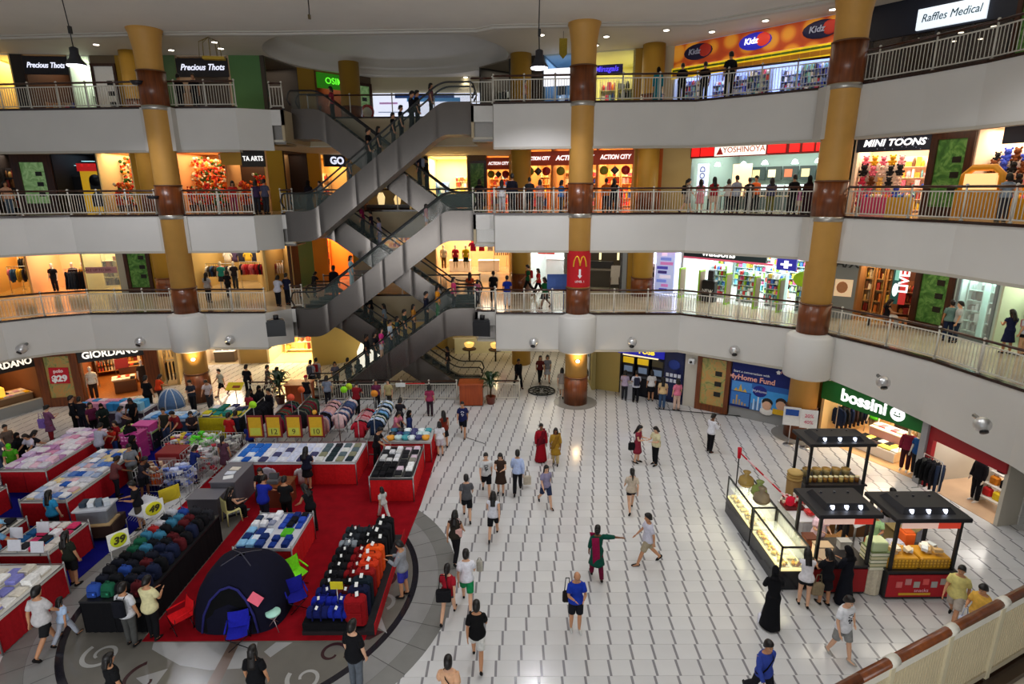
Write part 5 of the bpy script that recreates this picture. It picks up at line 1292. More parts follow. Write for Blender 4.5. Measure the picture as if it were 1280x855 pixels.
# cafe seen under the right escalator landing
s = frame(1,560,650,450, [(-2.6,36.5), (0.6,36.8)]); wall(s,'#cdb77c', H=HG)
s2 = s
t = sign(s, s.L * .15, s.L * .6,1.9,2.5,'#e8d080','pale yellow cafe sign with a red panel behind the planter','cafe','#a87030',.4, tm='card'); mk_box('red_panel','glow', t, s.L * .62, s.L * .8,-.1,0,1.8,2.5,'#c02020')
t = thing('cafe_counter','pale cafe counter under the yellow sign','counter', s.W(0), s.ang); mk_box('base','paint', t, s.L * .1, s.L * .95,-1.3,-.7,0,1.0,'#d8d8b8'); mk_box('worktop','paint', t, s.L * .08, s.L * .97,-1.35,-.65,1.0,1.05,'#f0ecd8')
for i, (x, y) in enumerate(((-2.6,33.6), (-1.0,33.4), (0.2,34.0))):
	t = thing('table_lamp', ['left','middle','right'][i] + ' glowing amber lamp on the cafe tables behind the planter','lamp', (x, y,.76)); mk_lathe('lampshade','lit', t,0,0, [(.2,.1), (.28,.22), (.3,.35), (.1,.42)],12,'#ffc868'); mk_cyl('base','plastic', t,0,0,0,.12,.05, n=8, col='#3a2a1c')
	t = thing('cafe_table', ['left','middle','right'][i] + ' small round cafe table behind the planter','table', (x, y,0)); mk_cyl('tabletop','paint', t,0,0,.71,.76,.42, n=18, col='#4a3424'); mk_cyl('pedestal','steel', t,0,0,0,.71,.05, n=8, col='#2a2420')
	lamp('POINT','table_lamp_light', (x, y,1.5),14, (1,.75,.4),.1)
t = thing('lit_arch','bright white arched opening behind the bottom escalator','opening', PY(466,440,32.6)); mk_lathe('glowing_panel','lit', t,0,0, [(.9,-1.2), (.9,.1), (.62,.7), (.1,.95)],20,'#fffbe8')
# back corridor
s = frame(1,640,738,452, [(0.3,37), (4.3,36.6)]); wall(s,'#6a6448', H=HG)
lamp('AREA','corridor_light', (2.2,32,2.9),70, (1,.9,.7),3,6)
SIDE = [(4.1,36), (4.15,28.25)]
b = MB(); b.box(4.12,4.3,28.2,36,0, HG,'#b8a868'); struct(b.build('wall_right','plaster'))
t = thing('corridor_poster','blue and white advert on the corridor side wall right of the centre column','poster', (4.1,30.2,0)); mk_box('sheet','card', t,-.05,0,-1.3,1.3,.3,2.4,'#e4e8ec'); b = MB(); b.box(-.07,-.04,-1.25,1.25,1.55,2.3,'#1a5a78'); b.box(-.07,-.04,-1.25,.8,.5,.75,'#16181c'); b.build('print','card', t)
R1 = [(4.15,28.45), (6,27.55), (9.9,24.75), (12.4,22.9)]
R2 = [(12.55,22.4), (13.75,20.2), (14.35,18.55), (14.9,15.4), (14.9,11)]
s = fr1(741,774,475, R1); wall(s,'#b8a058', H=HG)
# cash machine recess
s = fr1(774,829,475, R1); shell(s,'#16161e','#20202a','#3a3a40', depth=1.2, power=6, lcol=(.9,.9,1), H=HG); L = s.L
sign(s,-.1, L,2.12,2.6,'#1a1fb0','deep blue bank sign with yellow letters over the cash machines','POSB','#ffe020',.34, m='glow', bold=.01, dx=.3)
t = thing('light_strip','warm light strip under the blue bank sign','lamp', s.W(L * .45,.1,2.02), s.ang); mk_box('diffuser','lit', t,-.9,.9,-.06,.06,0,.07,'#ffe8b0')
for i in range(3):
	x = L * (i + .5) / 3; t = thing('cash_machine', ['left','middle','right'][i] + ' dark cash machine under the blue bank sign','cash machine', s.W(x,.2), s.ang)
	mk_bbox('cabinet','plastic', t,-.3,.3,0,.8,0,1.95,.04,'#1c1c26'); mk_box('lit_header','glow', t,-.28,.28,-.03,0,1.6,1.9, C('#e0b81c' if i < 2 else '#3a3320'))
	mk_box('screen','glow', t,-.22,.22,-.02,0,1.15,1.45,'#6a7a90'); mk_cbox('keypad','steel', t, (0,-.06,.98), (.5,.18,.04),0,'#8a8c92', rx=.3)
s = fr1(829,855,475, R1); wall(s,'#14183a', H=HG); t = thing('bank_notice','dark navy bank panel with white icons beside the cash machines','panel', s.W(0), s.ang)
mk_box('sheet','gloss', t,.05, s.L - .05,-.05,0,.15,2.6,'#0f1a4a'); b = MB(); [b.box(s.L * (.14 + .19 * i), s.L * (.14 + .19 * i) + .14,-.065,-.05,1.05 + .28 * j,1.22 + .28 * j,'#d8dce8') for i in range(4) for j in range(2)]; b.ball((s.L * .5,-.06,1.95), (s.L * .3,.02,.25),12,6,'#243a8a'); b.build('icons','card', t)
s = fr1(855,871,475, R1); wall(s,'#c8c2b4', H=HG); t = thing('wall_camera','small white box camera high on the wall beside the framed panel','camera', s.W(s.L * .6,-.15,2.3), s.ang); mk_bbox('housing','plastic', t,-.14,.14,-.15,.12,-.1,.12,.02,'#e0e0e0'); mk_tube('lens','gloss', t, [(0,-.15,0), (0,-.2,0)],.06,10,'#16161a')
s = fr1(871,913,475, R1); panel(s, M['oldart'],'brown framed olive artwork panel left of the bank poster', H=2.75, fw=.2, frame_m='wood')
s = fr1(914,991,480, R1); L = s.L; wall(s,'#8e8e8c', H=HG)
t = thing('bank_poster','wide navy and sky blue home loan poster with city pictures and two people','poster', s.W(0), s.ang)
mk_box('sheet','card', t,.0, L,-.06,-.01,.5,2.62,'#12206a')
def pst(x0, x1, z0, z1, col, name, y=-.065): q = MB(); q.box(L * x0, L * x1, y - .006, y, z0, z1, C(col)); return q.build(name,'card', t)
pst(.02,.36,1.25,1.72,'#4a90d8','upper_photo'); pst(.02,.34,.6,1.22,'#3a7ac8','lower_photo'); pst(.36,.99,.52,1.5,'#3f9ae0','sky_photo'); pst(.36,.99,1.5,1.75,'#2a62b0','sky_band')
q = MB(); [q.add([(L * (.06 + .075 * k),-.075,1.26), (L * (.14 + .075 * k),-.075,1.26), (L * (.10 + .075 * k),-.075,1.42 + .2 * (k == 1))], [(0,1,2)],'#d8b048') for k in range(3)]; q.build('temple_picture','card', t)
q = MB(); [q.box(L * (.37 + .035 * k), L * (.395 + .035 * k),-.078,-.07,.53,.53 + [.3,.5,.4,.62,.35,.55,.42,.3][k], C('#c8d8e8' if k % 2 else '#5a7aa8')) for k in range(8)]; q.build('skyline_picture','card', t)
q = MB(); [q.box(L * (.06 + .05 * k), L * (.09 + .05 * k),-.078,-.07,.62,.62 + [.2,.45,.25,.15,.1][k],'#b89a6a') for k in range(5)]; q.build('tower_picture','card', t)
mk_ball('oval_badge','card', t, (L * .5,-.08,1.42), (L * .12,.015,.26),18,8,'#1a2480'); lettering('MyHome',.16,'card', t, (L * .5,-.1,1.42),'#e8e8f0', ext=.003)
q = MB(); q.ball((L * .64,-.08,.86), (.2,.02,.25),14,8,'#e0b090'); q.ball((L * .64,-.075,.98), (.23,.02,.2),14,8,'#1a1412'); q.ball((L * .64,-.07,.56), (.3,.02,.18),12,6,'#e8e4dc'); q.build('man_picture','card', t)
q = MB(); q.ball((L * .86,-.08,.98), (.2,.02,.25),14,8,'#d8a888'); q.ball((L * .86,-.075,1.1), (.22,.02,.2),14,8,'#2a1a14'); q.box(L * .74, L * .97,-.09,-.07,.52,.76,'#e0b020'); q.build('woman_picture','card', t)
lettering('Start a conversation with',.15,'card', t, (L * .33,-.08,2.18),'#ffffff', ext=.003); lettering('MyHome Fund',.33,'card', t, (L * .34,-.08,1.92),'#f0b0a0', ext=.003, bold=.008); lettering('POSB',.18,'card', t, (L * .88,-.08,2.42),'#e8b0b0', ext=.003)
q = MB(); q.add([(L * .74,-.08,2.34), (L * .79,-.08,2.34), (L * .79,-.08,2.42), (L * .81,-.08,2.42), (L * .765,-.08,2.52), (L * .72,-.08,2.42), (L * .74,-.08,2.42)], [(0,1,2,3,4,5,6)],'#ffffff'); q.build('arrow_emblem','card', t)
for (u, v, i) in ((985,556,0), (1006,560,1)):
	p = P(u, v); t = thing('sign_stand', ['white bank notice on a slim floor stand before the short pillar','white percent offer card on a slim floor stand before the short pillar'][i],'sign stand', p,-.35)
	mk_cyl('base','steel', t,0,0,0,.03,.2, n=16, col='#a8a8a8'); mk_cyl('pole','steel', t,0,0,.03,.9,.02, n=8, col='#c8c8c8'); mk_cbox('card','card', t, (0,-.02,1.25), (.62,.03,.75),0,'#e4e2de', rx=-.1)
	if i: lettering('20%',.2,'card', t, (0,-.05,1.38),'#d03060', ext=.003); lettering('40%',.2,'card', t, (0,-.06,1.12),'#d03060', ext=.003)
	else: mk_cbox('picture','card', t, (0,-.045,1.42), (.48,.01,.25),0,'#1f4a9a', rx=-.1)
# green clothes shop
s = fr1(1029,1163,500, R2); L = s.L; shell(s,'#e0c088','#fff0d8','#d8b080', depth=5.5, power=200, lcol=(1,.86,.64), H=HG)
t = sign(s,-.05, L + .05,1.8,2.62,'#0d6a24','green clothes shop sign with white rounded letters and round face emblem','bossini','#ffffff',.66, m='paint', bold=.02, dx=-.25, y=-.1)
mk_tube('round_emblem','lit', t, [(L * .77,-.11,2.2), (L * .77,-.14,2.2)],.26,22,'#ffffff'); b = MB(); [b.ball((L * .77 + x,-.145,2.2 + z), (a,.01, c_),8,6,'#0d6a24') for x, z, a, c_ in ((-.08,.04,.025,.04), (.07,.04,.025,.04), (0,-.07,.1,.025), (-.1,-.05,.03,.03), (.1,-.05,.03,.03))]; b.build('face_mark','paint', t)
low_table(s, L * .28, L * .72,.5,1.3,.42,'low white front table of the green signed shop','#f0e8dc','#f8f2e8'); low_table(s, L * .3, L * .66,1.35,2.1,.8,'stepped table behind the low white table in the green signed shop','#d8a0a0','#f0e4d8')
folded([s.W(L * (.32 + .062 * k),.72 + .38 * j,.43) for k in range(7) for j in range(2)], ['#f0ece4','#1a1a1e','#d8c060','#f4f0e8','#2a2226'],'folded top on the low white table of the green signed shop','folded tops on the low white table', s.ang)
folded([s.W(L * (.34 + .06 * k),1.7,.81) for k in range(6)], ['#e88a90','#f0ece4','#d06a70','#e8c8b0'],'pink or white folded top on the stepped table of the green signed shop','folded tops on the stepped table', s.ang)
clothes_rail(s, L * .68, L * .82,1.6,1.5,'rail of brown and cream tops in the green signed shop','brown or cream top on the rail in the green signed shop', ['#7a6258','#d8c098','#6a5450','#e0c8a0'], ('shirt',), step=.1)
t = thing('rear_stand','dark rear stand with coloured caps and shirts in the green signed shop','stand', s.W(0), s.ang); mk_box('body','paint', t, L * .36, L * .72,2.6,3.1,0,1.25,'#3a2c24')
folded([s.W(L * (.4 + .09 * k),2.85,1.26) for k in range(4)], ['#5ac020','#e8c020','#1a1a1e','#d8a030'],'bright folded shirt on the rear stand of the green signed shop','bright folded shirts on the rear stand', s.ang,1.5)
hang([s.W(L * (.5 + .06 * k),4.6,2.0) for k in range(6)], ('shirt',), ['#e8602a','#c83020','#e88a2a','#d8d0c0'],'orange or red shirt on the back wall of the green signed shop','orange shirts on the back wall', s.ang); t = thing('clothes_rail','wall rail of blue denim along the left wall of the green signed shop','clothes rail', s.W(0), s.ang); b = MB(); b.tube([(.34,.5,1.5), (.34,4.2,1.5)],.016,6,'#b8b8b8'); b.tube([(.34,.5,2.45), (.34,4.2,2.45)],.016,6,'#b8b8b8'); b.build('rail','steel', t); [MB().tube([(.34, y,0), (.34, y,2.46)],.016,6,'#b8b8b8').build('leg','steel', t) for y in (.5,2.4,4.2)]
hang([s.W(.34,.62 + .13 * k,1.36) for k in range(27)], ('jacket','trousers'), ['#1e2a4a','#2a3a6a','#3a2a2a','#1a2038','#26262c'],'blue or dark garment on the left wall rail','garments on the left wall rail of the green signed shop', s.ang); hang([s.W(.34,.62 + .16 * k,2.31) for k in range(22)], ('shirt',), ['#d8d8e8','#c02a2a','#3a3a6a','#c8303a','#e8e8e8'],'shirt on the upper left wall rail','shirts on the upper left wall rail of the green signed shop', s.ang)

shelf(s, L * .05, L * .95,5.4,1.4,2.4,'high back shelf of the green signed shop','warm',2, back='#e8c890')
mannequin(s, L * .24,2.0, [('tee','#4ab81e'), ('shorts','#8a7a60')],'mannequin in bright green shirt at the back left of the green signed shop', h=1.0); mannequin(s, L * .84,.35, [('long','#7a2036'), ('trousers','#3a1820')],'mannequin in maroon top at the right entrance of the green signed shop', face=20); mannequin(s, L * .94,.3, [('tee','#1a4a8a'), ('trousers','#1c1c24')],'mannequin in blue shirt and black trousers at the right entrance of the green signed shop', face=-10)
ceiling_spots(s, [(L * .2,1), (L * .45,1.2), (L * .7,1), (L * .9,1.2), (L * .3,3), (L * .6,3)])
# red shop
s = fr1(1163,1275,525, R2); L = s.L; shell(s,'#c8c0b0','#d8d4cc','#c8a888', depth=6, power=150, lcol=(1,.95,.88), H=HG)
b = MB(); b.box(-.12,.12,-.15,.1,0,2.7,'#9a9a9c', s.m); struct(b.build('trim_%d' % (tr_n[0] + 1),'paint')); tr_n[0] += 1
t = sign(s,.12, L,1.75,2.6,'#a01420','plain red shop fascia at the right, ground floor', None); mk_box('red_pier','paint', t,.12,.3,-.06,.1,0,1.75,'#a01420')
clothes_rail(s, L * .12, L * .38,-.35,1.3,'front clothes rail outside the red shop','black or dark blue garment on the rail outside the red shop', ['#141416','#1c1c22','#16161c','#26324a','#4a4a46'], ('jacket','trousers'), step=.09)
clothes_rail(s, L * .2, L * .5,1.9,1.9,'rear clothes rail inside the red shop','dark or red garment on the rear rail in the red shop', ['#1a1a20','#8a1a2a','#c8b8a8','#2a2a34'], ('jacket',), step=.14)
mannequin(s, L * .52,.7, [('long','#16161c'), ('trousers','#121218')],'mannequin in black inside the red shop')
hang([s.W(L * (.3 + .05 * k),3.4,2.3) for k in range(4)], ('dress','jacket'), ['#b82030','#e0d8d0','#16161c'],'red, white or black garment hung high in the red shop','garments hung high in the red shop', s.ang)
t = thing('bag_stand','white tiered stand of bags and caps at the right edge of the red shop','stand', P(1246,640), s.ang)
for k in range(4):
	mk_box('shelf_board','paint', t,-.75,.75,-.1 + .2 * k,.5 + .08 * k,.28 + .38 * k,.32 + .38 * k,'#dcdad4')
for x in (-.75,.71): mk_box('side_panel','paint', t, x, x + .04,-.1,.75,0,1.9,'#c8c6c0')
for k in range(4):
	for i in range(4):
		q = t.matrix_basis @ V((-.5 + .34 * i,.12 + .2 * k,.325 + .38 * k)); c_ = [['#c82a2a','#e8c830','#2a2a4a','#1a6a4a'], ['#d8862a','#16161a','#8a4a2a','#101014'], ['#16161a','#14241e','#e8e4dc','#1c4a3a'], ['#e8e8e4','#1a1a1e','#f0f0ec','#dcdcd8']][k][i]
		o = thing('display_bag','bag on the white tiered stand of the red shop','bag', q, s.ang,'bags on the white tiered stand'); b = MB(); b.bbox(-.14,.14,-.1,.1,0,.26,.05, C(c_)); b.build('body','cloth', o); b = MB(); b.tube([(-.07,0,.25), (-.05,0,.32), (.05,0,.32), (.07,0,.25)],.012,5, shade(c_,.7)); b.build('handle','cloth', o)

# backdrop walls closing the back of every storey
for n in (1,2,3,4):
	b = MB(); b.box(-34,27,45.6,45.8, LV[n], CEIL[n],'#6a6458'); struct(b.build('wall_back','plaster'))
# walkway lights: one soft ceiling light per stretch
for n, k in ((1,.8), (2,1.0), (3,1.0), (4,.5)):
	c_ = (1,.86,.66)
	for (x, y, sx, sy, rz, e) in ((-18,30,9,2.6,0,65), (4,29,6,3.2,-.1,60), (11,26,5,2.6,-.72,55), (15.6,20,2.2,6,.1,60)):
		if n == 1 and x > -10: continue
		lamp('AREA','walkway_light', (x, y, CEIL[n] - .06), e * k, c_, sx, sy, rot=(0,0, rz))
# round downlights in the top floor ceiling
for (u, v) in [(120,55), (214,62), (268,52), (276,60), (279,71), (334,82), (386,91), (435,96), (473,99), (582,96), (622,85), (677,43), (758,45), (833,37), (890,39), (957,25), (1041,11), (656,77), (745,56)]:
	p = P(u, v, CEIL[4] - .01); t = thing('downlight','small round white downlight in the top floor ceiling','lamp', p,0,'downlights in the top floor ceiling')
	mk_lathe('trim_ring','paint', t,0,0, [(.17,-.03), (.17,0)],14,'#d8d4cc'); mk_lathe('lens','lit2', t,0,0, [(.12,-.045), (.125,-.03)],14,'#fff4e0')
	lamp('SPOT','downlight_lamp', (p.x, p.y, p.z - .07),45, (1,.9,.75),.08, spot=110, blend=.8)
# two hanging industrial lamps and one cable
for i, (u, v, y) in enumerate(((95,78,23.0), (674,81,23.2))):
	p = PY(u, v, y); t = thing('pendant_lamp', ['industrial pendant lamp hanging at the upper left','industrial pendant lamp hanging left of the centre column'][i],'lamp', p)
	mk_lathe('housing','paint', t,0,0, [(.34,-.1), (.34,-.06), (.2,.12), (.14,.3), (.14,.48), (.06,.52)],18,'#26262c')
	mk_lathe('lens','lit2', t,0,0, [(.3,-.14), (.31,-.1)],18,'#f4f0ff')
	b = MB(); b.tube([(0,0,.5), (-.02,0,1.2), (-.1 if i == 0 else 0,0, CEIL[4] - p.z)],.02,6,'#1c1c1e'); b.box(-.05,.05,-.05,.05,.95,1.2,'#1c1c1e'); b.build('cable','plastic', t)
	lamp('SPOT','pendant_light', (p.x, p.y, p.z - .2),900, (.92,.92,1),.25, spot=130, blend=.5)
p = PY(387,24,22); t = thing('hanging_cable','short dark cable hanging from the ceiling left of centre','cable', p); b = MB(); b.tube([(0,0,0), (.01,0,.4), (0,0, CEIL[4] - p.z)],.022,6,'#2a2420'); b.box(-.04,.04,-.04,.04,0,.14,'#5a4a2a'); b.build('cord','plastic', t)
# bird-cage like hanging fixture near the left shops and a banner near the centre
p = PY(262,62,27.8); t = thing('hanging_cage_lamp','yellowish wire cage fixture under the ceiling right of the left column','lamp', p); b = MB(); [b.tube([(.5 * cos(a),.3 * sin(a),-.3), (.45 * cos(a),.28 * sin(a),.3), (0,0,.5)],.012,4,'#8a7a3a') for a in [TAU * k / 10 for k in range(10)]]; b.build('cage','steel', t); mk_cbox('tray','paint', t, (.15,0,-.35), (.9,.3,.12),.2,'#b8941c')
p = PY(704,60,28.5); t = thing('hanging_pennant','olive pennant hanging from the ceiling left of the centre column','banner', p); b = MB(); b.add([(-.18,0,.4), (.18,0,.4), (.18,0,-.25), (0,0,-.45), (-.18,0,-.25)], [(0,1,2,3,4)],'#8a7a2a'); b.add([(-.18,.02,.4), (.18,.02,.4), (.18,.02,-.25), (0,.02,-.45), (-.18,.02,-.25)], [(4,3,2,1,0)],'#8a7a2a'); b.build('cloth','cloth', t); mk_tube('cord','plastic', t, [(0,.01,.4), (0,.01, CEIL[4] - p.z)],.012,5,'#3a3a30')

# chrome globes under the second floor parapet
for i, (u, v, y) in enumerate(((27,436,25.2), (175,427,26.75), (287,425,26.75), (667,428,26.15), (790,428,25.85), (918,438,24.4), (1104,478,18.9), (1228,531,14.9))):
	p = PY(u, v, y); t = thing('chrome_globe','chrome globe fixture on the second floor parapet,' + ['far left','above the main clothes shop sign','right of the left column','left of the centre column','right of the centre column','above the home loan poster','above the green shop sign','above the red shop'][i],'light fixture', p)
	mk_ball('globe','steel', t, (0,0,0),.22,18,12,'#d8d8d8'); mk_tube('dark_opening','plastic', t, [(-.03,-.12,-.13), (-.04,-.16,-.17)],.11,12,'#141416'); mk_tube('arm','steel', t, [(0,.05,.08), (0,.35,.15)],.06,8,'#909090')
# black loudspeakers hanging beside the escalator
for i, (u, v) in enumerate(((346,409), (603,409))):
	p = PY(u, v,26.3); t = thing('loudspeaker', ['black loudspeaker hung at the left escalator landing','black loudspeaker hung at the right escalator landing'][i],'loudspeaker', p,.2 - .4 * i)
	b = MB(); b.prism([(-.42,-.2), (.42,-.2), (.3,.25), (-.3,.25)],-.4,.3,'#0c0c10'); b.build('cabinet','plastic', t); b = MB(); b.prism([(-.38,-.16), (.38,-.16), (.25,.2), (-.25,.2)],.3,.38,'#141418'); b.cyl(0,.02,.38,.58,.12, n=10, col='#101014'); b.build('bracket','plastic', t); mk_tube('mounting_arm','steel', t, [(0,.2,.1), (0,1.7 if i == 0 else 1.0,.1)],.04,6,'#303034')
# escalators
XL, XR = -10.35,-1.75
def esc_path(z0, z1, rise_right):
	"""centre line of the step band from the left landing to the right landing (x, z)"""
	run0, run1 = -9.15,-3.05
	pts = [(XL, z0), (run0 - .35, z0)]
	for k in range(1,7): t = k / 7; pts.append((run0 - .35 + .8 * t, z0 + (.45 * .75) * t * t))
	pts += [(run0 + .45, z0 + .34), (run1 - .45, z1 - .34)]
	for k in range(1,7): t = 1 - k / 7; pts.append((run1 + .35 - .8 * t, z1 - (.45 * .75) * t * t))
	pts += [(run1 + .35, z1), (XR, z1)]
	if not rise_right: pts = [(XL + XR - x, z) for x, z in pts][::-1]
	return pts
def z_on(path, x):
	for (x0, z0), (x1, z1) in zip(path, path[1:]):
		if x0 <= x <= x1: return z0 + (z1 - z0) * (x - x0) / max(1e-6, x1 - x0)
	return path[0][1] if x < path[0][0] else path[-1][1]
M['clad'] = mat('escalator steel cladding', rough=0.27, metal=0.92, noise=0.03, scale=1.5, spec=.5)
M['step'] = mat('grooved step metal', rough=0.45, metal=.6, noise=.08, scale=30)
ESC = {}
def escalator(key, z0, z1, rise_right, y0, label, front=True):
	y1 = y0 + 1.35; path = esc_path(z0, z1, rise_right); ESC[key] = (path, (y0 + y1) / 2)
	t = thing('escalator', label,'escalator', (0,0,0))
	top = [(x, z + .16) for x, z in path]
	bot = [(x, max(0.01, z - 1.2)) for x, z in path]
	xs = [p[0] for p in path]
	cuts = [XL, XL + 1.55, XL + 3.3, (XL + XR) / 2, XR - 3.3, XR - 1.55, XR]
	for yy, sgn in ((y0,-1), (y1,1)):
		for a, b_ in zip(cuts, cuts[1:]):
			n = 24; q = MB(); vs = []; fs = []
			for k in range(n + 1):
				x = a + (b_ - a) * k / n; e = min(k, n - k) / n
				bul = .022 * (1 - (1 - min(1, e * 8)) ** 2)
				zt = z_on(path, x) + .16; zb = max(.01, z_on(path, x) - 1.2)
				for j in range(5):
					r = j / 4; vs.append((x, yy + sgn * (bul * (.7 + .3 * sin(PI * r))), zb + (zt - zb) * r))
			for k in range(n):
				for j in range(4): fs.append((k * 5 + j, (k + 1) * 5 + j, (k + 1) * 5 + j + 1, k * 5 + j + 1))
			q.add(vs, fs,'#6a645f', True); q.build('cladding_panel','clad', t)
	u = MB()
	for (xa, za), (xb, zb) in zip(bot, bot[1:]): u.add([(xa, y0, za), (xb, y0, zb), (xb, y1, zb), (xa, y1, za)], [(0,1,2,3)],'#8a857c')
	u.build('soffit','paint', t)
	# deck: inner skirts, steps
	sk = MB()
	for (xa, za), (xb, zb) in zip(path, path[1:]):
		for ya, yb in ((y0, y0 + .22), (y1 - .22, y1)): sk.add([(xa, ya, za + .16), (xb, ya, zb + .16), (xb, yb, zb + .16), (xa, yb, za + .16)], [(0,1,2,3)],'#26241f')
	sk.build('deck_skirt','paint', t)
	step = MB(); step.box(-.2,.2, y0 + .22, y1 - .22,-.26,0,'#55534f'); sm = None
	x = XL + .2
	while x < XR - .1:
		if sm is None: sm = step.mesh('step'); sm.materials.append(M['step'])
		o = obj('step', sm, None, t); o.location = (x,0, round(z_on(path, x) / .01) * .01); x += .4
	for yy in (y0 + .1, y1 - .1):
		g = MB(); hr = MB()
		pp = [(x, z) for x, z in path]
		for (xa, za), (xb, zb) in zip(pp, pp[1:]):
			g.add([(xa, yy - .006, za + .16), (xb, yy - .006, zb + .16), (xb, yy - .006, zb + .92), (xa, yy - .006, za + .92)], [(0,1,2,3)]); g.add([(xa, yy + .006, za + .16), (xb, yy + .006, zb + .16), (xb, yy + .006, zb + .92), (xa, yy + .006, za + .92)], [(3,2,1,0)])
		g.build('glass_balustrade','greenglass', t, fix=False)
		hp = [(pp[0][0] - .05, yy, pp[0][1] + .3), (pp[0][0] - .2, yy, pp[0][1] + .6), (pp[0][0] - .1, yy, pp[0][1] + .9)] + [(x, yy, z + .97) for x, z in pp] + [(pp[-1][0] + .1, yy, pp[-1][1] + .9), (pp[-1][0] + .2, yy, pp[-1][1] + .6), (pp[-1][0] + .05, yy, pp[-1][1] + .3)]
		hr.tube(hp,.04,8,'#0e0e10'); hr.build('handrail','plastic', t)
	return t
YF, YB = 26.95,29.0
escalator('F3', LV[3], LV[4], True, YF,'front steel escalator rising right from third to top floor')
escalator('F2', LV[2], LV[3], True, YF,'front steel escalator rising right from second to third floor')
escalator('F1', LV[1], LV[2], True, YF,'front steel escalator rising right from ground to second floor')
escalator('B3', LV[3], LV[4], False, YB,'rear steel escalator rising left from third to top floor')
escalator('B2', LV[2], LV[3], False, YB,'rear steel escalator rising left from second to third floor')
escalator('B1', LV[1], LV[2], False, YB,'rear steel escalator rising left from ground to second floor')
# sale market on the carpets
STALLS = [(6.8,7.6,12.7,16.5), (9.35,11.35,16.55,17.65), (7.6,9.0,12.55,13.75), (9.35,11.05,12.35,13.55), (8.95,9.5,12.5,13.0), (-9.75,-8.95,16.7,18.1), (-10.15,-9.2,16.0,16.65), (-8.2,-7.3,16.8,17.6), (-4.95,-3.25,11.2,15.2), (-12.1,-11.1,17.7,18.7), (-13.1,-12.1,17.9,18.8), (-12,-10.8,18.9,20), (-12.95,-12.0,18.9,19.8), (-12.5,-11.5,20.1,21.1), (-13.5,-12.5,20.3,21.3), (-11.5,-10.5,19.9,20.9), (-12.95,-11.75,14.9,15.8)]
def stall(x0, x1, y0, y1, h, label, skirt='#c01822', top='#d8d4cc', frame_c='#a8a8a8', rail=True):
	STALLS.append((x0, x1, y0, y1))
	t = thing('stall_table', label,'table', ((x0 + x1) / 2, (y0 + y1) / 2,.016)); a, b_ = (x1 - x0) / 2, (y1 - y0) / 2
	mk_box('tabletop','paint', t, -a, a, -b_, b_, h - .05, h, C(top))
	n = 0
	for (xa, ya, xb, yb) in ((-a, -b_, a, -b_), (a, -b_, a, b_), (a, b_, -a, b_), (-a, b_, -a, -b_)):
		L_ = math.hypot(xb - xa, yb - ya); k = max(1, round(L_ / .8)); q = MB()
		for i in range(k):
			xs = []; m_ = 10
			for j in range(m_ + 1):
				tt = (i + j / m_) / k; wv = .012 * sin(j * 2.6) - .02
				px, py = xa + (xb - xa) * tt, ya + (yb - ya) * tt; nx, ny = (yb - ya) / L_, -(xb - xa) / L_
				xs.append((px + nx * wv, py + ny * wv))
			vs = [(*p,.01) for p in xs] + [(*p, h - .06) for p in xs]
			q.add(vs, [(j, j + 1, m_ + 2 + j, m_ + 1 + j) for j in range(m_)], vary(C(skirt),.06), True)
		q.build('cloth_skirt','cloth', t)
	if rail:
		for x in (-a, a):
			for y in (-b_, b_): mk_tube('leg','steel', t, [(x, y,0), (x, y, h + .1)],.022,6, C(frame_c))
		mk_tube('edge_rail','steel', t, [(-a, -b_, h + .03), (a, -b_, h + .03), (a, b_, h + .03), (-a, b_, h + .03), (-a, -b_, h + .03)],.018,6, C(frame_c))
	return t
def grid(x0, x1, y0, y1, z, nx, ny, jit=.03):
	return [V((x0 + (x1 - x0) * (i + .5) / nx + RU(-jit, jit), y0 + (y1 - y0) * (j + .5) / ny + RU(-jit, jit), z)) for i in range(nx) for j in range(ny)]
def piles(x0, x1, y0, y1, z, nx, ny, cols, label, group, layers=1, sc_=1.0, join=False):
	if join:
		g = MB()
		for p in grid(x0, x1, y0, y1, z, nx, ny):
			for k in range(RND.randint(1, layers)):
				m = Matrix.Translation(p + V((0,0,.06 * k))) @ Matrix.Rotation(RU(-.2,.2),4,'Z'); g.bbox(-.14,.14,-.17,.17,0,.055,.018, vary(RC(cols),.1), m)
		o = stuff(g.build('folded_garments','cloth')); tag(o, group or label,'garments'); return
	sc_ = min((x1 - x0) / nx / .30, (y1 - y0) / ny / .385,1.1) * (sc_ if sc_ < 1.5 else 1)
	for p in grid(x0, x1, y0, y1, z, nx, ny,.008):
		for k in range(1 if layers == 1 else RND.randint(1, layers)): folded([p + V((0,0,.056 * k))], cols, label, group,0, sc_,.05)
BW = ['#f0eef0','#e0e0ea','#b0c0e0','#5a80c8','#2a5ab0','#d8d0d8','#f4f4f8']
PW = ['#f0c8d8','#e8a0c0','#f4eef2','#d8c0e0','#e8e4ec','#c890c0','#f0e0e8']
DK = ['#141418','#1c1c24','#26262e','#101014','#2e2e34','#e0dcd8','#5a5a58']
stall(-17.6,-16.0,17.9,21.3,.85,'stall with pink and white goods on blue carpet, upper left'); piles(-17.5,-16.1,18.0,21.2,.87,5,9, PW,'pink, lilac or white folded item on the pink goods stall','layers of pink, lilac and white folded items on the pink goods stall',3, join=True)
stall(-15.2,-13.75,15.85,19.5,.85,'long stall of white and blue goods along the blue carpet'); piles(-15.1,-13.85,15.95,19.4,.87,5,10, BW + ['#e8c0c8','#f0d8a0'],'white or blue folded item on the long white goods stall','folded items on the long white stall',2)
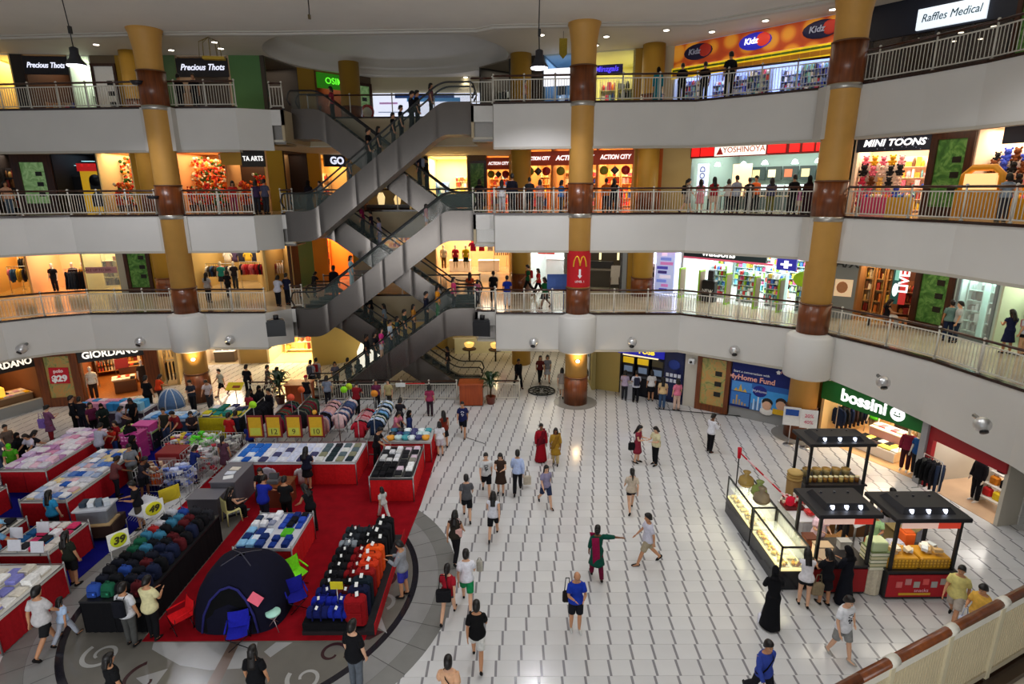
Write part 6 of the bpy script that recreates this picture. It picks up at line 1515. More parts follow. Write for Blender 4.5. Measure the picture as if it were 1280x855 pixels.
stall(-18.6,-16.5,15.3,16.9,.8,'red stall at the left picture edge'); piles(-18.0,-16.6,15.4,16.8,.82,4,4, ['#d86a5a','#e8e0d8','#2a2a2e','#c83a3a'],'red or pale folded item on the left edge stall','red and pale folded items on the left edge stall', join=True)
stall(-13.6,-11.5,10.7,12.75,.85,'stall of stacked white folded shirts at the left bottom','#a8141e'); piles(-13.4,-11.6,10.8,12.6,.87,5,5, ['#f0ece4','#e8e0d0','#f4f2ee','#d8cfc0','#8a8ad0'],'white or cream folded shirt on the left bottom stall','white folded shirts on the left bottom stall',3)
stall(-13.6,-12.25,13.2,14.7,.85,'stall of caps and bright folded tops left of the price signs','#a8141e'); piles(-13.5,-12.3,13.3,14.6,.87,4,4, ['#f0f0f4','#d83a6a','#c82a30','#1f5a90','#2a2a30','#e0d8d0'],'bright folded top on the stall behind the white shirts','bright folded tops left',2)
stall(-14.9,-13.6,10.9,12.9,.85,'teal and blue towel stall at the left bottom edge','#a8141e'); piles(-14.8,-13.7,11,12.8,.87,3,4, ['#4a9aa8','#2a6a5a','#8ac0c8','#3a8070'],'teal or blue towel on the left bottom edge stall','teal and blue towels on the left bottom edge stall',2, join=True)
stall(-16.6,-14.2,13.6,14.9,.85,'stall of dark clothes with white price cards, left edge','#a8141e'); piles(-16.4,-14.3,13.7,14.8,.87,5,3, DK,'dark folded garment on the left edge dark stall','dark folded garments on the left edge dark stall',3, join=True)
stall(-10.0,-5.5,18.35,20.0,.85,'wide stall of white and blue shirts on the red carpet','#cc1a20','#e4e4ea')
piles(-9.9,-9.0,18.45,19.9,.87,3,4, ['#2a70d0','#3a80e0','#1f5ab8','#e8f0ff'],'bright blue folded shirt at the left end of the wide stall','bright blue shirts on the wide stall'); piles(-9.0,-7.0,18.45,19.9,.87,6,4, ['#eef0fa','#d8def4','#f4f4fa','#c8d0ec','#4a4a70'],'white folded shirt on the middle of the wide stall','white shirts on the wide stall'); piles(-7.0,-5.6,18.45,19.9,.87,4,4, ['#2a2a30','#5a6a70','#e0e0dc','#26343a','#8a8a70'],'dark or grey folded top at the right end of the wide stall','dark tops on the wide stall')
hang([V((-8.6,18.29,.74)), V((-7.35,18.29,.72))], ('shirt',), ['#e0d8e8','#f0f0f4'],'pale shirt hanging over the front of the wide stall','pale shirts hanging on the wide stall',0)
stall(-4.75,-3.3,17.2,19.6,.85,'stall of black folded clothes near the carpet edge','#cc1a20','#3a3a3a'); piles(-4.7,-4.0,17.3,18.4,.87,3,4, ['#101014','#16161a','#1c1c20'],'black folded garment on the left half of the carpet edge stall','black garments on the carpet edge stall',3); piles(-3.98,-3.35,17.3,19.5,.87,2,7, ['#e8e4e4','#26262a','#a8a8a4','#d8c0d0','#8a8a80','#f0f0f0'],'pale or dark folded top on the right half of the carpet edge stall','mixed tops on the carpet edge stall',2); piles(-4.7,-4.0,18.4,19.5,.87,3,4, ['#e0e0e4','#1c1c20','#c8c8c8','#2e2e32'],'grey or white folded top on the rear of the carpet edge stall','grey tops on the carpet edge stall',2)
stall(-4.9,-3.1,20.1,21.3,.8,'red skirted stall of bright household bowls at the carpet corner','#cc1a20','#c8c8c8')
for i, p in enumerate(grid(-4.8,-3.2,20.2,21.2,.82,6,3)):
	c_ = ['#1a8a3a','#e8a01c','#e8f0f0','#1a6a8a','#2a2a6a','#3aa0a8','#16161a','#c8e0e0'][RND.randrange(8)]; t = thing('plastic_bowl','bright plastic bowl on the household stall at the carpet corner','bowl', p,0,'plastic bowls on the household stall'); mk_lathe('bowl','plastic', t,0,0, [(.07,0), (.12,.02), (.16,.14), (.145,.14), (.1,.04), (.01,.03)],12, C(c_))
stall(-7.45,-5.9,13.35,15.1,.85,'stall of blue and navy clothes behind the tent','#cc1a20','#d0d0d8')
piles(-7.4,-6.7,13.4,14.3,.87,3,3, ['#16306a','#8ac0e8','#dfe8f4','#203a80'],'blue or white striped item at the front left of the stall behind the tent','striped items behind the tent',2); piles(-7.4,-6.7,14.3,15.05,.87,3,3, ['#e8e8ec','#2a3a5a','#f0f0f4','#8a90a8'],'white or grey item at the rear left of the stall behind the tent','white items behind the tent',3)
piles(-6.65,-5.95,13.4,13.9,.87,2,2, ['#16307a','#1a3a90'],'navy blue folded item at the front right of the stall behind the tent','navy items behind the tent',2); piles(-6.65,-5.95,13.9,14.3,.87,1,1, ['#5ac02a'],'lime green folded item on the stall behind the tent', None,1,2.0); piles(-6.65,-5.95,14.3,15.05,.87,3,3, ['#1a2a6a','#16161e','#2a4ab0','#3a3a44'],'dark navy or black item at the rear right of the stall behind the tent','dark items behind the tent',2)
b = MB(); b.box(-7.4,-6.5,13.2,13.3,.66,.8,'#b8a080'); tag(b.build('cardboard_strip','card'),'tan cardboard strip along the stall edge behind the tent','cardboard')

# racks of jackets behind the wide stall, rails running away from the photographer
def rack(x, y0, y1, h, cols, what, where, n=18, kinds=('jacket',)):
	t = thing('clothes_rack','steel clothes rack of %s, %s' % (what, where),'clothes rack', (x, y0,.016))
	mk_tube('rail','steel', t, [(0,0, h), (0, y1 - y0, h)],.018,6,'#b0b0b0')
	for y in (0, y1 - y0): b = MB(); b.tube([(0, y,.03), (0, y, h)],.018,6,'#b0b0b0'); b.tube([(-.3, y,.03), (.3, y,.03)],.02,6,'#b0b0b0'); b.build('leg','steel', t)
	hang([V((x, y0 + .05 + (y1 - y0 - .1) * i / (n - 1), h - .142)) for i in range(n)], kinds, cols,'%s on the rack %s' % (what, where),'%s on the rack %s' % (what, where),0)
rack(-10.55,21.2,23.0,1.6, ['#141418','#1a1a20','#101012'],'black jackets','at the left behind the wide stall')
rack(-9.35,21.1,23.0,1.6, ['#8a1a3a','#1a3a4a','#2a4a2a','#8a2020','#4a5a48','#16161a'],'maroon, teal or green jackets','behind the yellow price boards')
rack(-8.6,21.6,23.2,1.65, ['#7a2030','#2f4a38','#2a2a2e','#6a6a58'],'red or olive jackets','second from the left behind the boards',14)
rack(-7.55,21.0,23.0,1.65, ['#141418','#101014','#e0b0b8','#d8a8a0','#16161a','#8a8ab0'],'black or pink jackets','in the middle of the row')
rack(-6.95,21.4,23.2,1.6, ['#e8c8c8','#4a5a88','#3a3a5a','#5a6a8a','#d8d8d8'],'blue grey or pink shirts','right of the middle of the row',16, ('shirt',))
rack(-5.35,20.7,23.0,1.6, ['#7ab0e0','#16202a','#a8c8e8','#e8e4d8','#2a4a3a','#c8d8f0','#1a2a44'],'pale blue or dark shirts','nearest the household stall',20, ('shirt',))
rack(-5.95,20.6,22.2,1.55, ['#d89aa0','#b02030','#1a1a20','#c8a8a8'],'pink, red or black shirts','left of the pale blue shirts',12, ('shirt',))
for i, (x, y) in enumerate(((-8.9,22.9), (-7.1,22.9), (-7.0,23.3), (-10.2,21.2), (-9.0,22.0), (-5.7,22.4))):
	t = thing('round_price_tag', ['orange','lime','yellow green','lime','orange red','orange'][i] + ' round price tag over the jacket racks,' + ['rear left','middle','rear middle','far left','over maroon jackets','right end'][i],'price tag', (x, y,.016)); mk_tube('disc','card', t, [(0,.01,1.95), (0,-.01,1.95)],.15,12, C(['#e8642a','#9af01c','#c8e02a','#b0f02a','#f05a3a','#e8902a'][i])); mk_cyl('pole','steel', t,0,0,0,1.82,.012, n=6, col='#a0a0a0')
# yellow price boards in red frames
for i, (u, v, tx) in enumerate(((318,552,''), (341,552,'12'), (367,551,'9'), (397,548,'10'))):
	p = P(u, v,.9); t = thing('price_board', ['leftmost plain','second, numbered twelve','third, numbered nine','rightmost raised'][i] + ' yellow price board in red frame behind the wide stall','price board', (p.x,20.3,.016))
	mk_box('frame','paint', t,-.3,.3,0,.04,.95,1.85,'#7a1016'); b = MB(); b.box(-.24,.24,-.02,0,1.02,1.78,'#d8a818'); b.box(-.2,.2,-.03,-.02,1.06,1.36,'#c8c848'); b.build('card','card', t); mk_cyl('pole','steel', t,0,.02,0,.95,.02, n=6, col='#909090')
	if tx: lettering(tx,.3,'card', t, (0,-.04,1.2),'#4a3a10', ext=.003)
	if i == 3: mk_ball('knob','plastic', t, (0,0,1.98),.09,8,6,'#d89a20')
# bag stall with black drape, price signs on its far edge
t = stall(-10.1,-8.62,11.35,15.0,.88,'long black draped stall heaped with bags, bottom left','#0c0c10','#101014', rail=False)
def bag_me():
	if 'bag' in _parts: return _parts['bag']
	mb = MB(); rs = []
	for z, a, b_ in ((0,.13,.09), (.04,.17,.12), (.2,.17,.12), (.3,.14,.1), (.34,.06,.05)): rs.append([(a * (abs(cos(q)) ** .6) * (1 if cos(q) > 0 else -1), b_ * (abs(sin(q)) ** .6) * (1 if sin(q) > 0 else -1), z) for q in [TAU * k / 14 for k in range(14)]])
	mb.rings(rs); mb.bbox(-.11,.11,-.17,-.1,.05,.18,.02, (.75,.75,.75)); mb.tube([(-.05,0,.33), (-.04,0,.39), (.04,0,.39), (.05,0,.33)],.012,5, (.7,.7,.7)); mb.box(.05,.1,-.178,-.17,.12,.17, (2.5,2.5,2.5))
	me = mb.mesh('backpack'); me.materials.append(M['cloth']); _parts['bag'] = me; return me
for i, p in enumerate(grid(-10.05,-8.67,11.45,14.95,.885,4,12,.015)):
	left = p.x < -9.4
	c_ = RC(['#14161e','#1a1c28','#101216','#1c2440','#5a1a20','#2a2a30','#15151a'] + (['#1a5a40','#b02a2a','#2a4a9a','#c8c8d0','#3a7a9a','#d8602a'] if left else []))
	o = obj('backpack', bag_me(), None, None, c_); o.location = p; o.scale = (.95,.95, RU(.9,1.15)); o.rotation_euler = (0,0, RU(-.2,.2)); tag(o, ('coloured or dark bag on the far side of the black draped stall' if left else 'black or navy bag on the near side of the black draped stall'),'bag','bags on the far side of the draped stall' if left else 'bags on the near side of the draped stall')
for i, (y, w_, tx, c_) in enumerate(((13.05,.24,'39','#c8d020'), (14.55,.27,'49','#d8d020'), (15.35,.28,'','#c8b020'))):
	t = thing('price_sign', ['yellow sign numbered thirty nine on the bag stall','yellow sign numbered forty nine on the bag stall','plain mustard sign at the far end of the bag stall'][i],'price sign', (-10.2, y,.016),.9)
	mk_box('board','card', t, -w_, w_,-.01,.02,1.15,1.6, C('#e8e6e0' if i < 2 else '#c8b020')); mk_ball('yellow_oval','card', t, (0,-.015,1.38), (w_ * .8,.015,.2),16,8, C(c_)); b = MB(); b.cyl(-w_ + .03,0,0,1.2,.015, n=6, col='#b0b0b0'); b.cyl(w_ - .03,0,0,1.2,.015, n=6, col='#b0b0b0'); b.build('pole','steel', t)
	if tx: lettering(tx,.26,'card', t, (0,-.04,1.38),'#3a3410', ext=.003, bold=.012, shear=.2)
# luggage block
def case_me(soft):
	key = ('case', soft)
	if key in _parts: return _parts[key]
	mb = MB()
	if soft:
		rs = []
		for x in (-.3,-.27,.27,.3):
			k = .8 if abs(x) > .28 else 1; rs.append([(x,.17 * k * cos(TAU * q / 12),.18 + .17 * k * sin(TAU * q / 12)) for q in range(12)])
		mb.rings(rs); mb.tube([(-.12,0,.33), (-.1,0,.43), (.1,0,.43), (.12,0,.33)],.014,5, (.6,.6,.6)); mb.box(-.14,-.1,-.18,.18,.02,.358, (.6,.6,.6)); mb.box(.1,.14,-.18,.18,.02,.358, (.6,.6,.6))
	else:
		mb.bbox(-.22,.22,-.13,.13,.05,.68,.05); mb.bbox(-.16,.16,-.16,-.12,.1,.38,.02, (.85,.85,.85)); mb.bbox(-.16,.16,-.15,-.12,.42,.62,.02, (.85,.85,.85))
		mb.tube([(-.08,.02,.67), (-.08,.02,.73), (.08,.02,.73), (.08,.02,.67)],.014,5, (.15,.15,.15))
		for x in (-.17,.17): mb.tube([(x,.1,.035), (x + .03,.1,.035)],.035,8, (.05,.05,.05))
	me = mb.mesh('suitcase'); me.materials.append(M['cloth']); _parts[key] = me; return me
tag_me = MB().box(-.035,.035,-.005,.005,0,.1,'#f0f0ec').mesh('price_tag'); tag_me.materials.append(M['card'])
def luggage(p, col, soft, label, group, rz=0, sc_=1.0):
	o = obj('suitcase' if not soft else 'travel_bag', case_me(soft), None, None, vary(C(col),.1)); o.location = p; o.rotation_euler = (0,0, rz); o.scale = (sc_,) * 3; tag(o, label,'luggage', group)
	q = obj('price_tag', tag_me, None, o, (1,1,1)); q.location = (RU(-.1,.1),-.14 if soft else -.05,.38 if soft else .72); q.rotation_euler = (-.9, RU(-.5,.5),0)
yy = 11.5
for r in range(11):
	y = 11.5 + r * .33
	for ci, x in enumerate((-4.62,-4.12)):
		col = (['#1a2a9a','#16249a','#141c5a'] if r < 3 else ['#141418','#0e0e12','#16161c'] if r < 8 else ['#8a929a','#2a2e34','#141418'])[RND.randrange(3)]
		if ci == 1 and 4 <= r <= 7: col = '#8a0e16'
		if ci == 1 and r == 2: col = '#5a141c'
		nm = {True: 'dark'}; lab = ('blue' if r < 3 and ci == 0 else 'deep red' if col == '#8a0e16' else 'dark or grey') + ' travel bag on the luggage block,' + ('front rows' if r < 3 else 'middle rows' if r < 8 else 'back rows') + (', left column' if ci == 0 else ', second column')
		luggage(V((x, y,.3)), col, True, lab, lab, RU(-.04,.04),.83)
	for ci, x in enumerate((-3.72,)):
		col = ['#9a1018','#141a3a','#16202a','#a01a1a','#d83a1c','#e84a1e','#f05a1c','#141418','#0e0e12','#1c1c22','#141418'][r]
		lab = ['red suitcase at the front right corner of the luggage block','navy suitcase behind the front red one','dark suitcase third from the front on the right','crimson suitcase before the orange ones','dark orange suitcase, front of three','orange suitcase, middle of three','bright orange suitcase, rear of three','black suitcase right behind the orange ones','second black suitcase behind the orange ones','charcoal suitcase near the back of the luggage block','rearmost black suitcase of the luggage block'][r]
		luggage(V((x, y,.12)), col, False, lab, None, RU(-.03,.03),1.12)
t = thing('luggage_platform','low dark platform with red edge under the luggage','platform', (-4.1,13.2,.016)); mk_box('deck','paint', t,-.85,.85,-1.95,1.95,.0,.1,'#16161a'); mk_box('red_edge','cloth', t,.85,.87,-1.95,1.95,0,.3,'#b01820'); mk_box('raised_step','cloth', t,-.85,.28,-1.9,1.95,.1,.28,'#101014')
p = P(421,735,.95); t = thing('price_card','yellow price card on a stem on the luggage block','price card', (p.x, p.y,.3)); mk_cbox('card','card', t, (0,0,.72), (.3,.02,.2),0,'#d8c81c'); mk_cyl('stem','steel', t,0,0,0,.64,.012, n=6, col='#e0e0e0')
# tent and camp furniture
t = thing('dome_tent','navy blue dome tent with dark open doorway on the red carpet','tent', (-6.65,12.25,.016))
TR = [(0,1), (.25,.97), (.55,.86), (.8,.66), (.93,.42), (1,.08)]
def tent_r(z):
	t_ = max(0, min(1, z / 1.5))
	for (t0, r0), (t1, r1) in zip(TR, TR[1:]):
		if t_ <= t1: return r0 + (r1 - r0) * (t_ - t0) / (t1 - t0)
def sp(q, e=.6): return abs(q) ** e * (1 if q > 0 else -1)
N = 40; rs = []
for k in range(13):
	z = 1.5 * k / 12; r_ = tent_r(z)
	rs.append([(1.1 * r_ * sp(cos(q)),.98 * r_ * sp(sin(q)), z) for q in [TAU * i / N for i in range(N)]])
b = MB(); b.rings(rs,'#0e0e22', cap=False); b.build('shell','cloth', t)
def on_tent(x, z, out=.03):
	r_ = tent_r(z); c_ = min(1, (abs(x) / (1.1 * r_)) ** (1 / .6)); return (x, -(.98 * r_ * math.sqrt(max(0,1 - c_ * c_)) ** .6) - out, z)
b = MB(); arch = [(.0,1.12), (-.2,1.06), (-.42,.85), (-.58,.5), (-.66,.05)]; L_ = [on_tent(x, z) for x, z in arch]; R_ = [on_tent(-x, z) for x, z in arch]
vs = L_ + R_; b.add(vs, [(i, i + 1,6 + i,5 + i) for i in range(4)],'#050508'); b.build('doorway','cloth', t)
mk_tube('door_trim','cloth', t, [on_tent(x, z,.04) for x, z in arch][::-1] + [on_tent(-x, z,.04) for x, z in arch[1:]],.03,6,'#2a2a6a')
for s_ in (1,-1): mk_tube('tent_pole','plastic', t, [(s_ * 1.1 * k / 10 * tent_r(z),.98 * k / 10 * tent_r(z), z + .02) for k, z in [(7.4,.05), (7.4,.4), (7.4,.8), (7.4,1.15), (7,1.38), (0,1.5), (-7,1.38), (-7.4,1.15), (-7.4,.8), (-7.4,.4), (-7.4,.05)]],.014,5,'#3a3a48')
q = on_tent(.62,.85,.05); mk_cbox('pink_card','card', t, q, (.3,.02,.22),.3,'#f06a80', rx=-.5, ry=.7)
def camp_chair(p, col, rz, label):
	t = thing('camp_chair', label,'chair', p, rz); t.scale = (.86,.86,.86)
	b = MB(); rs = [[(x, y,.42 - .05 * cos(x / .26 * PI / 2) + .02) for x in (-.26,-.13,0,.13,.26)] for y in (-.24,0,.22)]
	b.add([p_ for r in rs for p_ in r], [(5 * j + i,5 * j + i + 1,5 * j + i + 6,5 * j + i + 5) for j in range(2) for i in range(4)], C(col), True); b.build('seat','cloth', t)
	b = MB(); rs = [[(x,.22 + .1 * tt - .03 * cos(x / .26 * PI / 2),.42 + .42 * tt) for x in (-.26,-.13,0,.13,.26)] for tt in (0,.5,1)]
	b.add([p_ for r in rs for p_ in r], [(5 * j + i,5 * j + i + 1,5 * j + i + 6,5 * j + i + 5) for j in range(2) for i in range(4)], C(col), True); b.build('backrest','cloth', t)
	for a, b_ in (((-.27,-.24,.43), (.24,-.22,.02)), ((.27,-.24,.43), (-.24,-.22,.02)), ((-.27,.22,.43), (.24,.24,.02)), ((.27,.22,.43), (-.24,.24,.02)), ((-.27,.32,.85), (-.25,.2,.02)), ((.27,.32,.85), (.25,.2,.02))):
		mk_tube('leg','steel', t, [a, b_],.012,6,'#1c1c20')
	for s_ in (1,-1): m_ = MB(); m_.tube([(s_ * .28,-.22,.6), (s_ * .28,.26,.62)],.022,6, C(col)); m_.tube([(s_ * .27,-.23,.42), (s_ * .28,-.22,.6)],.01,5,'#1c1c20'); m_.build('armrest','cloth', t)
camp_chair(P(228,786),'#d8141c',-.7,'bright red folding camp chair left of the tent'); camp_chair(P(300,806),'#1c20a0',.3,'royal blue folding camp chair before the tent doorway'); camp_chair(P(372,731),'#8af02a',.9,'lime green folding camp chair right of the tent'); camp_chair(P(372,760),'#1a1c8a',.6,'dark blue folding chair right of the tent behind the mint stool')
t = thing('camp_stool','small mint round stool on crossed legs right of the tent','stool', P(344,786)); mk_cyl('seat','plastic', t,0,0,.44,.48,.17, n=18, col='#b8f0dc'); [MB().tube([(.16 * cos(a),.16 * sin(a),.44), (-.2 * cos(a),-.2 * sin(a),0.01)],.01,5,'#b8a8a8').build('leg','steel', t) for a in (.3,2.4,4.5)]
# grey counters with a printer table, yellow chair
for i, (x0, x1, y0, y1, h) in enumerate(((-9.75,-8.95,16.7,18.1,1.0), (-10.15,-9.2,16.0,16.65,.8))):
	t = thing('service_counter', ['taller grey counter with papers by the red carpet','lower grey counter step beside the taller one'][i],'counter', ((x0 + x1) / 2, (y0 + y1) / 2,.016)); mk_bbox('body','paint', t, -(x1 - x0) / 2, (x1 - x0) / 2, -(y1 - y0) / 2, (y1 - y0) / 2,0, h,.02,'#5c5a62'); mk_box('worktop','paint', t, -(x1 - x0) / 2 - .02, (x1 - x0) / 2 + .02, -(y1 - y0) / 2 - .02, (y1 - y0) / 2 + .02, h, h + .03,'#6e6c74')
	if i == 0:
		for k in range(3): q = MB(); q.cbox((RU(-.2,.2),-.4 + .3 * k, h + .045), (.3,.22,.02), RU(-.5,.5), C(['#f0f0f0','#e0e4f0','#e8e0d0'][k])); tag(q.build('paper_stack','card', None),'white paper stack on the taller grey counter','paper','paper stacks on the grey counter').location = t.location
t = thing('cashier_desk','brown cashier desk with a tan top behind the seated woman','desk', (-7.75,17.2,.016)); mk_box('body','paint', t,-.4,.4,-.35,.35,0,.72,'#6a3018'); mk_box('worktop','wood', t,-.45,.45,-.4,.4,.72,.76,'#c8965a')
t = thing('cash_register','grey cash register on the brown cashier desk','cash register', (-7.9,17.2,.776)); mk_bbox('drawer','plastic', t,-.18,.18,-.18,.18,0,.12,.02,'#5a5a5e'); mk_cbox('screen','plastic', t, (0,.05,.2), (.3,.12,.18),0,'#3a3a3e', rx=-.3)
sp = P(291,652)
t = thing('plastic_chair','pale yellow plastic chair by the grey counters','chair', (sp.x, sp.y,.016),2.4)
mk_bbox('seat','plastic', t,-.22,.22,-.22,.22,.42,.46,.04,'#e0d890'); mk_bbox('backrest','plastic', t,-.21,.21,.18,.22,.46,.86,.03,'#e0d890'); [MB().tube([(x, y,.43), (x * 1.15, y * 1.15,0)],.02,6,'#d8d088').build('leg','plastic', t) for x in (-.19,.19) for y in (-.19,.19)]
# left goods: baskets, bins, boxes, household racks
def wire_basket(x, y, w_, d_, h, col, goods, label):
	t = thing('wire_basket', label,'basket', (x, y,.016)); b = MB()
	for k in range(9):
		xx = -w_ + 2 * w_ * k / 8
		for yy_ in (-d_, d_): b.tube([(xx, yy_,.02), (xx, yy_, h)],.008,4,'#c8c8c8')
	for k in range(7):
		yy_ = -d_ + 2 * d_ * k / 6
		for xx in (-w_, w_): b.tube([(xx, yy_,.02), (xx, yy_, h)],.008,4,'#c8c8c8')
	for z in (.03, h * .35, h * .68, h): b.tube([(-w_, -d_, z), (w_, -d_, z), (w_, d_, z), (-w_, d_, z), (-w_, -d_, z)],.012,5,'#d0d0d0')
	stuff(b.build('wire_mesh','steel', t)); g = MB()
	for k in range(80): g.cbox((RU(-w_ + .1, w_ - .1), RU(-d_ + .1, d_ - .1), RU(.2, h)), (RU(.1,.2), RU(.08,.18), RU(.05,.12)), RU(0,3), vary(RC(goods),.2))
	stuff(g.build('goods','card', t))
gl = ['#e8e8ec','#d83a3a','#3a5ac8','#e8c83a','#3a9a5a','#2a2a30','#f0d0d8','#c8d8f0','#a04a8a']
wire_basket(-11.6,18.2,.5,.45,.85,0, ['#e8e8f0','#7a90d8','#c8d0f0','#3a4a90'],'wire basket of blue and white packs left of the grey counters')
wire_basket(-12.6,18.3,.45,.4,.8,0, ['#d8b89a','#8a5a3a','#2a3a7a','#e8d8c0'],'wire basket of brown and blue goods on the blue carpet edge')
wire_basket(-11.4,19.4,.55,.5,.95,0, ['#f0f0f0','#c83a4a','#e8d8dc','#b0b0b8'],'tall wire basket of red and white packs'); wire_basket(-12.0,20.6,.5,.45,.9,0, ['#5ae02a','#8af04a','#e8f0e0','#3ab01a'],'wire basket of lime green goods'); wire_basket(-13.0,20.8,.5,.45,.8,0, gl,'wire basket of mixed goods beside the lime green one'); wire_basket(-11.0,20.4,.45,.5,.9,0, ['#b8b8b8','#e8e8e0','#8a8a90','#d0d0c8'],'wire basket of grey packs nearest the wide stall')
t = thing('goods_bin','red box bin with white front panel among the wire baskets','bin', (-12.45,19.35,.016)); mk_bbox('body','paint', t,-.45,.45,-.4,.4,0,.95,.03,'#8a1418'); mk_box('front_panel','card', t,-.32,.32,-.42,-.4,.3,.8,'#c88a88')
for i, (u, v, c_, k) in enumerate(((172,572,'#c83a90',3), (186,560,'#d84aa0',3), (160,560,'#8a1a5a',2))):
	p = P(u, v)
	for j in range(k):
		t = thing('storage_crate','pink or magenta storage crate stacked by the blue carpet','crate', (p.x, p.y,.016 + .36 * j), RU(-.1,.1),'pink storage crates'); mk_bbox('body','plastic', t,-.36,.36,-.28,.28,0,.35,.03, vary(C(c_),.1)); b = MB(); [b.box(-.3 + .13 * q,-.22 + .13 * q,-.287,-.28,.08 + .13 * z,.15 + .13 * z,'#f0b0d8') for q in range(5) for z in range(2)]; b.build('slots','plastic', t); mk_box('rim','plastic', t,-.37,.37,-.29,.29,.32,.36, vary(C(c_),.15))
stall(-13.1,-11.3,22.3,23.6,.95,'yellow skirted stall behind the wire baskets','#c8b41c','#d8c828'); piles(-13.0,-11.4,22.4,23.5,.97,4,3, ['#1a6a60','#2a8a80','#e8e8f0','#d8c830','#3a3a60'],'teal or white packed item on the yellow skirted stall','teal and white packs on the yellow skirted stall',3, join=True)
stall(-15.6,-13.6,22.4,23.4,.8,'stall of pale blue packs before the brown shop pier','#3a4a6a','#c8d8f0'); piles(-15.5,-13.7,22.5,23.3,.82,6,3, ['#7ab0e8','#c8e0f8','#4a90d8','#e8f0f8'],'pale blue packed item on the stall before the brown pier','pale blue packs on the stall before the brown pier',2, join=True)
stall(-19.3,-16.2,23.6,24.6,.7,'stall of blue and pink boxes below the main clothes shop','#4a3a4a','#c8c8d0');
for i, p in enumerate(grid(-19.1,-16.4,23.7,24.5,.72,9,2,.02)):
	c_ = ['#2a90d0','#3aa0e0','#e8b0c8','#e89ab8','#8ac8e8','#f0d8e0'][RND.randrange(6)]; t = thing('goods_carton','blue or pink carton on the stall below the main clothes shop','carton', p, RU(-.1,.1),'blue and pink cartons'); mk_bbox('box','card', t,-.14,.14,-.16,.16,0,.34,.015, C(c_))
stall(-15.9,-14.4,21.2,22.0,.75,'small green and dark stall behind the pink crates','#2a2a34','#a8c860'); piles(-15.8,-14.5,21.3,21.9,.77,4,2, ['#a8d060','#c8e080','#3a3a40','#8a4a70'],'green or dark packed item on the small green stall','green and dark packs on the small green stall',2, join=True)
t = thing('play_tent','grey blue striped round play tent by the left column','tent', P(215,508)); b = MB(); rs = [[(.62 * cos(a) * cos(TAU * i / 20),.5 * cos(a) * sin(TAU * i / 20),.9 * sin(a)) for i in range(20)] for a in [PI / 2 * k / 6 for k in range(6)] + [1.55]]; b.rings(rs,'#5a7aa8'); b.build('shell','cloth', t); b = MB(); [b.tube([(.63 * cos(a) * cos(q),.51 * cos(a) * sin(q),.91 * sin(a)) for a in [PI / 2 * k / 6 for k in range(7)]],.025,5,'#c8d0dc') for q in [TAU * i / 8 for i in range(8)]]; b.build('stripes','cloth', t)
t = thing('yellow_notice','flat yellow notice with red print on a stand near the left column','sign', P(297,510)); mk_cbox('card','card', t, (0,0,1.1), (.75,.5,.03),0,'#d8c01c', rx=.5); mk_cbox('print','card', t, (.1,-.05,1.1), (.35,.15,.012),0,'#8a3a1a', rx=.5); mk_cyl('pole','steel', t,0,.05,0,1.08,.02, n=6, col='#b0b0b0')
t = thing('goods_trolley','grey trolley of tubs and cartons on the blue carpet','trolley', (-12.5,15.4,.016),.15); mk_box('carton','card', t,-.55,.55,-.4,.4,.12,.5,'#3a2418'); mk_box('cardboard_lid','card', t,-.5,.5,-.42,.2,.5,.54,'#c8a878'); mk_bbox('tub','plastic', t,-.45,.4,-.3,.3,.54,.95,.04,'#7c8088'); mk_box('tub_rim','plastic', t,-.5,.45,-.34,.34,.95,1.0,'#c8ccd4'); b = MB(); [b.cbox((-.3 + .2 * k,0,1.08), (.16,.3,.14),.2 * k, C(['#2a3a4a','#e0e4e8','#5a6a78','#c8d0d8'][k])) for k in range(4)]; b.build('packs','card', t); b = MB(); [b.tube([(x, y - .02,.06), (x, y + .02,.06)],.06,8,'#16161a') for x in (-.45,.45) for y in (-.3,.3)]; b.build('wheels','plastic', t)
t = thing('wire_trolley','slanted wire trolley beside the grey tub trolley','trolley', (-11.4,15.85,.016),-.3); b = MB(); [b.tube([(-.3 + .1 * k,-.4,.4), (-.3 + .1 * k,.4,.85)],.01,4,'#b8b8bc') for k in range(7)]; [b.tube([(x, y,0), (x, y, z)],.015,5,'#a0a0a4') for x, y, z in ((-.3,-.4,.42), (.3,-.4,.42), (-.3,.4,.87), (.3,.4,.87))]; b.build('wire_frame','steel', t); mk_cbox('packs','card', t, (0,0,.68), (.55,.7,.08),0,'#d8d8e0', rx=.5)
for i, p in enumerate((P(22,672,1.0), P(48,690,1.0), P(55,665,1.0), P(20,690,.95))):
	t = thing('price_card', ['white price card standing over the dark clothes, left','white price card over the red stall side, left bottom','white price card right of the dark clothes','small white price card at the left edge'][i],'price card', (p.x, p.y,.85)); mk_cbox('card','card', t, (0,0,.3), (.34,.02,.3),0,'#d8d8e0', rx=-.2); mk_cyl('stem','steel', t,0,.03,0,.2,.012, n=6, col='#b0b0b0')

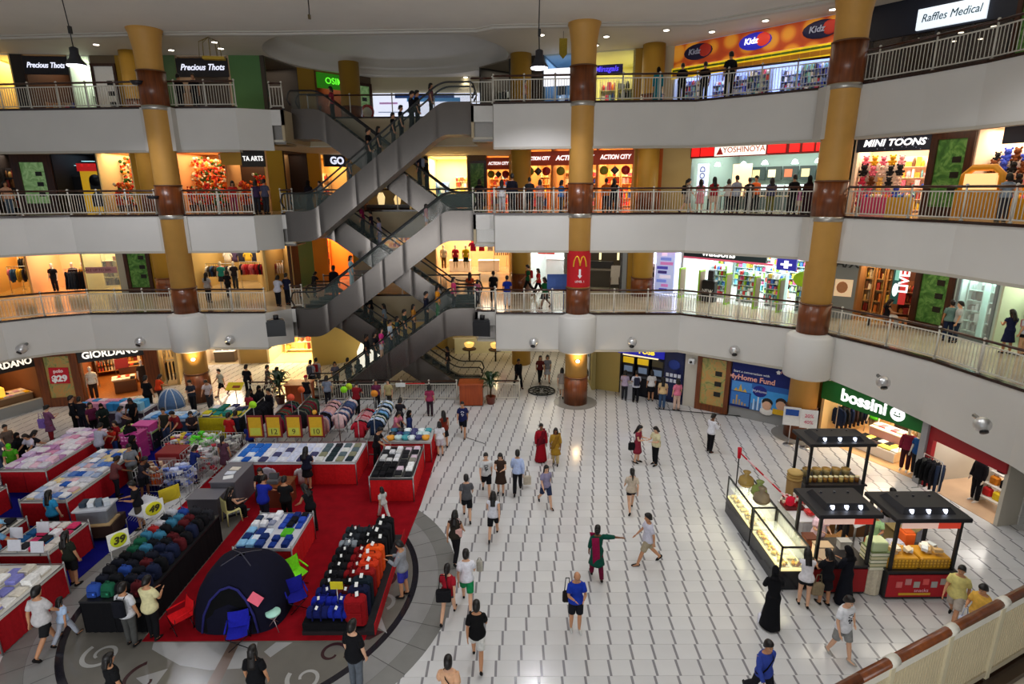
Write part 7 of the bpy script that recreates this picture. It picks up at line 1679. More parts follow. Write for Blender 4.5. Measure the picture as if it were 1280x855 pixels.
# fence and planters in front of the escalator well
for (x0, x1, nm) in ((-9.55,-2.75,'white baluster fence before the bottom escalators, between the brown planters'), (-1.2,.35,'short white baluster fence right of the right planter'), (-13.0,-11.0,'white baluster fence left of the left planter')):
	railing((x0,26.85), (x1,26.85),0, nm,1.3, h=.98)
t = thing('fence_notice','small white rounded notice hung on the fence before the escalators','notice', (-5.5,26.78,0)); mk_bbox('card','card', t,-.24,.24,-.02,.02,.72,.92,.008,'#f4f8f8'); mk_box('red_ribbon','card', t,.25,1.2,-.015,0,.86,.92,'#c01c1c')
def planter(x, label, plabel):
	t = thing('planter_box', label,'planter', (x,26.35,0)); mk_bbox('box','orangewood', t,-.55,.55,-.4,.4,.05,1.05,.02, (1,1,1)); mk_bbox('rim','orangewood', t,-.6,.6,-.45,.45,1.05,1.13,.015, (1,1,1)); mk_box('plinth','paint', t,-.52,.52,-.37,.37,0,.05,'#2a1408')
M['orangewood'] = wood('orange brown laminate','#963c10','#b04c16',.4)
planter(-1.98,'orange brown planter box right of the fence before the escalators',''); planter(-10.3,'orange brown planter box left of the fence before the escalators','')
def fern(p, h, label, pot='#7a3018', n=26, spread=.55):
	t = thing('potted_palm', label,'plant', p); mk_lathe('pot','plastic', t,0,0, [(.17,0), (.24,.36), (.26,.38), (.22,.38), (.2,.32), (.02,.32)],16, C(pot)); mk_tube('stem','plastic', t, [(0,0,.3), (.02,0, h * .6)],.04,8,'#4a3a20')
	for k in range(n):
		a = TAU * k * .381; el = RU(.2,1.2); L_ = RU(.6,1.0) * spread * 1.3; z0 = h * RU(.35,.62); f = MB(); pts = []
		for j in range(6):
			q = j / 5; pts.append(V((cos(a) * L_ * q * cos(el * .6), sin(a) * L_ * q * cos(el * .6), z0 + (h - z0) * sin(el) * (q - .75 * q * q * q) * 1.8)))
		sd = V((-sin(a), cos(a),0)); vs = []
		for j, p_ in enumerate(pts): w_ = .075 * sin(PI * (.08 + .9 * j / 5)); vs += [p_ + sd * w_ - V((0,0, w_ * .4)), p_, p_ - sd * w_ - V((0,0, w_ * .4))]
		fs = []
		for j in range(5): fs += [(3 * j,3 * j + 3,3 * j + 4,3 * j + 1), (3 * j + 1,3 * j + 4,3 * j + 5,3 * j + 2)]
		f.add(vs, fs, vary('#1f3a1c',.3), True); f.build('frond','plastic', t)
fern((-1.05,26.3,0),1.9,'dark green potted palm in a terracotta pot beside the right planter'); fern((-11.35,26.45,0),2.0,'dark green potted palm beside the left planter','#5a2814',30,.6)
p = P(677,489); t = thing('floor_grating','round dark iron grating ring on the floor left of the centre column','grating', p); mk_tube('rim','steel', t, [(.68 * cos(a),.68 * sin(a),.035) for a in [TAU * k / 32 for k in range(33)]],.035,6,'#2c302c'); b = MB(); [b.tube([(.45 * cos(a),.45 * sin(a),.03) for a in [TAU * k / 24 for k in range(25)]],.03,5,'#363a34')]; [b.tube([(.12 * cos(a),.12 * sin(a),.03), (.66 * cos(a),.66 * sin(a),.03)],.02,5,'#363a34') for a in [TAU * k / 12 for k in range(12)]]; b.build('bars','steel', t)
t = thing('long_handled_dustpan','thin stick lying on the tiles near the man in navy','stick', P(590,550)); mk_tube('handle','plastic', t, [(-.3,.25,.02), (.55,-.4,.02)],.012,6,'#5a5a5a')

# food kiosk on the right
def cart(cx, cy, w_, d_, label, sign_c, base_c='#16161c', deck=.88, roof=2.25, front=None):
	t = thing('food_cart', label,'cart', (cx, cy,0)); a, e = w_ / 2, d_ / 2
	mk_bbox('base','paint', t, -a, a, -e, e,.04, deck - .05,.02, C(base_c)); mk_box('worktop','plastic', t, -a - .04, a + .04, -e - .04, e + .04, deck - .05, deck,'#1c1a1e')
	for x in (-a + .05, a - .05):
		for y in (-e + .05, e - .05): mk_box('post','paint', t, x - .035, x + .035, y - .035, y + .035, deck, roof,'#121216')
	mk_bbox('roof_slab','paint', t, -a - .1, a + .1, -e - .1, e + .1, roof, roof + .1,.02,'#17171d')
	b = MB(); b.rings([[(-a * .8, -e * .8, roof + .1), (a * .8, -e * .8, roof + .1), (a * .8, e * .8, roof + .1), (-a * .8, e * .8, roof + .1)], [(-a * .68, -e * .62, roof + .24), (a * .68, -e * .62, roof + .24), (a * .68, e * .62, roof + .24), (-a * .68, e * .62, roof + .24)]],'#1a1a20', smooth=False); rh = b.build('roof_hood','paint', t)
	for k in range(3): b = MB(); b.cyl(-a * .5 + a * .5 * k, -e * .70, roof + .1, roof + .2,.05, n=10, col='#dfe8ff'); b.build('spot_lamp','lit2', rh); b = MB(); b.cyl(-a * .5 + a * .5 * k, e * .3, roof + .24, roof + .27,.03, n=8, col='#4a4a50'); b.build('roof_stud','steel', rh)
	if sign_c: mk_box('sign_strip','glow', t, -a * .85, a * .85, -e - .02, -e + .02, roof - .2, roof - .04,'#f0c8b8'); mk_box('red_sign_end','glow', t, a * .2, a * .85, -e - .03, -e - .02, roof - .2, roof - .04, C(sign_c))
	if front: mk_box('front_panel','card', t, -a + .02, a - .02, -e - .025, -e,.1, deck - .12, C(front))
	lamp('AREA','cart_lamp', (cx, cy, roof - .05),14, (1,.9,.72), w_ * .8, d_ * .6)
	return t
ca = cart(10.35,17.1,1.9,1.0,'black roofed food cart at the back of the kiosk', None, deck=.9)
cb = cart(8.3,13.15,1.4,1.15,'black roofed cart at the front left of the kiosk with a crowd','#d83a2a', deck=.88, front='#9a1218')
cc_ = cart(10.2,12.95,1.65,1.15,'black roofed cart at the front right with yellow baskets','#d8402a', deck=.85, front='#b01420')
q = MB(); [q.box(-.6 + .22 * k,-.6 + .22 * k + .15,-.615,-.605,.38 + .08 * (k % 2),.55 + .08 * (k % 2), C(['#d86a6a','#c88a8a','#a8a8a0','#e05a5a','#a8a8a8','#b0a8a0'][k])) for k in range(6)]; q.box(-.5,.3,-.615,-.605,.16,.22,'#d8a828'); q.build('front_pictures','card', cc_)
lettering('snacks',.14,'card', cc_, (.05,-.62,.3),'#f0b0c0', ext=.003)
# yellow baskets heaped with packs
for k in range(2):
	t = thing('snack_basket', ['left','right'][k] + ' yellow woven basket of packs on the front right cart','basket', (9.78 + .8 * k,12.75,.85)); mk_bbox('basket','plastic', t,-.38,.38,-.3,.3,0,.28,.03,'#c8901c'); b = MB(); [b.box(-.385,.385,-.306,-.3,.05 + .08 * j,.08 + .08 * j,'#e8b838') for j in range(3)]; [b.box(-.36 + .09 * j,-.33 + .09 * j,-.308,-.3,.02,.26,'#a87818') for j in range(9)]; b.build('weave','plastic', t)
	for i in range(8):
		o = thing('snack_pack','pale snack pack in the %s yellow basket' % ['left','right'][k],'pack', (9.78 + .8 * k + RU(-.25,.25),12.75 + RU(-.15,.2),1.1 + RU(0,.12)), RU(0,3),'snack packs in the %s yellow basket' % ['left','right'][k]); b = MB(); b.cbox((0,0,.05), (.2,.13,.08),0, C(RC(['#f0e8d8','#e8d8b8','#d8e0e8','#c8a878','#f4f0e8'])), rx=RU(-.4,.4)); b.build('pack','card', o)
for i, (x, y, z, s_, c_, lab) in enumerate(((9.5,13.25,.85, (.35,.3,.3),'#c8642a','orange crate at the rear left of the front right cart'), (10.1,13.3,.85, (.4,.3,.2),'#d8dcf0','white papers tray at the rear of the front right cart'), (10.45,13.4,.85, (.3,.3,.45),'#e8641c','bright orange sack at the rear of the front right cart'), (10.85,13.1,.85, (.25,.3,.25),'#e8c8c0','pink pack at the right end of the front right cart'))):
	t = thing('goods_box', lab,'box', (x, y, z)); mk_bbox('body','card', t, -s_[0] / 2, s_[0] / 2, -s_[1] / 2, s_[1] / 2,0, s_[2],.03, C(c_)); mk_box('lid','card', t, -s_[0] / 2 + .03, s_[0] / 2 - .03, -s_[1] / 2 + .03, s_[1] / 2 - .03, s_[2], s_[2] + .02, shade(c_,.75))
for i, (x, y, s_, c_, lab) in enumerate(((7.85,13.35, (.3,.3,.3),'#7a3a1c','brown tin on the front left cart'), (7.95,12.9, (.4,.28,.35),'#e8c8a0','glass case of pastries on the front left cart'), (8.75,13.3, (.3,.2,.2),'#d8d8d8','white tray at the right of the front left cart'))):
	t = thing('food_box', lab,'box', (x, y,.88)); b = MB(); b.bbox(-s_[0] / 2, s_[0] / 2, -s_[1] / 2, s_[1] / 2,0, s_[2],.02, C(c_)); b.build('body','glow' if i == 1 else 'paint', t); mk_box('lid','paint', t, -s_[0] / 2 - .01, s_[0] / 2 + .01, -s_[1] / 2 - .01, s_[1] / 2 + .01, s_[2], s_[2] + .03, shade(c_,.6))
# back cart jars and baskets
for k in range(10): t = thing('snack_jar','small glass snack jar in a row on the back cart','jar', (9.6 + .17 * k,16.8,.9),0,'snack jars on the back cart'); mk_cyl('jar','gloss', t,0,0,0,.16,.065, n=10, col=C(['#c8a04a','#8a5a2a','#d8c070','#a87838'][k % 4])); mk_cyl('lid','plastic', t,0,0,.16,.19,.07, n=10, col='#d8d0a8')
for k in range(5): t = thing('snack_tub','cream tub behind the jars on the back cart','tub', (9.7 + .32 * k,17.2,.9),0,'cream tubs on the back cart'); mk_lathe('tub','plastic', t,0,0, [(.1,0), (.14,.22), (.145,.24)],12,'#d0c08a'); mk_cyl('lid','plastic', t,0,0,.24,.26,.145, n=12, col='#8a6a2a')
t = thing('basket_stack','stack of tan woven baskets at the left of the back cart','basket', (9.0,16.6,.0)); mk_lathe('stand','card', t,0,0, [(.2,0), (.22,1.1)],14,'#8a6a3a'); b = MB(); [b.lathe(0,0, [(.2,1.1 + .1 * k), (.24,1.14 + .1 * k), (.2,1.19 + .1 * k)],14, C('#a8884a' if k % 2 else '#c0a060')) for k in range(3)]; b.build('woven_rings','card', t)
# lit display cases
for i, (y0, y1) in enumerate(((14.62,16.5), (12.75,14.55))):
	t = thing('display_case', ['rear lit glass food case along the left side of the kiosk','front lit glass food case along the left side of the kiosk'][i],'display case', (7.2, (y0 + y1) / 2,0)); e = (y1 - y0) / 2
	mk_box('base','gloss', t,-.36,.36, -e, e,.02,.55,'#1c1c22'); mk_box('lit_floor','lit', t,-.33,.33, -e + .03, e - .03,.55,.6,'#f0e0a0')
	b = MB(); b.box(-.35,-.335, -e, e,.6,1.25); b.box(.335,.35, -e, e,.6,1.25); b.box(-.35,.35, -e, -e + .015,.6,1.25); b.build('pane','glass', t)
	b = MB(); [b.box(x - .02, x + .02, y - .02, y + .02,.55,1.28,'#141418') for x in (-.34,.34) for y in (-e + .02, e - .02)]; b.box(-.36,-.32, -e, e,1.24,1.28,'#141418'); b.box(.32,.36, -e, e,1.24,1.28,'#141418'); b.box(-.36,.36, -e, -e + .04,1.24,1.28,'#141418'); b.build('frame','paint', t)
	mk_box('glass_shelf','glass', t,-.3,.3, -e + .05, e - .05,.9,.92,'#d8e0d0')
	for k in range(7):
		for r in range(2):
			o = thing('food_tray','tray of yellow pastries inside the %s lit food case' % ['rear','front'][i],'tray', (7.03 + .32 * r, y0 + .2 + (y1 - y0 - .4) * k / 6,.6),0,'pastry trays in the %s food case' % ['rear','front'][i]); b = MB(); b.box(-.13,.13,-.1,.1,0,.02,'#c8c8c0'); b.build('tray','steel', o); g = MB(); [g.ball((RU(-.09,.09), RU(-.07,.07),.05), (.05,.04,.04),6,5, vary(RC(['#e8c030','#f0d060','#c88a20','#e8d890'] if i else ['#f0e0a8','#e8d088','#d8b860']),.15)) for _ in range(8)]; stuff(g.build('pastries','card', o))
	lamp('AREA','case_lamp', (7.2, (y0 + y1) / 2,1.22),16, (1,.93,.6),.5, e * 1.6)
for i, (x, y, c_) in enumerate(((7.15,15.9,'#a88a4a'), (7.3,15.3,'#8a9a50'), (7.2,14.9,'#8a7a60'))):
	t = thing('wrapped_hamper', ['tan','green','grey'][i] + ' cellophane wrapped hamper on top of the rear food case','hamper', (x, y,1.28)); mk_lathe('wrap','gloss', t,0,0, [(.16,0), (.24,.08), (.2,.26), (.06,.36), (.12,.46)],12, C(c_)); mk_lathe('basket','card', t,0,0, [(.17,0), (.245,.1)],12,'#5a4020')
def lace_table(x, y, w_, d_, label, things_):
	t = thing('cloth_table', label,'table', (x, y,0)); mk_box('tabletop','paint', t, -w_, w_, -d_, d_,.8,.83,'#e4e4e8'); rs = []
	for z in (.05,.8):
		r = []
		for k in range(64):
			a = k / 64; per = [(-w_, -d_), (w_, -d_), (w_, d_), (-w_, d_)]; s_ = int(a * 4); f_ = a * 4 - s_; p0, p1 = per[s_], per[(s_ + 1) % 4]; k_ = 1.02 + .03 * (k % 2) * (1 if z < .5 else .3); r.append(((p0[0] + (p1[0] - p0[0]) * f_) * k_, (p0[1] + (p1[1] - p0[1]) * f_) * k_, z))
		rs.append(r)
	b = MB(); b.rings(rs,'#b8b8c4', cap=False, smooth=False); b.build('pleated_cloth','cloth', t)
lace_table(8.6,15.2,.45,.6,'white pleated table with flowers at the left rear of the kiosk',0); lace_table(11.55,15.15,.4,.5,'white pleated table at the right rear of the kiosk',0)
t = thing('flower_posy','red and white flower posy on the left white pleated table','flowers', (8.4,15.4,.83)); g = MB(); [g.ball((RU(-.28,.28), RU(-.2,.25), RU(.08,.35)),.055,6,5, C(RC(['#8a1018','#e8e0d8','#a01824','#c82030','#d8c0b8']))) for _ in range(60)]; stuff(g.build('blooms','cloth', t)); mk_bbox('box','card', t,-.28,.28,-.22,.25,0,.1,.02,'#5a0c12')
t = thing('red_bowl','red bowl of sweets on the left white pleated table','bowl', (8.7,14.95,.83)); mk_lathe('bowl','plastic', t,0,0, [(.08,0), (.17,.1), (.18,.12), (.15,.11), (.02,.05)],14,'#c81c24'); g = MB(); [g.ball((RU(-.1,.1), RU(-.1,.1),.13),.03,5,4,'#e84a4a') for _ in range(16)]; stuff(g.build('sweets','card', t))
for i, (x, y, s_, c_, lab) in enumerate(((9.35,15.5, (.7,.5,.7),'#8a5a28','large open cardboard carton in the middle of the kiosk'), (10.2,15.3, (.6,.45,.45),'#6a4420','brown cardboard carton right of the open one'), (11.1,14.5, (.6,.5,.7),'#a8905a','tan cardboard carton behind the front right cart'), (9.0,14.3, (.5,.4,.5),'#9a6a34','cardboard carton behind the front left cart'))):
	t = thing('carton', lab,'carton', (x, y,0)); mk_bbox('box','card', t, -s_[0] / 2, s_[0] / 2, -s_[1] / 2, s_[1] / 2,0, s_[2],.01, C(c_))
	for sx in (-1,1): mk_cbox('flap','card', t, (sx * (s_[0] / 2 + .08),0, s_[2] + .06), (.2, s_[1],.01),0, shade(c_,1.2), ry=-sx * .7)
t = thing('draped_stand','white draped stand of striped biscuit packs between the front carts','stand', (9.22,12.75,0)); b = MB(); b.rings([[(.24 * (1 + .06 * (k % 2)) * cos(TAU * k / 28),.24 * (1 + .06 * (k % 2)) * sin(TAU * k / 28), z) for k in range(28)] for z in (.02,.75)],'#cfc4ac', smooth=False); b.build('drape','cloth', t); b = MB(); [b.box(-.23,.23,-.23,.23,.76 + .1 * k,.84 + .1 * k, C('#d8d0a8' if k % 2 else '#e8e4cc')) for k in range(5)]; b.build('packs','card', t); b = MB(); [b.box(-.235,.235,-.235,.235,.84 + .1 * k,.86 + .1 * k,'#6a7a4a') for k in range(5)]; b.build('stripes','card', t); mk_bbox('top_pack','gloss', t,-.2,.2,-.18,.18,1.26,1.5,.03,'#c8d8a8')
t = thing('rope_stand','pole with red flag and sagging red and white ropes at the kiosk corner','pole', (7.2,16.7,0)); b = MB(); b.cyl(0,0,0,2.0,.02, n=8, col='#1a1a1c'); b.cyl(0,0,0,.03,.18, n=14, col='#1a1a1c'); b.build('pole','steel', t); mk_tube('flag','cloth', t, [(0,0,1.8), (0,0,2.15)], [.05,.07],8,'#c81c2c'); b = MB(); [b.tube([V((0,0,2.0)).lerp(V((.95,-1.6,1.2)), q / 6), V((0,0,2.0)).lerp(V((.95,-1.6,1.2)), (q + .95) / 6)],.025,6, C('#e8b0b8' if q % 2 else '#c82838')) for q in range(6)]; b.build('rope','cloth', t); mk_ball('bow','cloth', t, (.95,-1.6,1.2), (.14,.1,.16),8,6,'#d81c3c')
t = thing('flyer_holder','white flyer holder beside the kiosk seller','holder', (9.6,14.2,.0)); mk_cyl('pole','steel', t,0,0,0,1.0,.03, n=8, col='#b0b0b0'); mk_cbox('tray','plastic', t, (0,0,1.15), (.4,.03,.4),.4,'#e8e8f0', rx=-.6)
# people
HK = .935
BLK, NAVY, WHT, GRY, DGR, JEAN, KHA = '#15151a','#1a2140','#e6e6ea','#6f6f74','#333338','#3c5070','#b0a284'
def at(u, v, z, face, pose, fem, skin, hair, wear, label, h=1.0, shoes='#1c1a1a', hairc='#15100e', dz=0.0):
	p = P(u, v, z); p.z = z + dz
	if z < .1:
		# nobody stands inside a stall: step out over its nearest side
		m_ = .26 if pose != 'reach' else .33
		for _ in range(3):
			for (x0, x1, y0, y1) in STALLS:
				if x0 - m_ < p.x < x1 + m_ and y0 - m_ < p.y < y1 + m_:
					d_ = [(p.x - x0 + m_,-1,0), (x1 + m_ - p.x,1,0), (p.y - y0 + m_,0,-1), (y1 + m_ - p.y,0,1)]; k, dx_, dy_ = min(d_)
					p.x += dx_ * (k + .005); p.y += dy_ * (k + .005)
	return person(p, face, pose, fem, skin, hair, wear, label, h * HK, hairc, shoes)
def held(name, label, cat, p, build, rz=0):
	t = thing(name, label, cat, p, rz); build(t); return t
def handbag(u, v, zc, col, label, size=(.3,.12,.28), dx=0, dy=0, z=0, rz=0, strap=.24):
	p = P(u, v, z); t = thing('bag', label,'bag', (p.x + dx, p.y + dy, z + zc), rz)
	a, b_, c_ = size; mk_bbox('body','cloth', t, -a / 2, a / 2, -b_ / 2, b_ / 2,0, c_,.03, C(col))
	mk_tube('strap','cloth', t, [(-a * .3,0, c_), (-a * .18,0, c_ + strap), (a * .18,0, c_ + strap), (a * .3,0, c_)],.012,6, shade(col,.7))
# --- open floor, centre and right
at(676,577,0,8,'stand', True,'d','bun', [('tee','#5a1020'), ('gown','#9a1020'), ('shawl','#6a0e1e')],'woman in long red sari standing on the white floor left of centre')
at(694,581,0,-10,'stand', True,'d','longhair', [('trousers','#c8b080'), ('tunic','#a8802a'), ('shawl','#8a6420')],'woman in ochre tunic beside the woman in red sari',.96)
handbag(687,583,.1,'#d8c8c0','pale carrier bag held by the woman in ochre tunic', (.2,.1,.25),0,-.1)
at(608,618,0,5,'walk', False,'l','short', [('tee','#d4d4d4'), ('shorts', BLK), ('print','#26262a')],'young man in white printed tee and black shorts beside woman in brown dress')
at(626,617,0,-8,'hold', True,'l','longhair', [('dress','#3a2a22')],'woman in short dark brown dress with long hair beside white tee man',.98)
at(647,615,0,178,'walk2', False,'m','short', [('long','#b4c4e8'), ('trousers', BLK)],'man in light blue shirt and black trousers walking away carrying a pale bag')
handbag(659,609,.12,'#c8bca8','pale beige carrier bag beside the man in light blue shirt', (.28,.1,.32),0,0, strap=.2)
at(584,648,0,185,'walk', False,'l','short', [('tee','#56565a'), ('shorts','#17171b')],'boy in grey tee and black shorts walking away near the carpet',.97)
at(617,671,0,176,'walk2', True,'l','longhair', [('tank','#dcdce4'), ('shorts','#16161a')],'woman with long hair in white top and black shorts walking away',.98)
handbag(624,668,.72,'#14141a','black shoulder bag on the woman in white top', (.14,.24,.3),-.02,0, strap=.3)
at(570,699,0,168,'walk', True,'m','longhair', [('tank','#2e2822'), ('trousers','#17151a')],'woman in dark top and black trousers walking away by the medallion edge',1.0)
handbag(575,695,.78,'#d8a8a0','white and pink shoulder bag on the woman in dark top', (.2,.12,.24),.0,-.2, strap=.3)
at(584,756,0,183,'walk', False,'l','short', [('tee','#e2e2ea'), ('shorts','#1a8a52')],'man in white shirt and green shorts walking away',1.0)
handbag(603,732,.62,'#b8b4a8','pale bag in the hand of the man in green shorts', (.16,.12,.3),-.05,-.2, strap=.06)
at(561,772,0,172,'walk2', True,'l','pony', [('tee','#a01828'), ('briefshorts','#3c4450')],'woman in red tee with ponytail walking away',.97)
handbag(556,770,.62,'#141418','large black shoulder bag on the woman in red tee', (.36,.14,.3),.02,-.22, strap=.4)
at(597,828,0,181,'walk', False,'m','short', [('loose','#0e0e10'), ('shorts','#dcdcd8')],'man in black shirt and white shorts walking away at the bottom centre',1.0)
at(563,905,0,180,'walk2', False,'l','short', [('tee','#d8a884'), ('shorts','#8a8a84'), ('strap','#18181c')],'person in peach top with a dark strap cut by the bottom edge')
at(719,788,0,6,'hold', False,'m','bald', [('tee','#1838a8'), ('shorts','#14161e')],'bald man in bright blue polo and black shorts at the bottom centre',1.0,'#c8c8c4','#3a3430')
handbag(709,785,.78,'#1c1614','dark satchel at the hip of the man in blue polo', (.22,.12,.26),-.02,-.02, strap=.36)
at(745,722,0,186,'point', True,'d','bun', [('trousers','#6a0e30'), ('tunic','#0e4a3c'), ('shawl','#8a1040')],'woman in green tunic and maroon shawl stretching out her right arm')
at(808,704,0,-85,'walk', False,'m','short', [('loose','#d0cedc'), ('shorts','#a89a80')],'man in white shirt and khaki shorts facing left',1.0)
at(788,638,0,178,'walk2', True,'l','pony', [('tee','#c8b8a4'), ('briefshorts','#1c1a20')],'woman in beige top and dark shorts walking away',.97)
at(796,578,0,60,'hold', True,'l','longhair', [('dress','#8a2a3a')],'woman in maroon dress talking to a person in pale top',.98)
handbag(791,577,.55,'#101014','black handbag of the woman in maroon dress', (.28,.14,.28),-.08,-.1)
at(818,581,0,-60,'hold', True,'l','bob', [('tee','#d8d0a8'), ('trousers','#141418')],'person in pale yellow top and black trousers facing woman in maroon',1.0)
handbag(818,580,.7,'#c8bc9c','cream shoulder bag of the person in pale yellow top', (.2,.14,.26),.1,.05)
at(887,565,0,120,'hold', False,'d','short', [('long','#e0e0e8'), ('trousers','#101014')],'man in white shirt and black trousers standing before the bank poster',1.0)
at(682,632,0,20,'walk', True,'l','longhair', [('tee','#8a84a0'), ('shorts','#2a3450')],'woman in lilac grey top and navy shorts walking left of centre',.97)
at(579,545,0,0,'walk', False,'m','short', [('loose','#1c2250'), ('shorts','#121218'), ('print','#d8d8e8')],'man in navy tee with white print walking by the brown planter',1.0)
at(1048,822,0,20,'akimbo', False,'l','short', [('loose','#e0e0e4'), ('shorts','#8a8a88'), ('print','#202026')],'man in white tee with black print and grey shorts, hand on hip',1.0,'#a8a49c')
at(950,880,0,12,'walk', False,'m','short', [('long','#3448a0'), ('trousers','#16161c'), ('strap','#101014')],'man in blue long sleeved shirt with crossbody strap at the bottom edge',1.0)
at(1188,777,0,-50,'walk', False,'m','short', [('loose','#d8cc80'), ('shorts','#b8aca0')],'man in pale yellow tee and beige shorts right of the kiosk',1.0)
at(1214,806,0,-70,'hold', False,'m','short', [('loose','#d8a848'), ('shorts','#e0e0e0')],'man in orange yellow tee partly behind the near railing',1.0)
b = MB();
handbag(1201,790,.15,'#c8d0e8','pale blue carrier bag between the two men in yellow', (.22,.12,.3),0,0, strap=.2)
at(962,783,0,160,'reach', True,'m','scarf', [('gown','#101014')],'woman in black gown and headscarf with pink shoes at the kiosk corner',.98,'#e8507a','#0c0c10')
handbag(952,778,.02,'#e8e8f4','white paper bag beside the woman in black gown', (.3,.12,.24),.05,0)
at(1003,757,0,165,'reach', True,'l','longhair', [('tank','#dcd8dc'), ('briefshorts','#17171c')],'girl in white top with long hair reaching into the front left cart',.98)
at(1028,755,0,190,'hold', True,'m','bob', [('tee','#14141a'), ('skirt','#1a181c')],'woman in black top and skirt in the middle of the cart crowd',.98)
at(1052,752,0,200,'hold', True,'m','scarf', [('gown','#10121c')],'woman in black headscarf and gown at the right of the cart crowd',1.0,'#16161a','#0d0d12')
handbag(1012,754,.4,'#8a7a60','tan bag carried in the cart crowd', (.28,.14,.3),.05,-.15)
at(1020,702,0,5,'hold', False,'l','short', [('loose','#e8c8d8'), ('trousers','#1c1a20')],'kiosk seller in pale pink shirt behind the front left cart',1.0)
at(1086,700,0,-30,'hold', True,'m','bun', [('tee','#a8d8a0'), ('trousers','#3a2a2a')],'kiosk seller in pale green top behind the front carts',.98)
at(1052,676,0,30,'reach', True,'m','bob', [('tee','#e8e4e8'), ('trousers','#26222a')],'kiosk helper in white top bending over between the cartons',.95)
at(1106,672,0,182,'stand', False,'m','short', [('loose','#141418'), ('trousers','#c8c8d4')],'man in black top and pale trousers standing behind the kiosk, facing away',1.0)
# --- cash machine queue and corridor
at(780,500,0,160,'hold', True,'l','bob', [('tee','#b0a0b8'), ('trousers','#2a2a30')],'person in lilac top leftmost at the cash machines',.97)
at(794,503,0,175,'hold', False,'m','short', [('tee','#d0d4e4'), ('trousers','#14141a'), ('backpack','#26283a')],'man in pale shirt with backpack at the cash machines')
at(813,501,0,180,'stand', True,'m','bob', [('tee','#dcd8d4'), ('skirt','#17171c')],'woman in white blouse and black skirt third in the cash machine queue')
at(827,511,0,165,'stand', True,'l','longhair', [('tee','#d8b888'), ('trousers','#3a5070')],'woman in pale yellow top and jeans in the cash machine queue')
at(845,513,0,190,'stand', True,'l','bob', [('tee','#e07a94'), ('trousers','#d8b8a4')],'woman in pink top and pale trousers by the navy bank panel')
t = thing('waste_bin','small white bin by the cash machines','bin', P(783,497)); mk_bbox('body','plastic', t,-.3,.3,-.25,.25,0,.75,.03,'#c8c8cc'); mk_box('lid','plastic', t,-.28,.28,-.26,.26,.75,.8,'#e8e8ea')
t = thing('queue_rail','low black queue rail on the floor in front of the cash machines','rail', P(820,512)); mk_tube('rail','steel', t, [(0,.1,.06), (.0,-.05,.06), (4.0,-1.1,.06)],.02,6,'#16161a')
for i, (u, v, f, ps, fm, sk, hr, w_, lb) in enumerate([(648,484,20,'walk', False,'d','short', [('long','#14141a'), ('trousers','#101014')],'dark dressed man entering the corridor at its left edge'), (675,478,10,'walk2', True,'m','longhair', [('tee','#5a2020'), ('trousers','#141418')],'woman in dark red top in the dim corridor'), (684,477,0,'walk', True,'m','bob', [('tee','#7a7a80'), ('skirt','#a0a0a4')],'woman in grey top and pale skirt in the dim corridor'), (702,496,170,'walk', True,'l','bob', [('tee','#b0a498'), ('skirt','#c8bca8')],'woman in beige close left of the centre column base')]):
	at(u, v,0, f, ps, fm, sk, hr, w_, lb)
# --- around the left column and planter
for (u, v, f, ps, fm, sk, hr, w_, lb, h) in [
 (278,494,-40,'walk', False,'l','short', [('tee','#a8b0a8'), ('shorts','#16161c')],'boy in grey tee right of the left column base',.9),
 (312,496,170,'stand', False,'m','short', [('loose','#101016'), ('trousers','#0e0e12')],'person in black standing right of the left column',1.05),
 (337,492,100,'walk', False,'m','short', [('tee','#5a4a48'), ('trousers','#4a3a34')],'man in brown top walking past the cream lit shop',.98),
 (349,493,90,'walk2', True,'m','longhair', [('tank','#26262c'), ('shorts','#17171c')],'woman in black walking past the cream lit shop',.97),
 (386,512,170,'stand', False,'m','cap', [('tank','#1a1418'), ('trousers','#6a7078')],'person in red cap and black vest by the left planter',1.05),
 (391,487,175,'stand', False,'l','short', [('tee','#b0b0bc'), ('shorts','#26262c'), ('backpack','#4a4a58')],'left of two people with backpacks behind the planter',1.0),
 (398,484,180,'stand', False,'l','short', [('tee','#c8c4c8'), ('shorts','#3a3a40'), ('backpack','#a01c22')],'right of two people, with a red backpack, behind the planter',1.0),
 (411,508,185,'stand', True,'l','bob', [('tee','#8a94a8'), ('trousers','#26242a')],'person in grey blue top at the left end of the fence',1.0),
 (421,486,20,'stand', True,'m','bob', [('tee','#5a5a66'), ('trousers','#1c1c20')],'person in grey waiting at the bottom escalator',.95),
 (437,484,170,'stand', False,'m','short', [('tee','#16161c'), ('trousers','#5a6068')],'person in black before the white lit arch, left',1.0),
 (450,484,178,'stand', True,'m','longhair', [('tee','#1c1a20'), ('trousers','#4a5258')],'person in black before the white lit arch, right',1.0),
 (447,519,175,'reach', False,'l','short', [('tee','#8a1a26'), ('trousers','#16161a')],'person in dark red browsing the jacket racks near the fence',1.0),
 (472,512,10,'stand', True,'m','longhair', [('tee','#6a2a4a'), ('trousers','#1c1a20')],'person in plum top behind the pale blue shirts',.97),
 (487,512,-10,'stand', True,'l','bob', [('tee','#b8a878'), ('trousers','#3a3630')],'person in tan top behind the pale blue shirts',.97)]:
	at(u, v,0, f, ps, fm, sk, hr, w_, lb, h, hairc='#a81c2c' if hr == 'cap' else '#15100e')
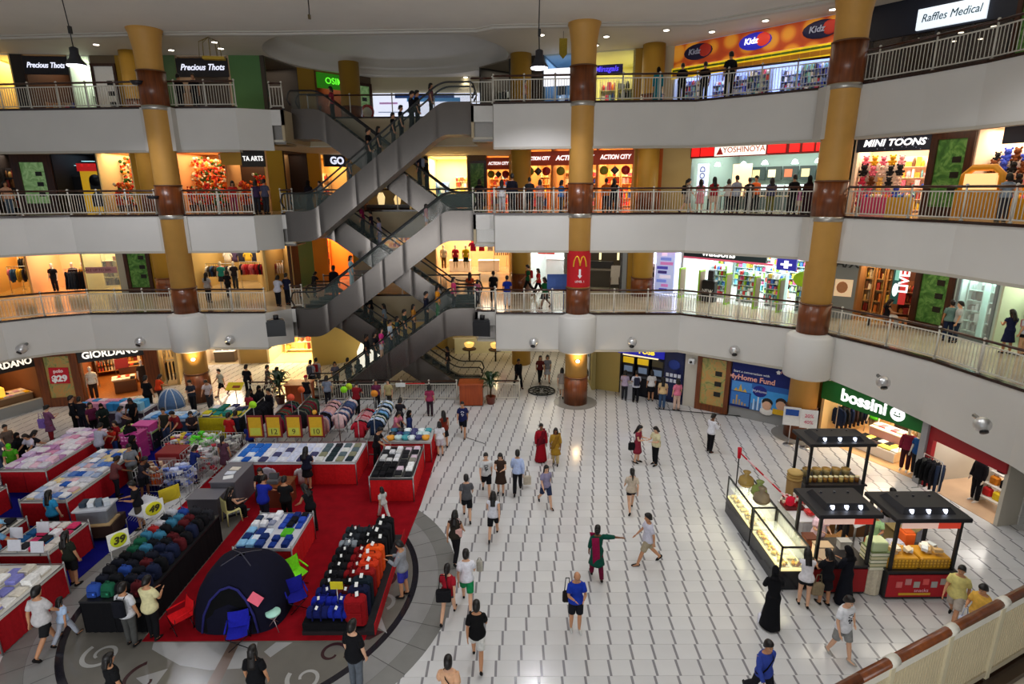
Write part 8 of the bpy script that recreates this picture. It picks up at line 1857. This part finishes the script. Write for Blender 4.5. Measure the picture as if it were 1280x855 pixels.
# --- market crowd
for (u, v, f, ps, fm, sk, hr, w_, lb, h) in [
 (16,576,60,'walk', False,'m','short', [('tee','#6a5a50'), ('trousers','#141418')],'boy in brown tee walking at the left edge',.97),
 (31,588,80,'stand', True,'d','scarf', [('gown','#121216')],'woman in black headscarf left of the pink goods stall',.97),
 (4,592,70,'walk2', True,'m','bob', [('tee','#5a5a66'), ('trousers','#3c4c66')],'person in grey top and jeans cut by the left edge',1.0),
 (38,600,40,'reach', True,'m','cap', [('tee','#4a9a20'), ('trousers','#141418')],'person in bright green cap and top left of the pink stall',.95),
 (66,551,160,'hold', True,'l','bun', [('tunic','#7a4a6a'), ('trousers','#8a2028')],'woman in mauve with a purple bag below the price advert',1.0),
 (97,541,130,'stand', False,'m','short', [('long','#101016'), ('trousers','#0e0e12')],'man in black behind the pink goods stall',1.05),
 (107,540,200,'stand', False,'m','short', [('tee','#181820'), ('trousers','#1c1e2a')],'second man in black behind the pink goods stall',1.0),
 (120,545,60,'stand', True,'m','longhair', [('tee','#5a1a3a'), ('trousers','#16161c')],'woman in maroon by the blue and pink cartons',.97),
 (134,546,30,'hold', True,'m','scarf', [('gown','#16201c')],'woman in dark green gown by the blue and pink cartons',.97),
 (152,548,120,'reach', True,'m','bob', [('tee','#8a8aa0'), ('trousers','#3a3a44')],'person in grey print top behind the pink crates',.92),
 (178,533,20,'reach', True,'d','longhair', [('tee','#141418'), ('trousers','#121216')],'woman in black leaning over the pale blue packs',1.0),
 (189,517,170,'stand', False,'m','short', [('loose','#0c0c10'), ('trousers','#0c0c10')],'large man in black before the main clothes shop',1.15),
 (201,505,150,'reach', True,'m','bob', [('tee','#d8401a'), ('trousers','#2a2a30')],'woman in orange top bending by the striped play tent',.95),
 (211,556,10,'stand', False,'m','short', [('tank','#2a2a22'), ('trousers','#3a4a6a')],'man in dark vest among the wire baskets',1.0),
 (226,558,-20,'reach', False,'m','short', [('tee','#7a1c22'), ('trousers','#1c1c20')],'man in red checked shirt among the wire baskets',1.0),
 (244,556,30,'hold', True,'m','bob', [('tee','#2a2024'), ('trousers','#16161a')],'woman in dark top right of the red checked man',.95),
 (243,514,0,'hold', False,'l','short', [('tee','#2a2e3a'), ('trousers','#1a1a20')],'seller in dark grey by the left column base',.97),
 (264,512,10,'reach', False,'m','short', [('tee','#c8b8b8'), ('trousers','#3a3a40')],'seller in pale shirt behind the yellow stall',.97),
 (291,563,170,'stand', False,'m','short', [('loose','#b01a1e'), ('trousers','#1a1a20')],'man in bright red polo before the yellow price boards',1.0),
 (300,560,190,'stand', False,'m','short', [('tee','#181c30'), ('trousers','#1c1c24')],'person in dark navy beside the man in red polo',1.0),
 (303,570,175,'stand', True,'m','bob', [('tee','#1c2a78'), ('trousers','#1a1a3a')],'person in royal blue in front of the man in red polo',.9),
 (310,535,160,'stand', True,'m','bob', [('tee','#9a2a3a'), ('trousers','#2a1a20')],'person in crimson shirt left of the black jackets',1.0),
 (318,528,30,'stand', True,'d','scarf', [('gown','#0e0e12')],'woman in black gown left of the racks, front',1.03),
 (328,524,60,'stand', True,'d','scarf', [('gown','#131318')],'woman in black gown left of the racks, rear',1.03),
 (340,528,-30,'stand', False,'m','short', [('long','#16141e'), ('trousers','#101014')],'man in black beside the women in gowns',1.0),
 (275,592,185,'stand', True,'m','pony', [('dress','#5a3a4a')],'girl in purple patterned dress by the wire baskets',.95),
 (260,590,150,'reach', True,'m','bob', [('tee','#1c2a6a'), ('trousers','#1a2a70')],'person in blue bending over the wire baskets',.9),
 (188,607,60,'hold', False,'m','short', [('tee','#7a8088'), ('trousers','#5a5a52')],'man in grey tee reading by the wire baskets',1.0),
 (197,610,90,'reach', False,'d','short', [('tee','#26222a'), ('shorts','#16161a')],'person in black crouching over a basket with an orange bag',.95),
 (168,572,60,'hold', True,'d','scarf', [('gown','#101014')],'woman in black gown at the end of the long white stall',1.0),
 (148,622,150,'reach', True,'d','bun', [('tee','#6a3a3a'), ('trousers','#26222a')],'woman in red print top bending behind the grey trolley',.95),
 (160,600,120,'stand', True,'d','scarf', [('gown','#0c0c12')],'tall woman in black along the long white stall',1.1),
 (166,660,-60,'hold', False,'m','short', [('tee','#17171d'), ('shorts','#4a4238')],'man in black tee holding a cup on the blue carpet',1.0),
 (73,672,170,'stand', True,'l','longhair', [('tee','#2a88b8'), ('trousers','#1a1a20')],'woman in bright blue tee on the blue carpet',1.0),
 (66,585,-10,'reach', True,'m','bob', [('tee','#c8c0d0'), ('trousers','#2a2a34')],'person in pale top between the two long stalls, left',.95),
 (82,585,160,'reach', True,'m','bob', [('tee','#1c1a20'), ('trousers','#2a2228')],'person in black between the two long stalls, middle',.95),
 (97,580,170,'reach', False,'m','short', [('loose','#a8a8b8'), ('trousers','#3a3a44')],'man in grey white tee leaning over the long white stall',1.0),
 (145,565,0,'reach', True,'m','bob', [('tee','#b82a1c'), ('trousers','#3a5aa0')],'child in orange red top at the far end of the long white stall',.8),
 (160,561,-20,'stand', True,'m','bob', [('tee','#8a141c'), ('trousers','#2a2024')],'person in dark red top beside the pink crates',.9),
 (22,720,150,'reach', False,'m','cap', [('tee','#6a9ac0'), ('trousers','#2a2a34')],'person in pale blue cap and top at the dark clothes stall',1.0),
 (95,730,170,'stand', True,'m','longhair', [('tee','#20241c'), ('shorts','#141418')],'woman in dark olive top beside the bright caps stall',1.0),
 (62,812,175,'walk', False,'m','short', [('loose','#c8c4c4'), ('shorts','#1c1c1e')],'man in pale grey tee and dark shorts at the bottom left',1.05),
 (87,800,170,'walk2', True,'m','bob', [('tee','#a8bcd8'), ('trousers','#a8acb8')],'child in pale blue beside the man in grey tee',.75),
 (167,805,175,'stand', False,'m','short', [('tee','#d8d8dc'), ('trousers','#4a4a48'), ('backpack','#12131c')],'man in white shirt with dark backpack at the bag stall',1.0),
 (192,797,172,'hold', False,'m','short', [('loose','#d8d0a0'), ('trousers','#101014')],'person in pale yellow vest leaning over the bag stall',1.0),
 (330,622,10,'sit', True,'l','longhair', [('tee','#16161a'), ('trousers','#26242a')],'woman in black sitting before the wide stall',.97),
 (333,655,175,'reach', False,'m','short', [('loose','#1c2a9a'), ('trousers','#1c1c2a')],'man in royal blue shirt at the rear of the blue clothes stall',1.0),
 (361,655,185,'hold', False,'m','short', [('tee','#141416'), ('trousers','#101012')],'man in black tee behind the blue clothes stall',1.0),
 (391,664,-120,'reach', True,'m','longhair', [('tank','#141418'), ('trousers','#101014')],'woman in black at the right corner of the blue clothes stall',1.0),
 (389,607,175,'hold', True,'m','longhair', [('tee','#1a1c2e'), ('skirt','#141418')],'woman in dark navy before the wide white stall',1.0),
 (480,648,-140,'walk', True,'m','bob', [('tee','#c8c8c4'), ('trousers','#d8d4d0')],'child in white walking on the red carpet',.72),
 (505,745,-100,'hold', False,'m','short', [('long','#8a8c92'), ('shorts','#3a3a9a')],'person in grey hoodie and violet shorts right of the luggage',1.0),
 (447,862,160,'stand', False,'l','short', [('loose','#101014'), ('trousers','#5a6068')],'man in black tee and grey jeans at the luggage front',1.05),
 (152,900,150,'stand', True,'m','bob', [('tee','#141416'), ('trousers','#16161a')],'person with dark hair cut by the bottom edge, left',1.0),
 (326,890,180,'stand', True,'m','longhair', [('tee','#0e0e12'), ('trousers','#16161a')],'person in black with long hair cut by the bottom edge',1.0),
 (478,580,80,'reach', False,'m','short', [('tee','#17151a'), ('trousers','#101014')],'man in black leaning over the black clothes stall',1.0),
 (501,540,175,'reach', True,'m','bob', [('tee','#26242c'), ('trousers','#2a2a30')],'person in charcoal behind the household stall',.97),
 (497,556,60,'reach', True,'m','longhair', [('tee','#d87a90'), ('trousers','#2a2a34')],'woman in pink top left of the household stall',.97),
 (512,560,100,'stand', True,'m','scarf', [('gown','#1c2a5a')],'woman in navy gown and scarf at the household stall',.97),
 (538,520,180,'stand', True,'l','bob', [('tee','#a03a5a'), ('trousers','#3a2a34')],'person in pink striped top behind the household stall',.97),
 (556,559,-150,'stand', True,'l','longhair', [('tank','#7a2a1c'), ('skirt','#141418')],'woman in rust top and black skirt at the carpet corner',1.0),
 (546,569,-160,'stand', True,'l','bob', [('tee','#dcdce0'), ('shorts','#c8c4cc')],'girl in white beside the woman in rust top',.9)]:
	at(u, v,.016 if u < 545 else 0, f, ps, fm, sk, hr, w_, lb, h, hairc={'person in bright green cap': '#5ac81e','person in pale blue cap ': '#8ac0e0'}.get(lb[:26].strip() if lb.startswith('person in bright') else lb[:24],'#15100e'))
person((sp.x, sp.y,.016),140,'sit', True,'l','longhair', [('tank','#1c1a1e'), ('trousers','#121216')],'woman in black sitting on the yellow plastic chair',.93)
handbag(60,551,.62,'#8a6ac0','purple carrier bag of the woman in mauve', (.3,.12,.4),0,-.1)
handbag(201,612,.25,'#e8641c','bright orange carrier bag by the wire baskets', (.36,.16,.42),0,-.1)
# --- people riding the escalators
def rider(key, u, face, pose, fem, skin, hair, wear, label, h=1.0, dy=0.0):
	path, yc = ESC[key]; d = ray(u,300); x = d.x * (yc + dy) / d.y
	for _ in range(3):
		z = z_on(path, x); uu = 640 + F_PX * x / ((yc + dy) * cos(PITCH) - (z - CAM_Z) * sin(PITCH)); x += (u - uu) / 25.0
	person((x, yc + dy, z_on(path, x)), face, pose, fem, skin, hair, wear, label, h * HK)
for a in [
 ('F3',440,90,'stand', True,'m','bob', [('tee','#5a5a60'), ('trousers','#26324a')],'child in grey tee low on the top front escalator',.75),
 ('F3',464,90,'stand', False,'m','short', [('loose','#101014'), ('trousers','#16161a')],'large man in black middle of the top front escalator',1.1),
 ('F3',476,90,'stand', True,'m','longhair', [('tee','#141216'), ('trousers','#101014')],'woman in black beside the large man on the top front escalator',1.0,.3),
 ('F3',494,90,'stand', False,'m','short', [('tee','#16161c'), ('trousers','#3a3a38')],'boy in black, lower of two on the top front escalator',.95),
 ('F3',504,90,'stand', False,'m','short', [('tee','#121218'), ('trousers','#101018')],'boy in black, upper of two on the top front escalator',1.0,.2),
 ('F3',517,90,'hold', False,'m','short', [('long','#14141c'), ('trousers','#101014')],'man in black before the bright screen on the top front escalator',1.1),
 ('F3',524,90,'stand', False,'m','short', [('loose','#1c1a20'), ('trousers','#16161a')],'second man in black before the bright screen',1.05,.35),
 ('F3',541,90,'stand', True,'m','bob', [('tee','#6a2030'), ('trousers','#16161a')],'person in dark red highest on the top front escalator',.95,.3),
 ('B3',418,-90,'stand', True,'m','bob', [('tee','#8a2a3a'), ('trousers','#121218')],'person in wine top seen above the third floor front panel',1.0),
 ('B3',526,-90,'stand', False,'m','short', [('tee','#1c1c30'), ('trousers','#101014'), ('backpack','#8a90a8')],'man in dark blue with pale backpack on the rear top escalator',1.05),
 ('B3',535,-90,'stand', False,'m','short', [('long','#101018'), ('trousers','#14141a')],'man in black beside the pale backpack on the rear top escalator',1.05,.3),
 ('F2',534,90,'stand', True,'l','bob', [('tee','#c89aa0'), ('shorts','#b8b8bc')],'child in pale pink on the middle front escalator',.75),
 ('B2',455,-90,'stand', True,'m','longhair', [('tee','#8a1a48'), ('trousers','#14141a')],'woman in magenta top on the rear middle escalator',1.0),
 ('B2',476,-90,'stand', True,'l','bob', [('tee','#b0a8c8'), ('trousers','#7a7a90')],'person in lilac on the rear middle escalator',.95),
 ('B2',466,-90,'stand', False,'m','short', [('tee','#2a1a34'), ('trousers','#141420')],'person in dark purple between magenta and lilac riders',.9,.3),
 ('F2',441,90,'stand', True,'l','bob', [('tee','#8ab0b8'), ('trousers','#9ab0b0')],'person in pale teal low on the middle front escalator',1.0,.2),
 ('F1',460,90,'stand', False,'d','short', [('loose','#101014'), ('trousers','#121216')],'man in black near the foot of the bottom front escalator',1.1),
 ('F1',470,90,'stand', True,'m','bob', [('tee','#26242c'), ('trousers','#17171c')],'woman in charcoal behind the pink rider',1.0,.35),
 ('F1',478,90,'stand', True,'l','longhair', [('tee','#c8307a'), ('shorts','#c8c4c8')],'woman in hot pink top on the bottom front escalator',1.0),
 ('F1',489,90,'stand', False,'m','short', [('tee','#b8c4d0'), ('trousers','#1c2430')],'man in pale blue tee on the bottom front escalator',1.0),
 ('F1',498,90,'stand', True,'m','bob', [('tee','#2a4a48'), ('trousers','#1a1a20')],'person in dark teal on the bottom front escalator',.97,.3),
 ('F1',507,90,'stand', False,'m','short', [('tee','#20302c'), ('trousers','#16161c')],'man in dark green on the bottom front escalator',1.0),
 ('F1',518,90,'stand', True,'m','longhair', [('tee','#b87a2a'), ('trousers','#2a2024')],'person in amber top on the bottom front escalator',.97,.3),
 ('F1',534,90,'stand', False,'m','short', [('long','#16182a'), ('trousers','#101018')],'man in dark navy near the top of the bottom front escalator',1.05),
 ('F1',548,90,'stand', True,'m','bob', [('tee','#d88a1c'), ('trousers','#2a6a3a')],'person in orange top near the top of the bottom front escalator',1.0),
 ('F1',568,90,'stand', True,'l','bob', [('tee','#c83a6a'), ('trousers','#26262c')],'person in pink checked top at the top landing of the bottom front escalator',1.0),
 ('B1',465,-90,'stand', True,'m','bob', [('tee','#141418'), ('trousers','#16161a')],'person in black on the rear bottom escalator, upper',1.0),
 ('B1',482,-90,'stand', True,'m','longhair', [('tee','#8a9aa8'), ('trousers','#26262c')],'person in grey blue on the rear bottom escalator',1.0),
 ('B1',458,-90,'stand', False,'m','short', [('tee','#17151c'), ('trousers','#121216')],'dark rider high on the rear bottom escalator',1.0),
 ('B1',560,-90,'stand', True,'m','bob', [('tee','#26222a'), ('trousers','#1a181c')],'person in black low on the rear bottom escalator',1.0)]:
	rider(*a)
# --- people on the upper walkways
def walker(n, u, v, face, pose, fem, skin, hair, wear, label, h=1.0):
	at(u, v, LV[n], face, pose, fem, skin, hair, wear, label, h)
def by_rail(n, u, back, face, pose, fem, skin, hair, wear, label, h=1.0):
	"""someone standing a little behind the parapet line"""
	line = (LEFT4 if n == 4 else LEFT) if u < 330 else RIGHT
	if 330 < u < 420: line = [(-14,28.2), (-9,28.2)]
	p = hit(u, VM[n], offset(line, back)); p.z = LV[n]
	person(p, face, pose, fem, skin, hair, wear, label, h * HK)
for a in [
 (4,222,1.2,170,'stand', False,'m','short', [('long','#101014'), ('trousers','#0e0e12')],'man in black before the right script sign, top floor, left',1.0),
 (4,241,1.2,10,'stand', False,'m','short', [('loose','#121216'), ('trousers','#101014')],'man in black before the right script sign, top floor, right',1.0),
 (4,656,2.0,90,'stand', True,'m','bob', [('tee','#a82020'), ('trousers','#1c1c20')],'person in red behind the top floor railing left of centre',.8),
 (4,823,1.0,180,'stand', True,'m','scarf', [('gown','#1c8090')],'woman in teal gown behind the top floor railing',.97),
 (4,853,.7,170,'rail', False,'m','short', [('tee','#121216'), ('trousers','#101014')],'dark figure at the left end of the orange signed shop',1.0),
 (4,881,.7,175,'stand', False,'m','short', [('tee','#14121a'), ('trousers','#101014')],'dark figure second along the orange signed shop',1.0),
 (4,912,.6,180,'stand', False,'m','short', [('loose','#101016'), ('trousers','#0e0e12')],'tall dark figure leaning at the railing under the orange sign',1.15),
 (3,4,2.0,60,'stand', True,'m','bob', [('tee','#c89a80'), ('trousers','#4a5a6a')],'person in peach top at the left edge, third floor',1.0),
 (3,289,1.6,30,'reach', True,'m','longhair', [('tee','#c02a24'), ('trousers','#8a1a3a')],'woman in red before the arts shop, third floor',1.0),
 (3,318,1.4,180,'stand', True,'m','bob', [('tee','#3a2a48'), ('trousers','#26262c')],'person in violet before the arts shop',1.0),
 (3,329,1.4,170,'stand', False,'m','short', [('tee','#4a4a60'), ('trousers','#26262c')],'person in slate before the arts shop',1.0),
 (3,384,1.0,160,'stand', True,'d','scarf', [('gown','#181420')],'woman in dark gown at the third floor escalator landing',1.0),
 (3,399,1.2,-40,'stand', True,'l','bob', [('tee','#8a9aa8'), ('trousers','#4a4a58')],'person in pale grey at the third floor escalator landing',.97),
 (3,599,2.0,170,'stand', True,'m','bob', [('tee','#1c1a20'), ('trousers','#16161a')],'person in black left of the first action sign',1.0),
 (3,627,.9,180,'stand', True,'l','longhair', [('tee','#c8c4c8'), ('trousers','#b8b4b8')],'woman in white at the third floor railing right of the landing',.97),
 (3,640,.8,175,'stand', False,'m','short', [('long','#141420'), ('trousers','#101018')],'man in black at the third floor railing beside the woman in white',1.1),
 (3,662,1.2,180,'rail', False,'m','short', [('loose','#26282c'), ('trousers','#16161a')],'man in dark grey before the second action sign',1.0),
 (3,675,1.6,170,'stand', True,'m','bob', [('tee','#c88a80'), ('trousers','#8a7a70')],'person in salmon before the second action sign',.97),
 (3,702,1.6,120,'stand', True,'m','bob', [('tee','#2a6ab0'), ('trousers','#26262c')],'person in blue left of the centre column, third floor',.95),
 (3,758,2.0,180,'stand', False,'m','short', [('tee','#c8641c'), ('trousers','#2a2024')],'person in orange right of the centre column, third floor',.97),
 (3,768,2.2,180,'stand', True,'m','longhair', [('tee','#16161c'), ('trousers','#1c1c20')],'person in black right of the centre column, third floor',1.0),
 (3,861,.8,100,'walk', True,'l','pony', [('tee','#b8a898'), ('shorts','#8a8078'), ('backpack','#17171c')],'girl with black backpack walking at the left of the food counter',1.0),
 (3,877,1.6,170,'stand', True,'l','longhair', [('dress','#d88a98')],'woman in pink at the food counter tables',.95),
 (3,894,.7,180,'stand', True,'l','longhair', [('tee','#a01a24'), ('skirt','#d8b8a0')],'woman in red top and pale skirt at the railing by the food counter',1.0),
 (3,912,1.8,160,'hold', True,'m','bob', [('tee','#c8c4c4'), ('trousers','#26262c')],'person in white among the food counter tables',.95),
 (3,922,.9,185,'stand', False,'m','short', [('loose','#9aa0b0'), ('trousers','#14141a')],'man in grey shirt at the railing by the food counter',1.0),
 (3,938,2.0,170,'stand', False,'m','short', [('tee','#16181c'), ('trousers','#26262c')],'person in black at the middle food tables',.95),
 (3,946,3.0,0,'stand', False,'m','cap', [('tee','#d8602a'), ('trousers','#1c1c20')],'counter worker in orange and dark cap',1.0),
 (3,966,1.5,170,'stand', True,'m','longhair', [('tee','#3a3a5a'), ('trousers','#6a6a30')],'woman in slate blue at the right food tables',.97),
 (3,994,1.0,180,'stand', False,'m','short', [('tee','#141416'), ('trousers','#1a1a1e')],'man in black left of the right column, third floor',1.0),
 (3,1001,1.2,170,'stand', True,'m','bob', [('tee','#d080b0'), ('skirt','#e0d0b8')],'child in pink left of the right column, third floor',.75),
 (3,1013,1.2,175,'stand', True,'d','scarf', [('gown','#2a141c')],'woman in dark maroon gown beside the right column, third floor',1.0),
 (3,1262,2.0,170,'stand', True,'m','bob', [('tee','#8a9ab0'), ('trousers','#3a3a44')],'person in grey blue at the right edge gift shop',.97)]:
	by_rail(*a)
for a in [
 (2,262,378,170,'stand', True,'l','longhair', [('tee','#b8b8c0'), ('trousers','#17171c')],'woman in pale grey top right of the left column, second floor',1.0),
 (2,287,372,175,'stand', True,'m','bob', [('tee','#16161c'), ('trousers','#16161a')],'person in black browsing the left clothes shop, second floor',.95),
 (2,349,383,178,'reach', True,'m','bob', [('loose','#c8c8d4'), ('trousers','#16161c')],'person in white at the short rail beside the escalators',1.0),
 (2,361,381,170,'stand', False,'m','short', [('tee','#1c2038'), ('trousers','#16161c')],'man in dark navy at the short rail beside the escalators',1.0),
 (2,420,376,175,'stand', False,'d','short', [('long','#101018'), ('trousers','#26344a')],'man in black and jeans before the glowing orange shop',1.15),
 (2,394,372,150,'reach', True,'m','bob', [('tee','#26242a'), ('trousers','#1a1a20')],'person in black at a table left of the orange shop',.9),
 (2,588,377,170,'stand', True,'m','longhair', [('tee','#c8502a'), ('trousers','#26262c')],'woman in orange at the second floor landing',.97),
 (2,597,380,175,'stand', True,'l','bob', [('tee','#d87a9a'), ('trousers','#3a3a48')],'child in pink at the second floor landing',.8),
 (2,617,378,180,'stand', False,'m','short', [('loose','#121216'), ('trousers','#101014')],'man in black right of the child in pink, second floor',1.0),
 (2,634,384,180,'stand', False,'m','short', [('tee','#1c3ab0'), ('trousers','#d0d0d4')],'person in bright blue at the second floor railing',.97),
 (2,660,368,-90,'walk', False,'m','short', [('tee','#1a5a3a'), ('trousers','#121216'), ('backpack','#a02028')],'walker in green with red backpack, second floor',1.05),
 (2,673,369,-80,'walk2', True,'m','bob', [('tee','#b02a2a'), ('trousers','#16161c')],'walker in red ahead of the blue notice board',.97),
 (2,681,385,-60,'walk', True,'d','bob', [('tee','#1a6a3a'), ('skirt','#1c1418')],'walker in green top and dark skirt nearest the blue notice board',1.0),
 (2,979,372,10,'walk', True,'l','short', [('tee','#7a9aa0'), ('shorts','#141418')],'shopper in grey teal top inside the pharmacy',1.05),
 (2,1106,408,70,'sit', True,'m','longhair', [('tank','#14141a'), ('trousers','#d8d4d4')],'woman in black seated before the gift shelves, second floor right',1.0),
 (2,1182,426,160,'stand', True,'m','bun', [('tee','#6a8a88'), ('trousers','#1c2a4a')],'woman in grey teal before the green artwork panel',1.0),
 (2,1192,428,-120,'stand', False,'l','short', [('tee','#b0b4b8'), ('trousers','#26344a')],'person in pale grey right of the green artwork panel',.97),
 (2,1256,442,175,'hold', True,'m','longhair', [('dress','#1c2244')],'woman in navy dress before the phone shop at the right edge',1.0),
 (2,1274,444,-150,'stand', True,'l','longhair', [('tee','#d0d4e8'), ('briefshorts','#16161c'), ('backpack','#e08aa0')],'girl in white with pink backpack at the right edge',1.0)]:
	walker(*a)
t = thing('bench','dark bench under the seated woman, second floor right','bench', P(1106,408, LV[2]),-.6); mk_bbox('seat','wood', t,-.7,.7,-.25,.25,.38,.44,.02,'#5a2f1a'); [MB().box(x - .04, x + .04,-.22,.22,0,.38,'#2a2420').build('leg','paint', t) for x in (-.6,.6)]
sb = P(330,622); t = thing('stool','low dark stool under the woman before the wide stall','stool', (sb.x, sb.y,.016)); mk_cyl('seat','plastic', t,0,0,.38,.43,.19, n=16, col='#2a2a30'); [MB().tube([(.14 * cos(a),.14 * sin(a),.38), (.18 * cos(a),.18 * sin(a),0)],.015,6,'#1a1a1e').build('leg','steel', t) for a in (.7,2.3,3.9,5.5)]
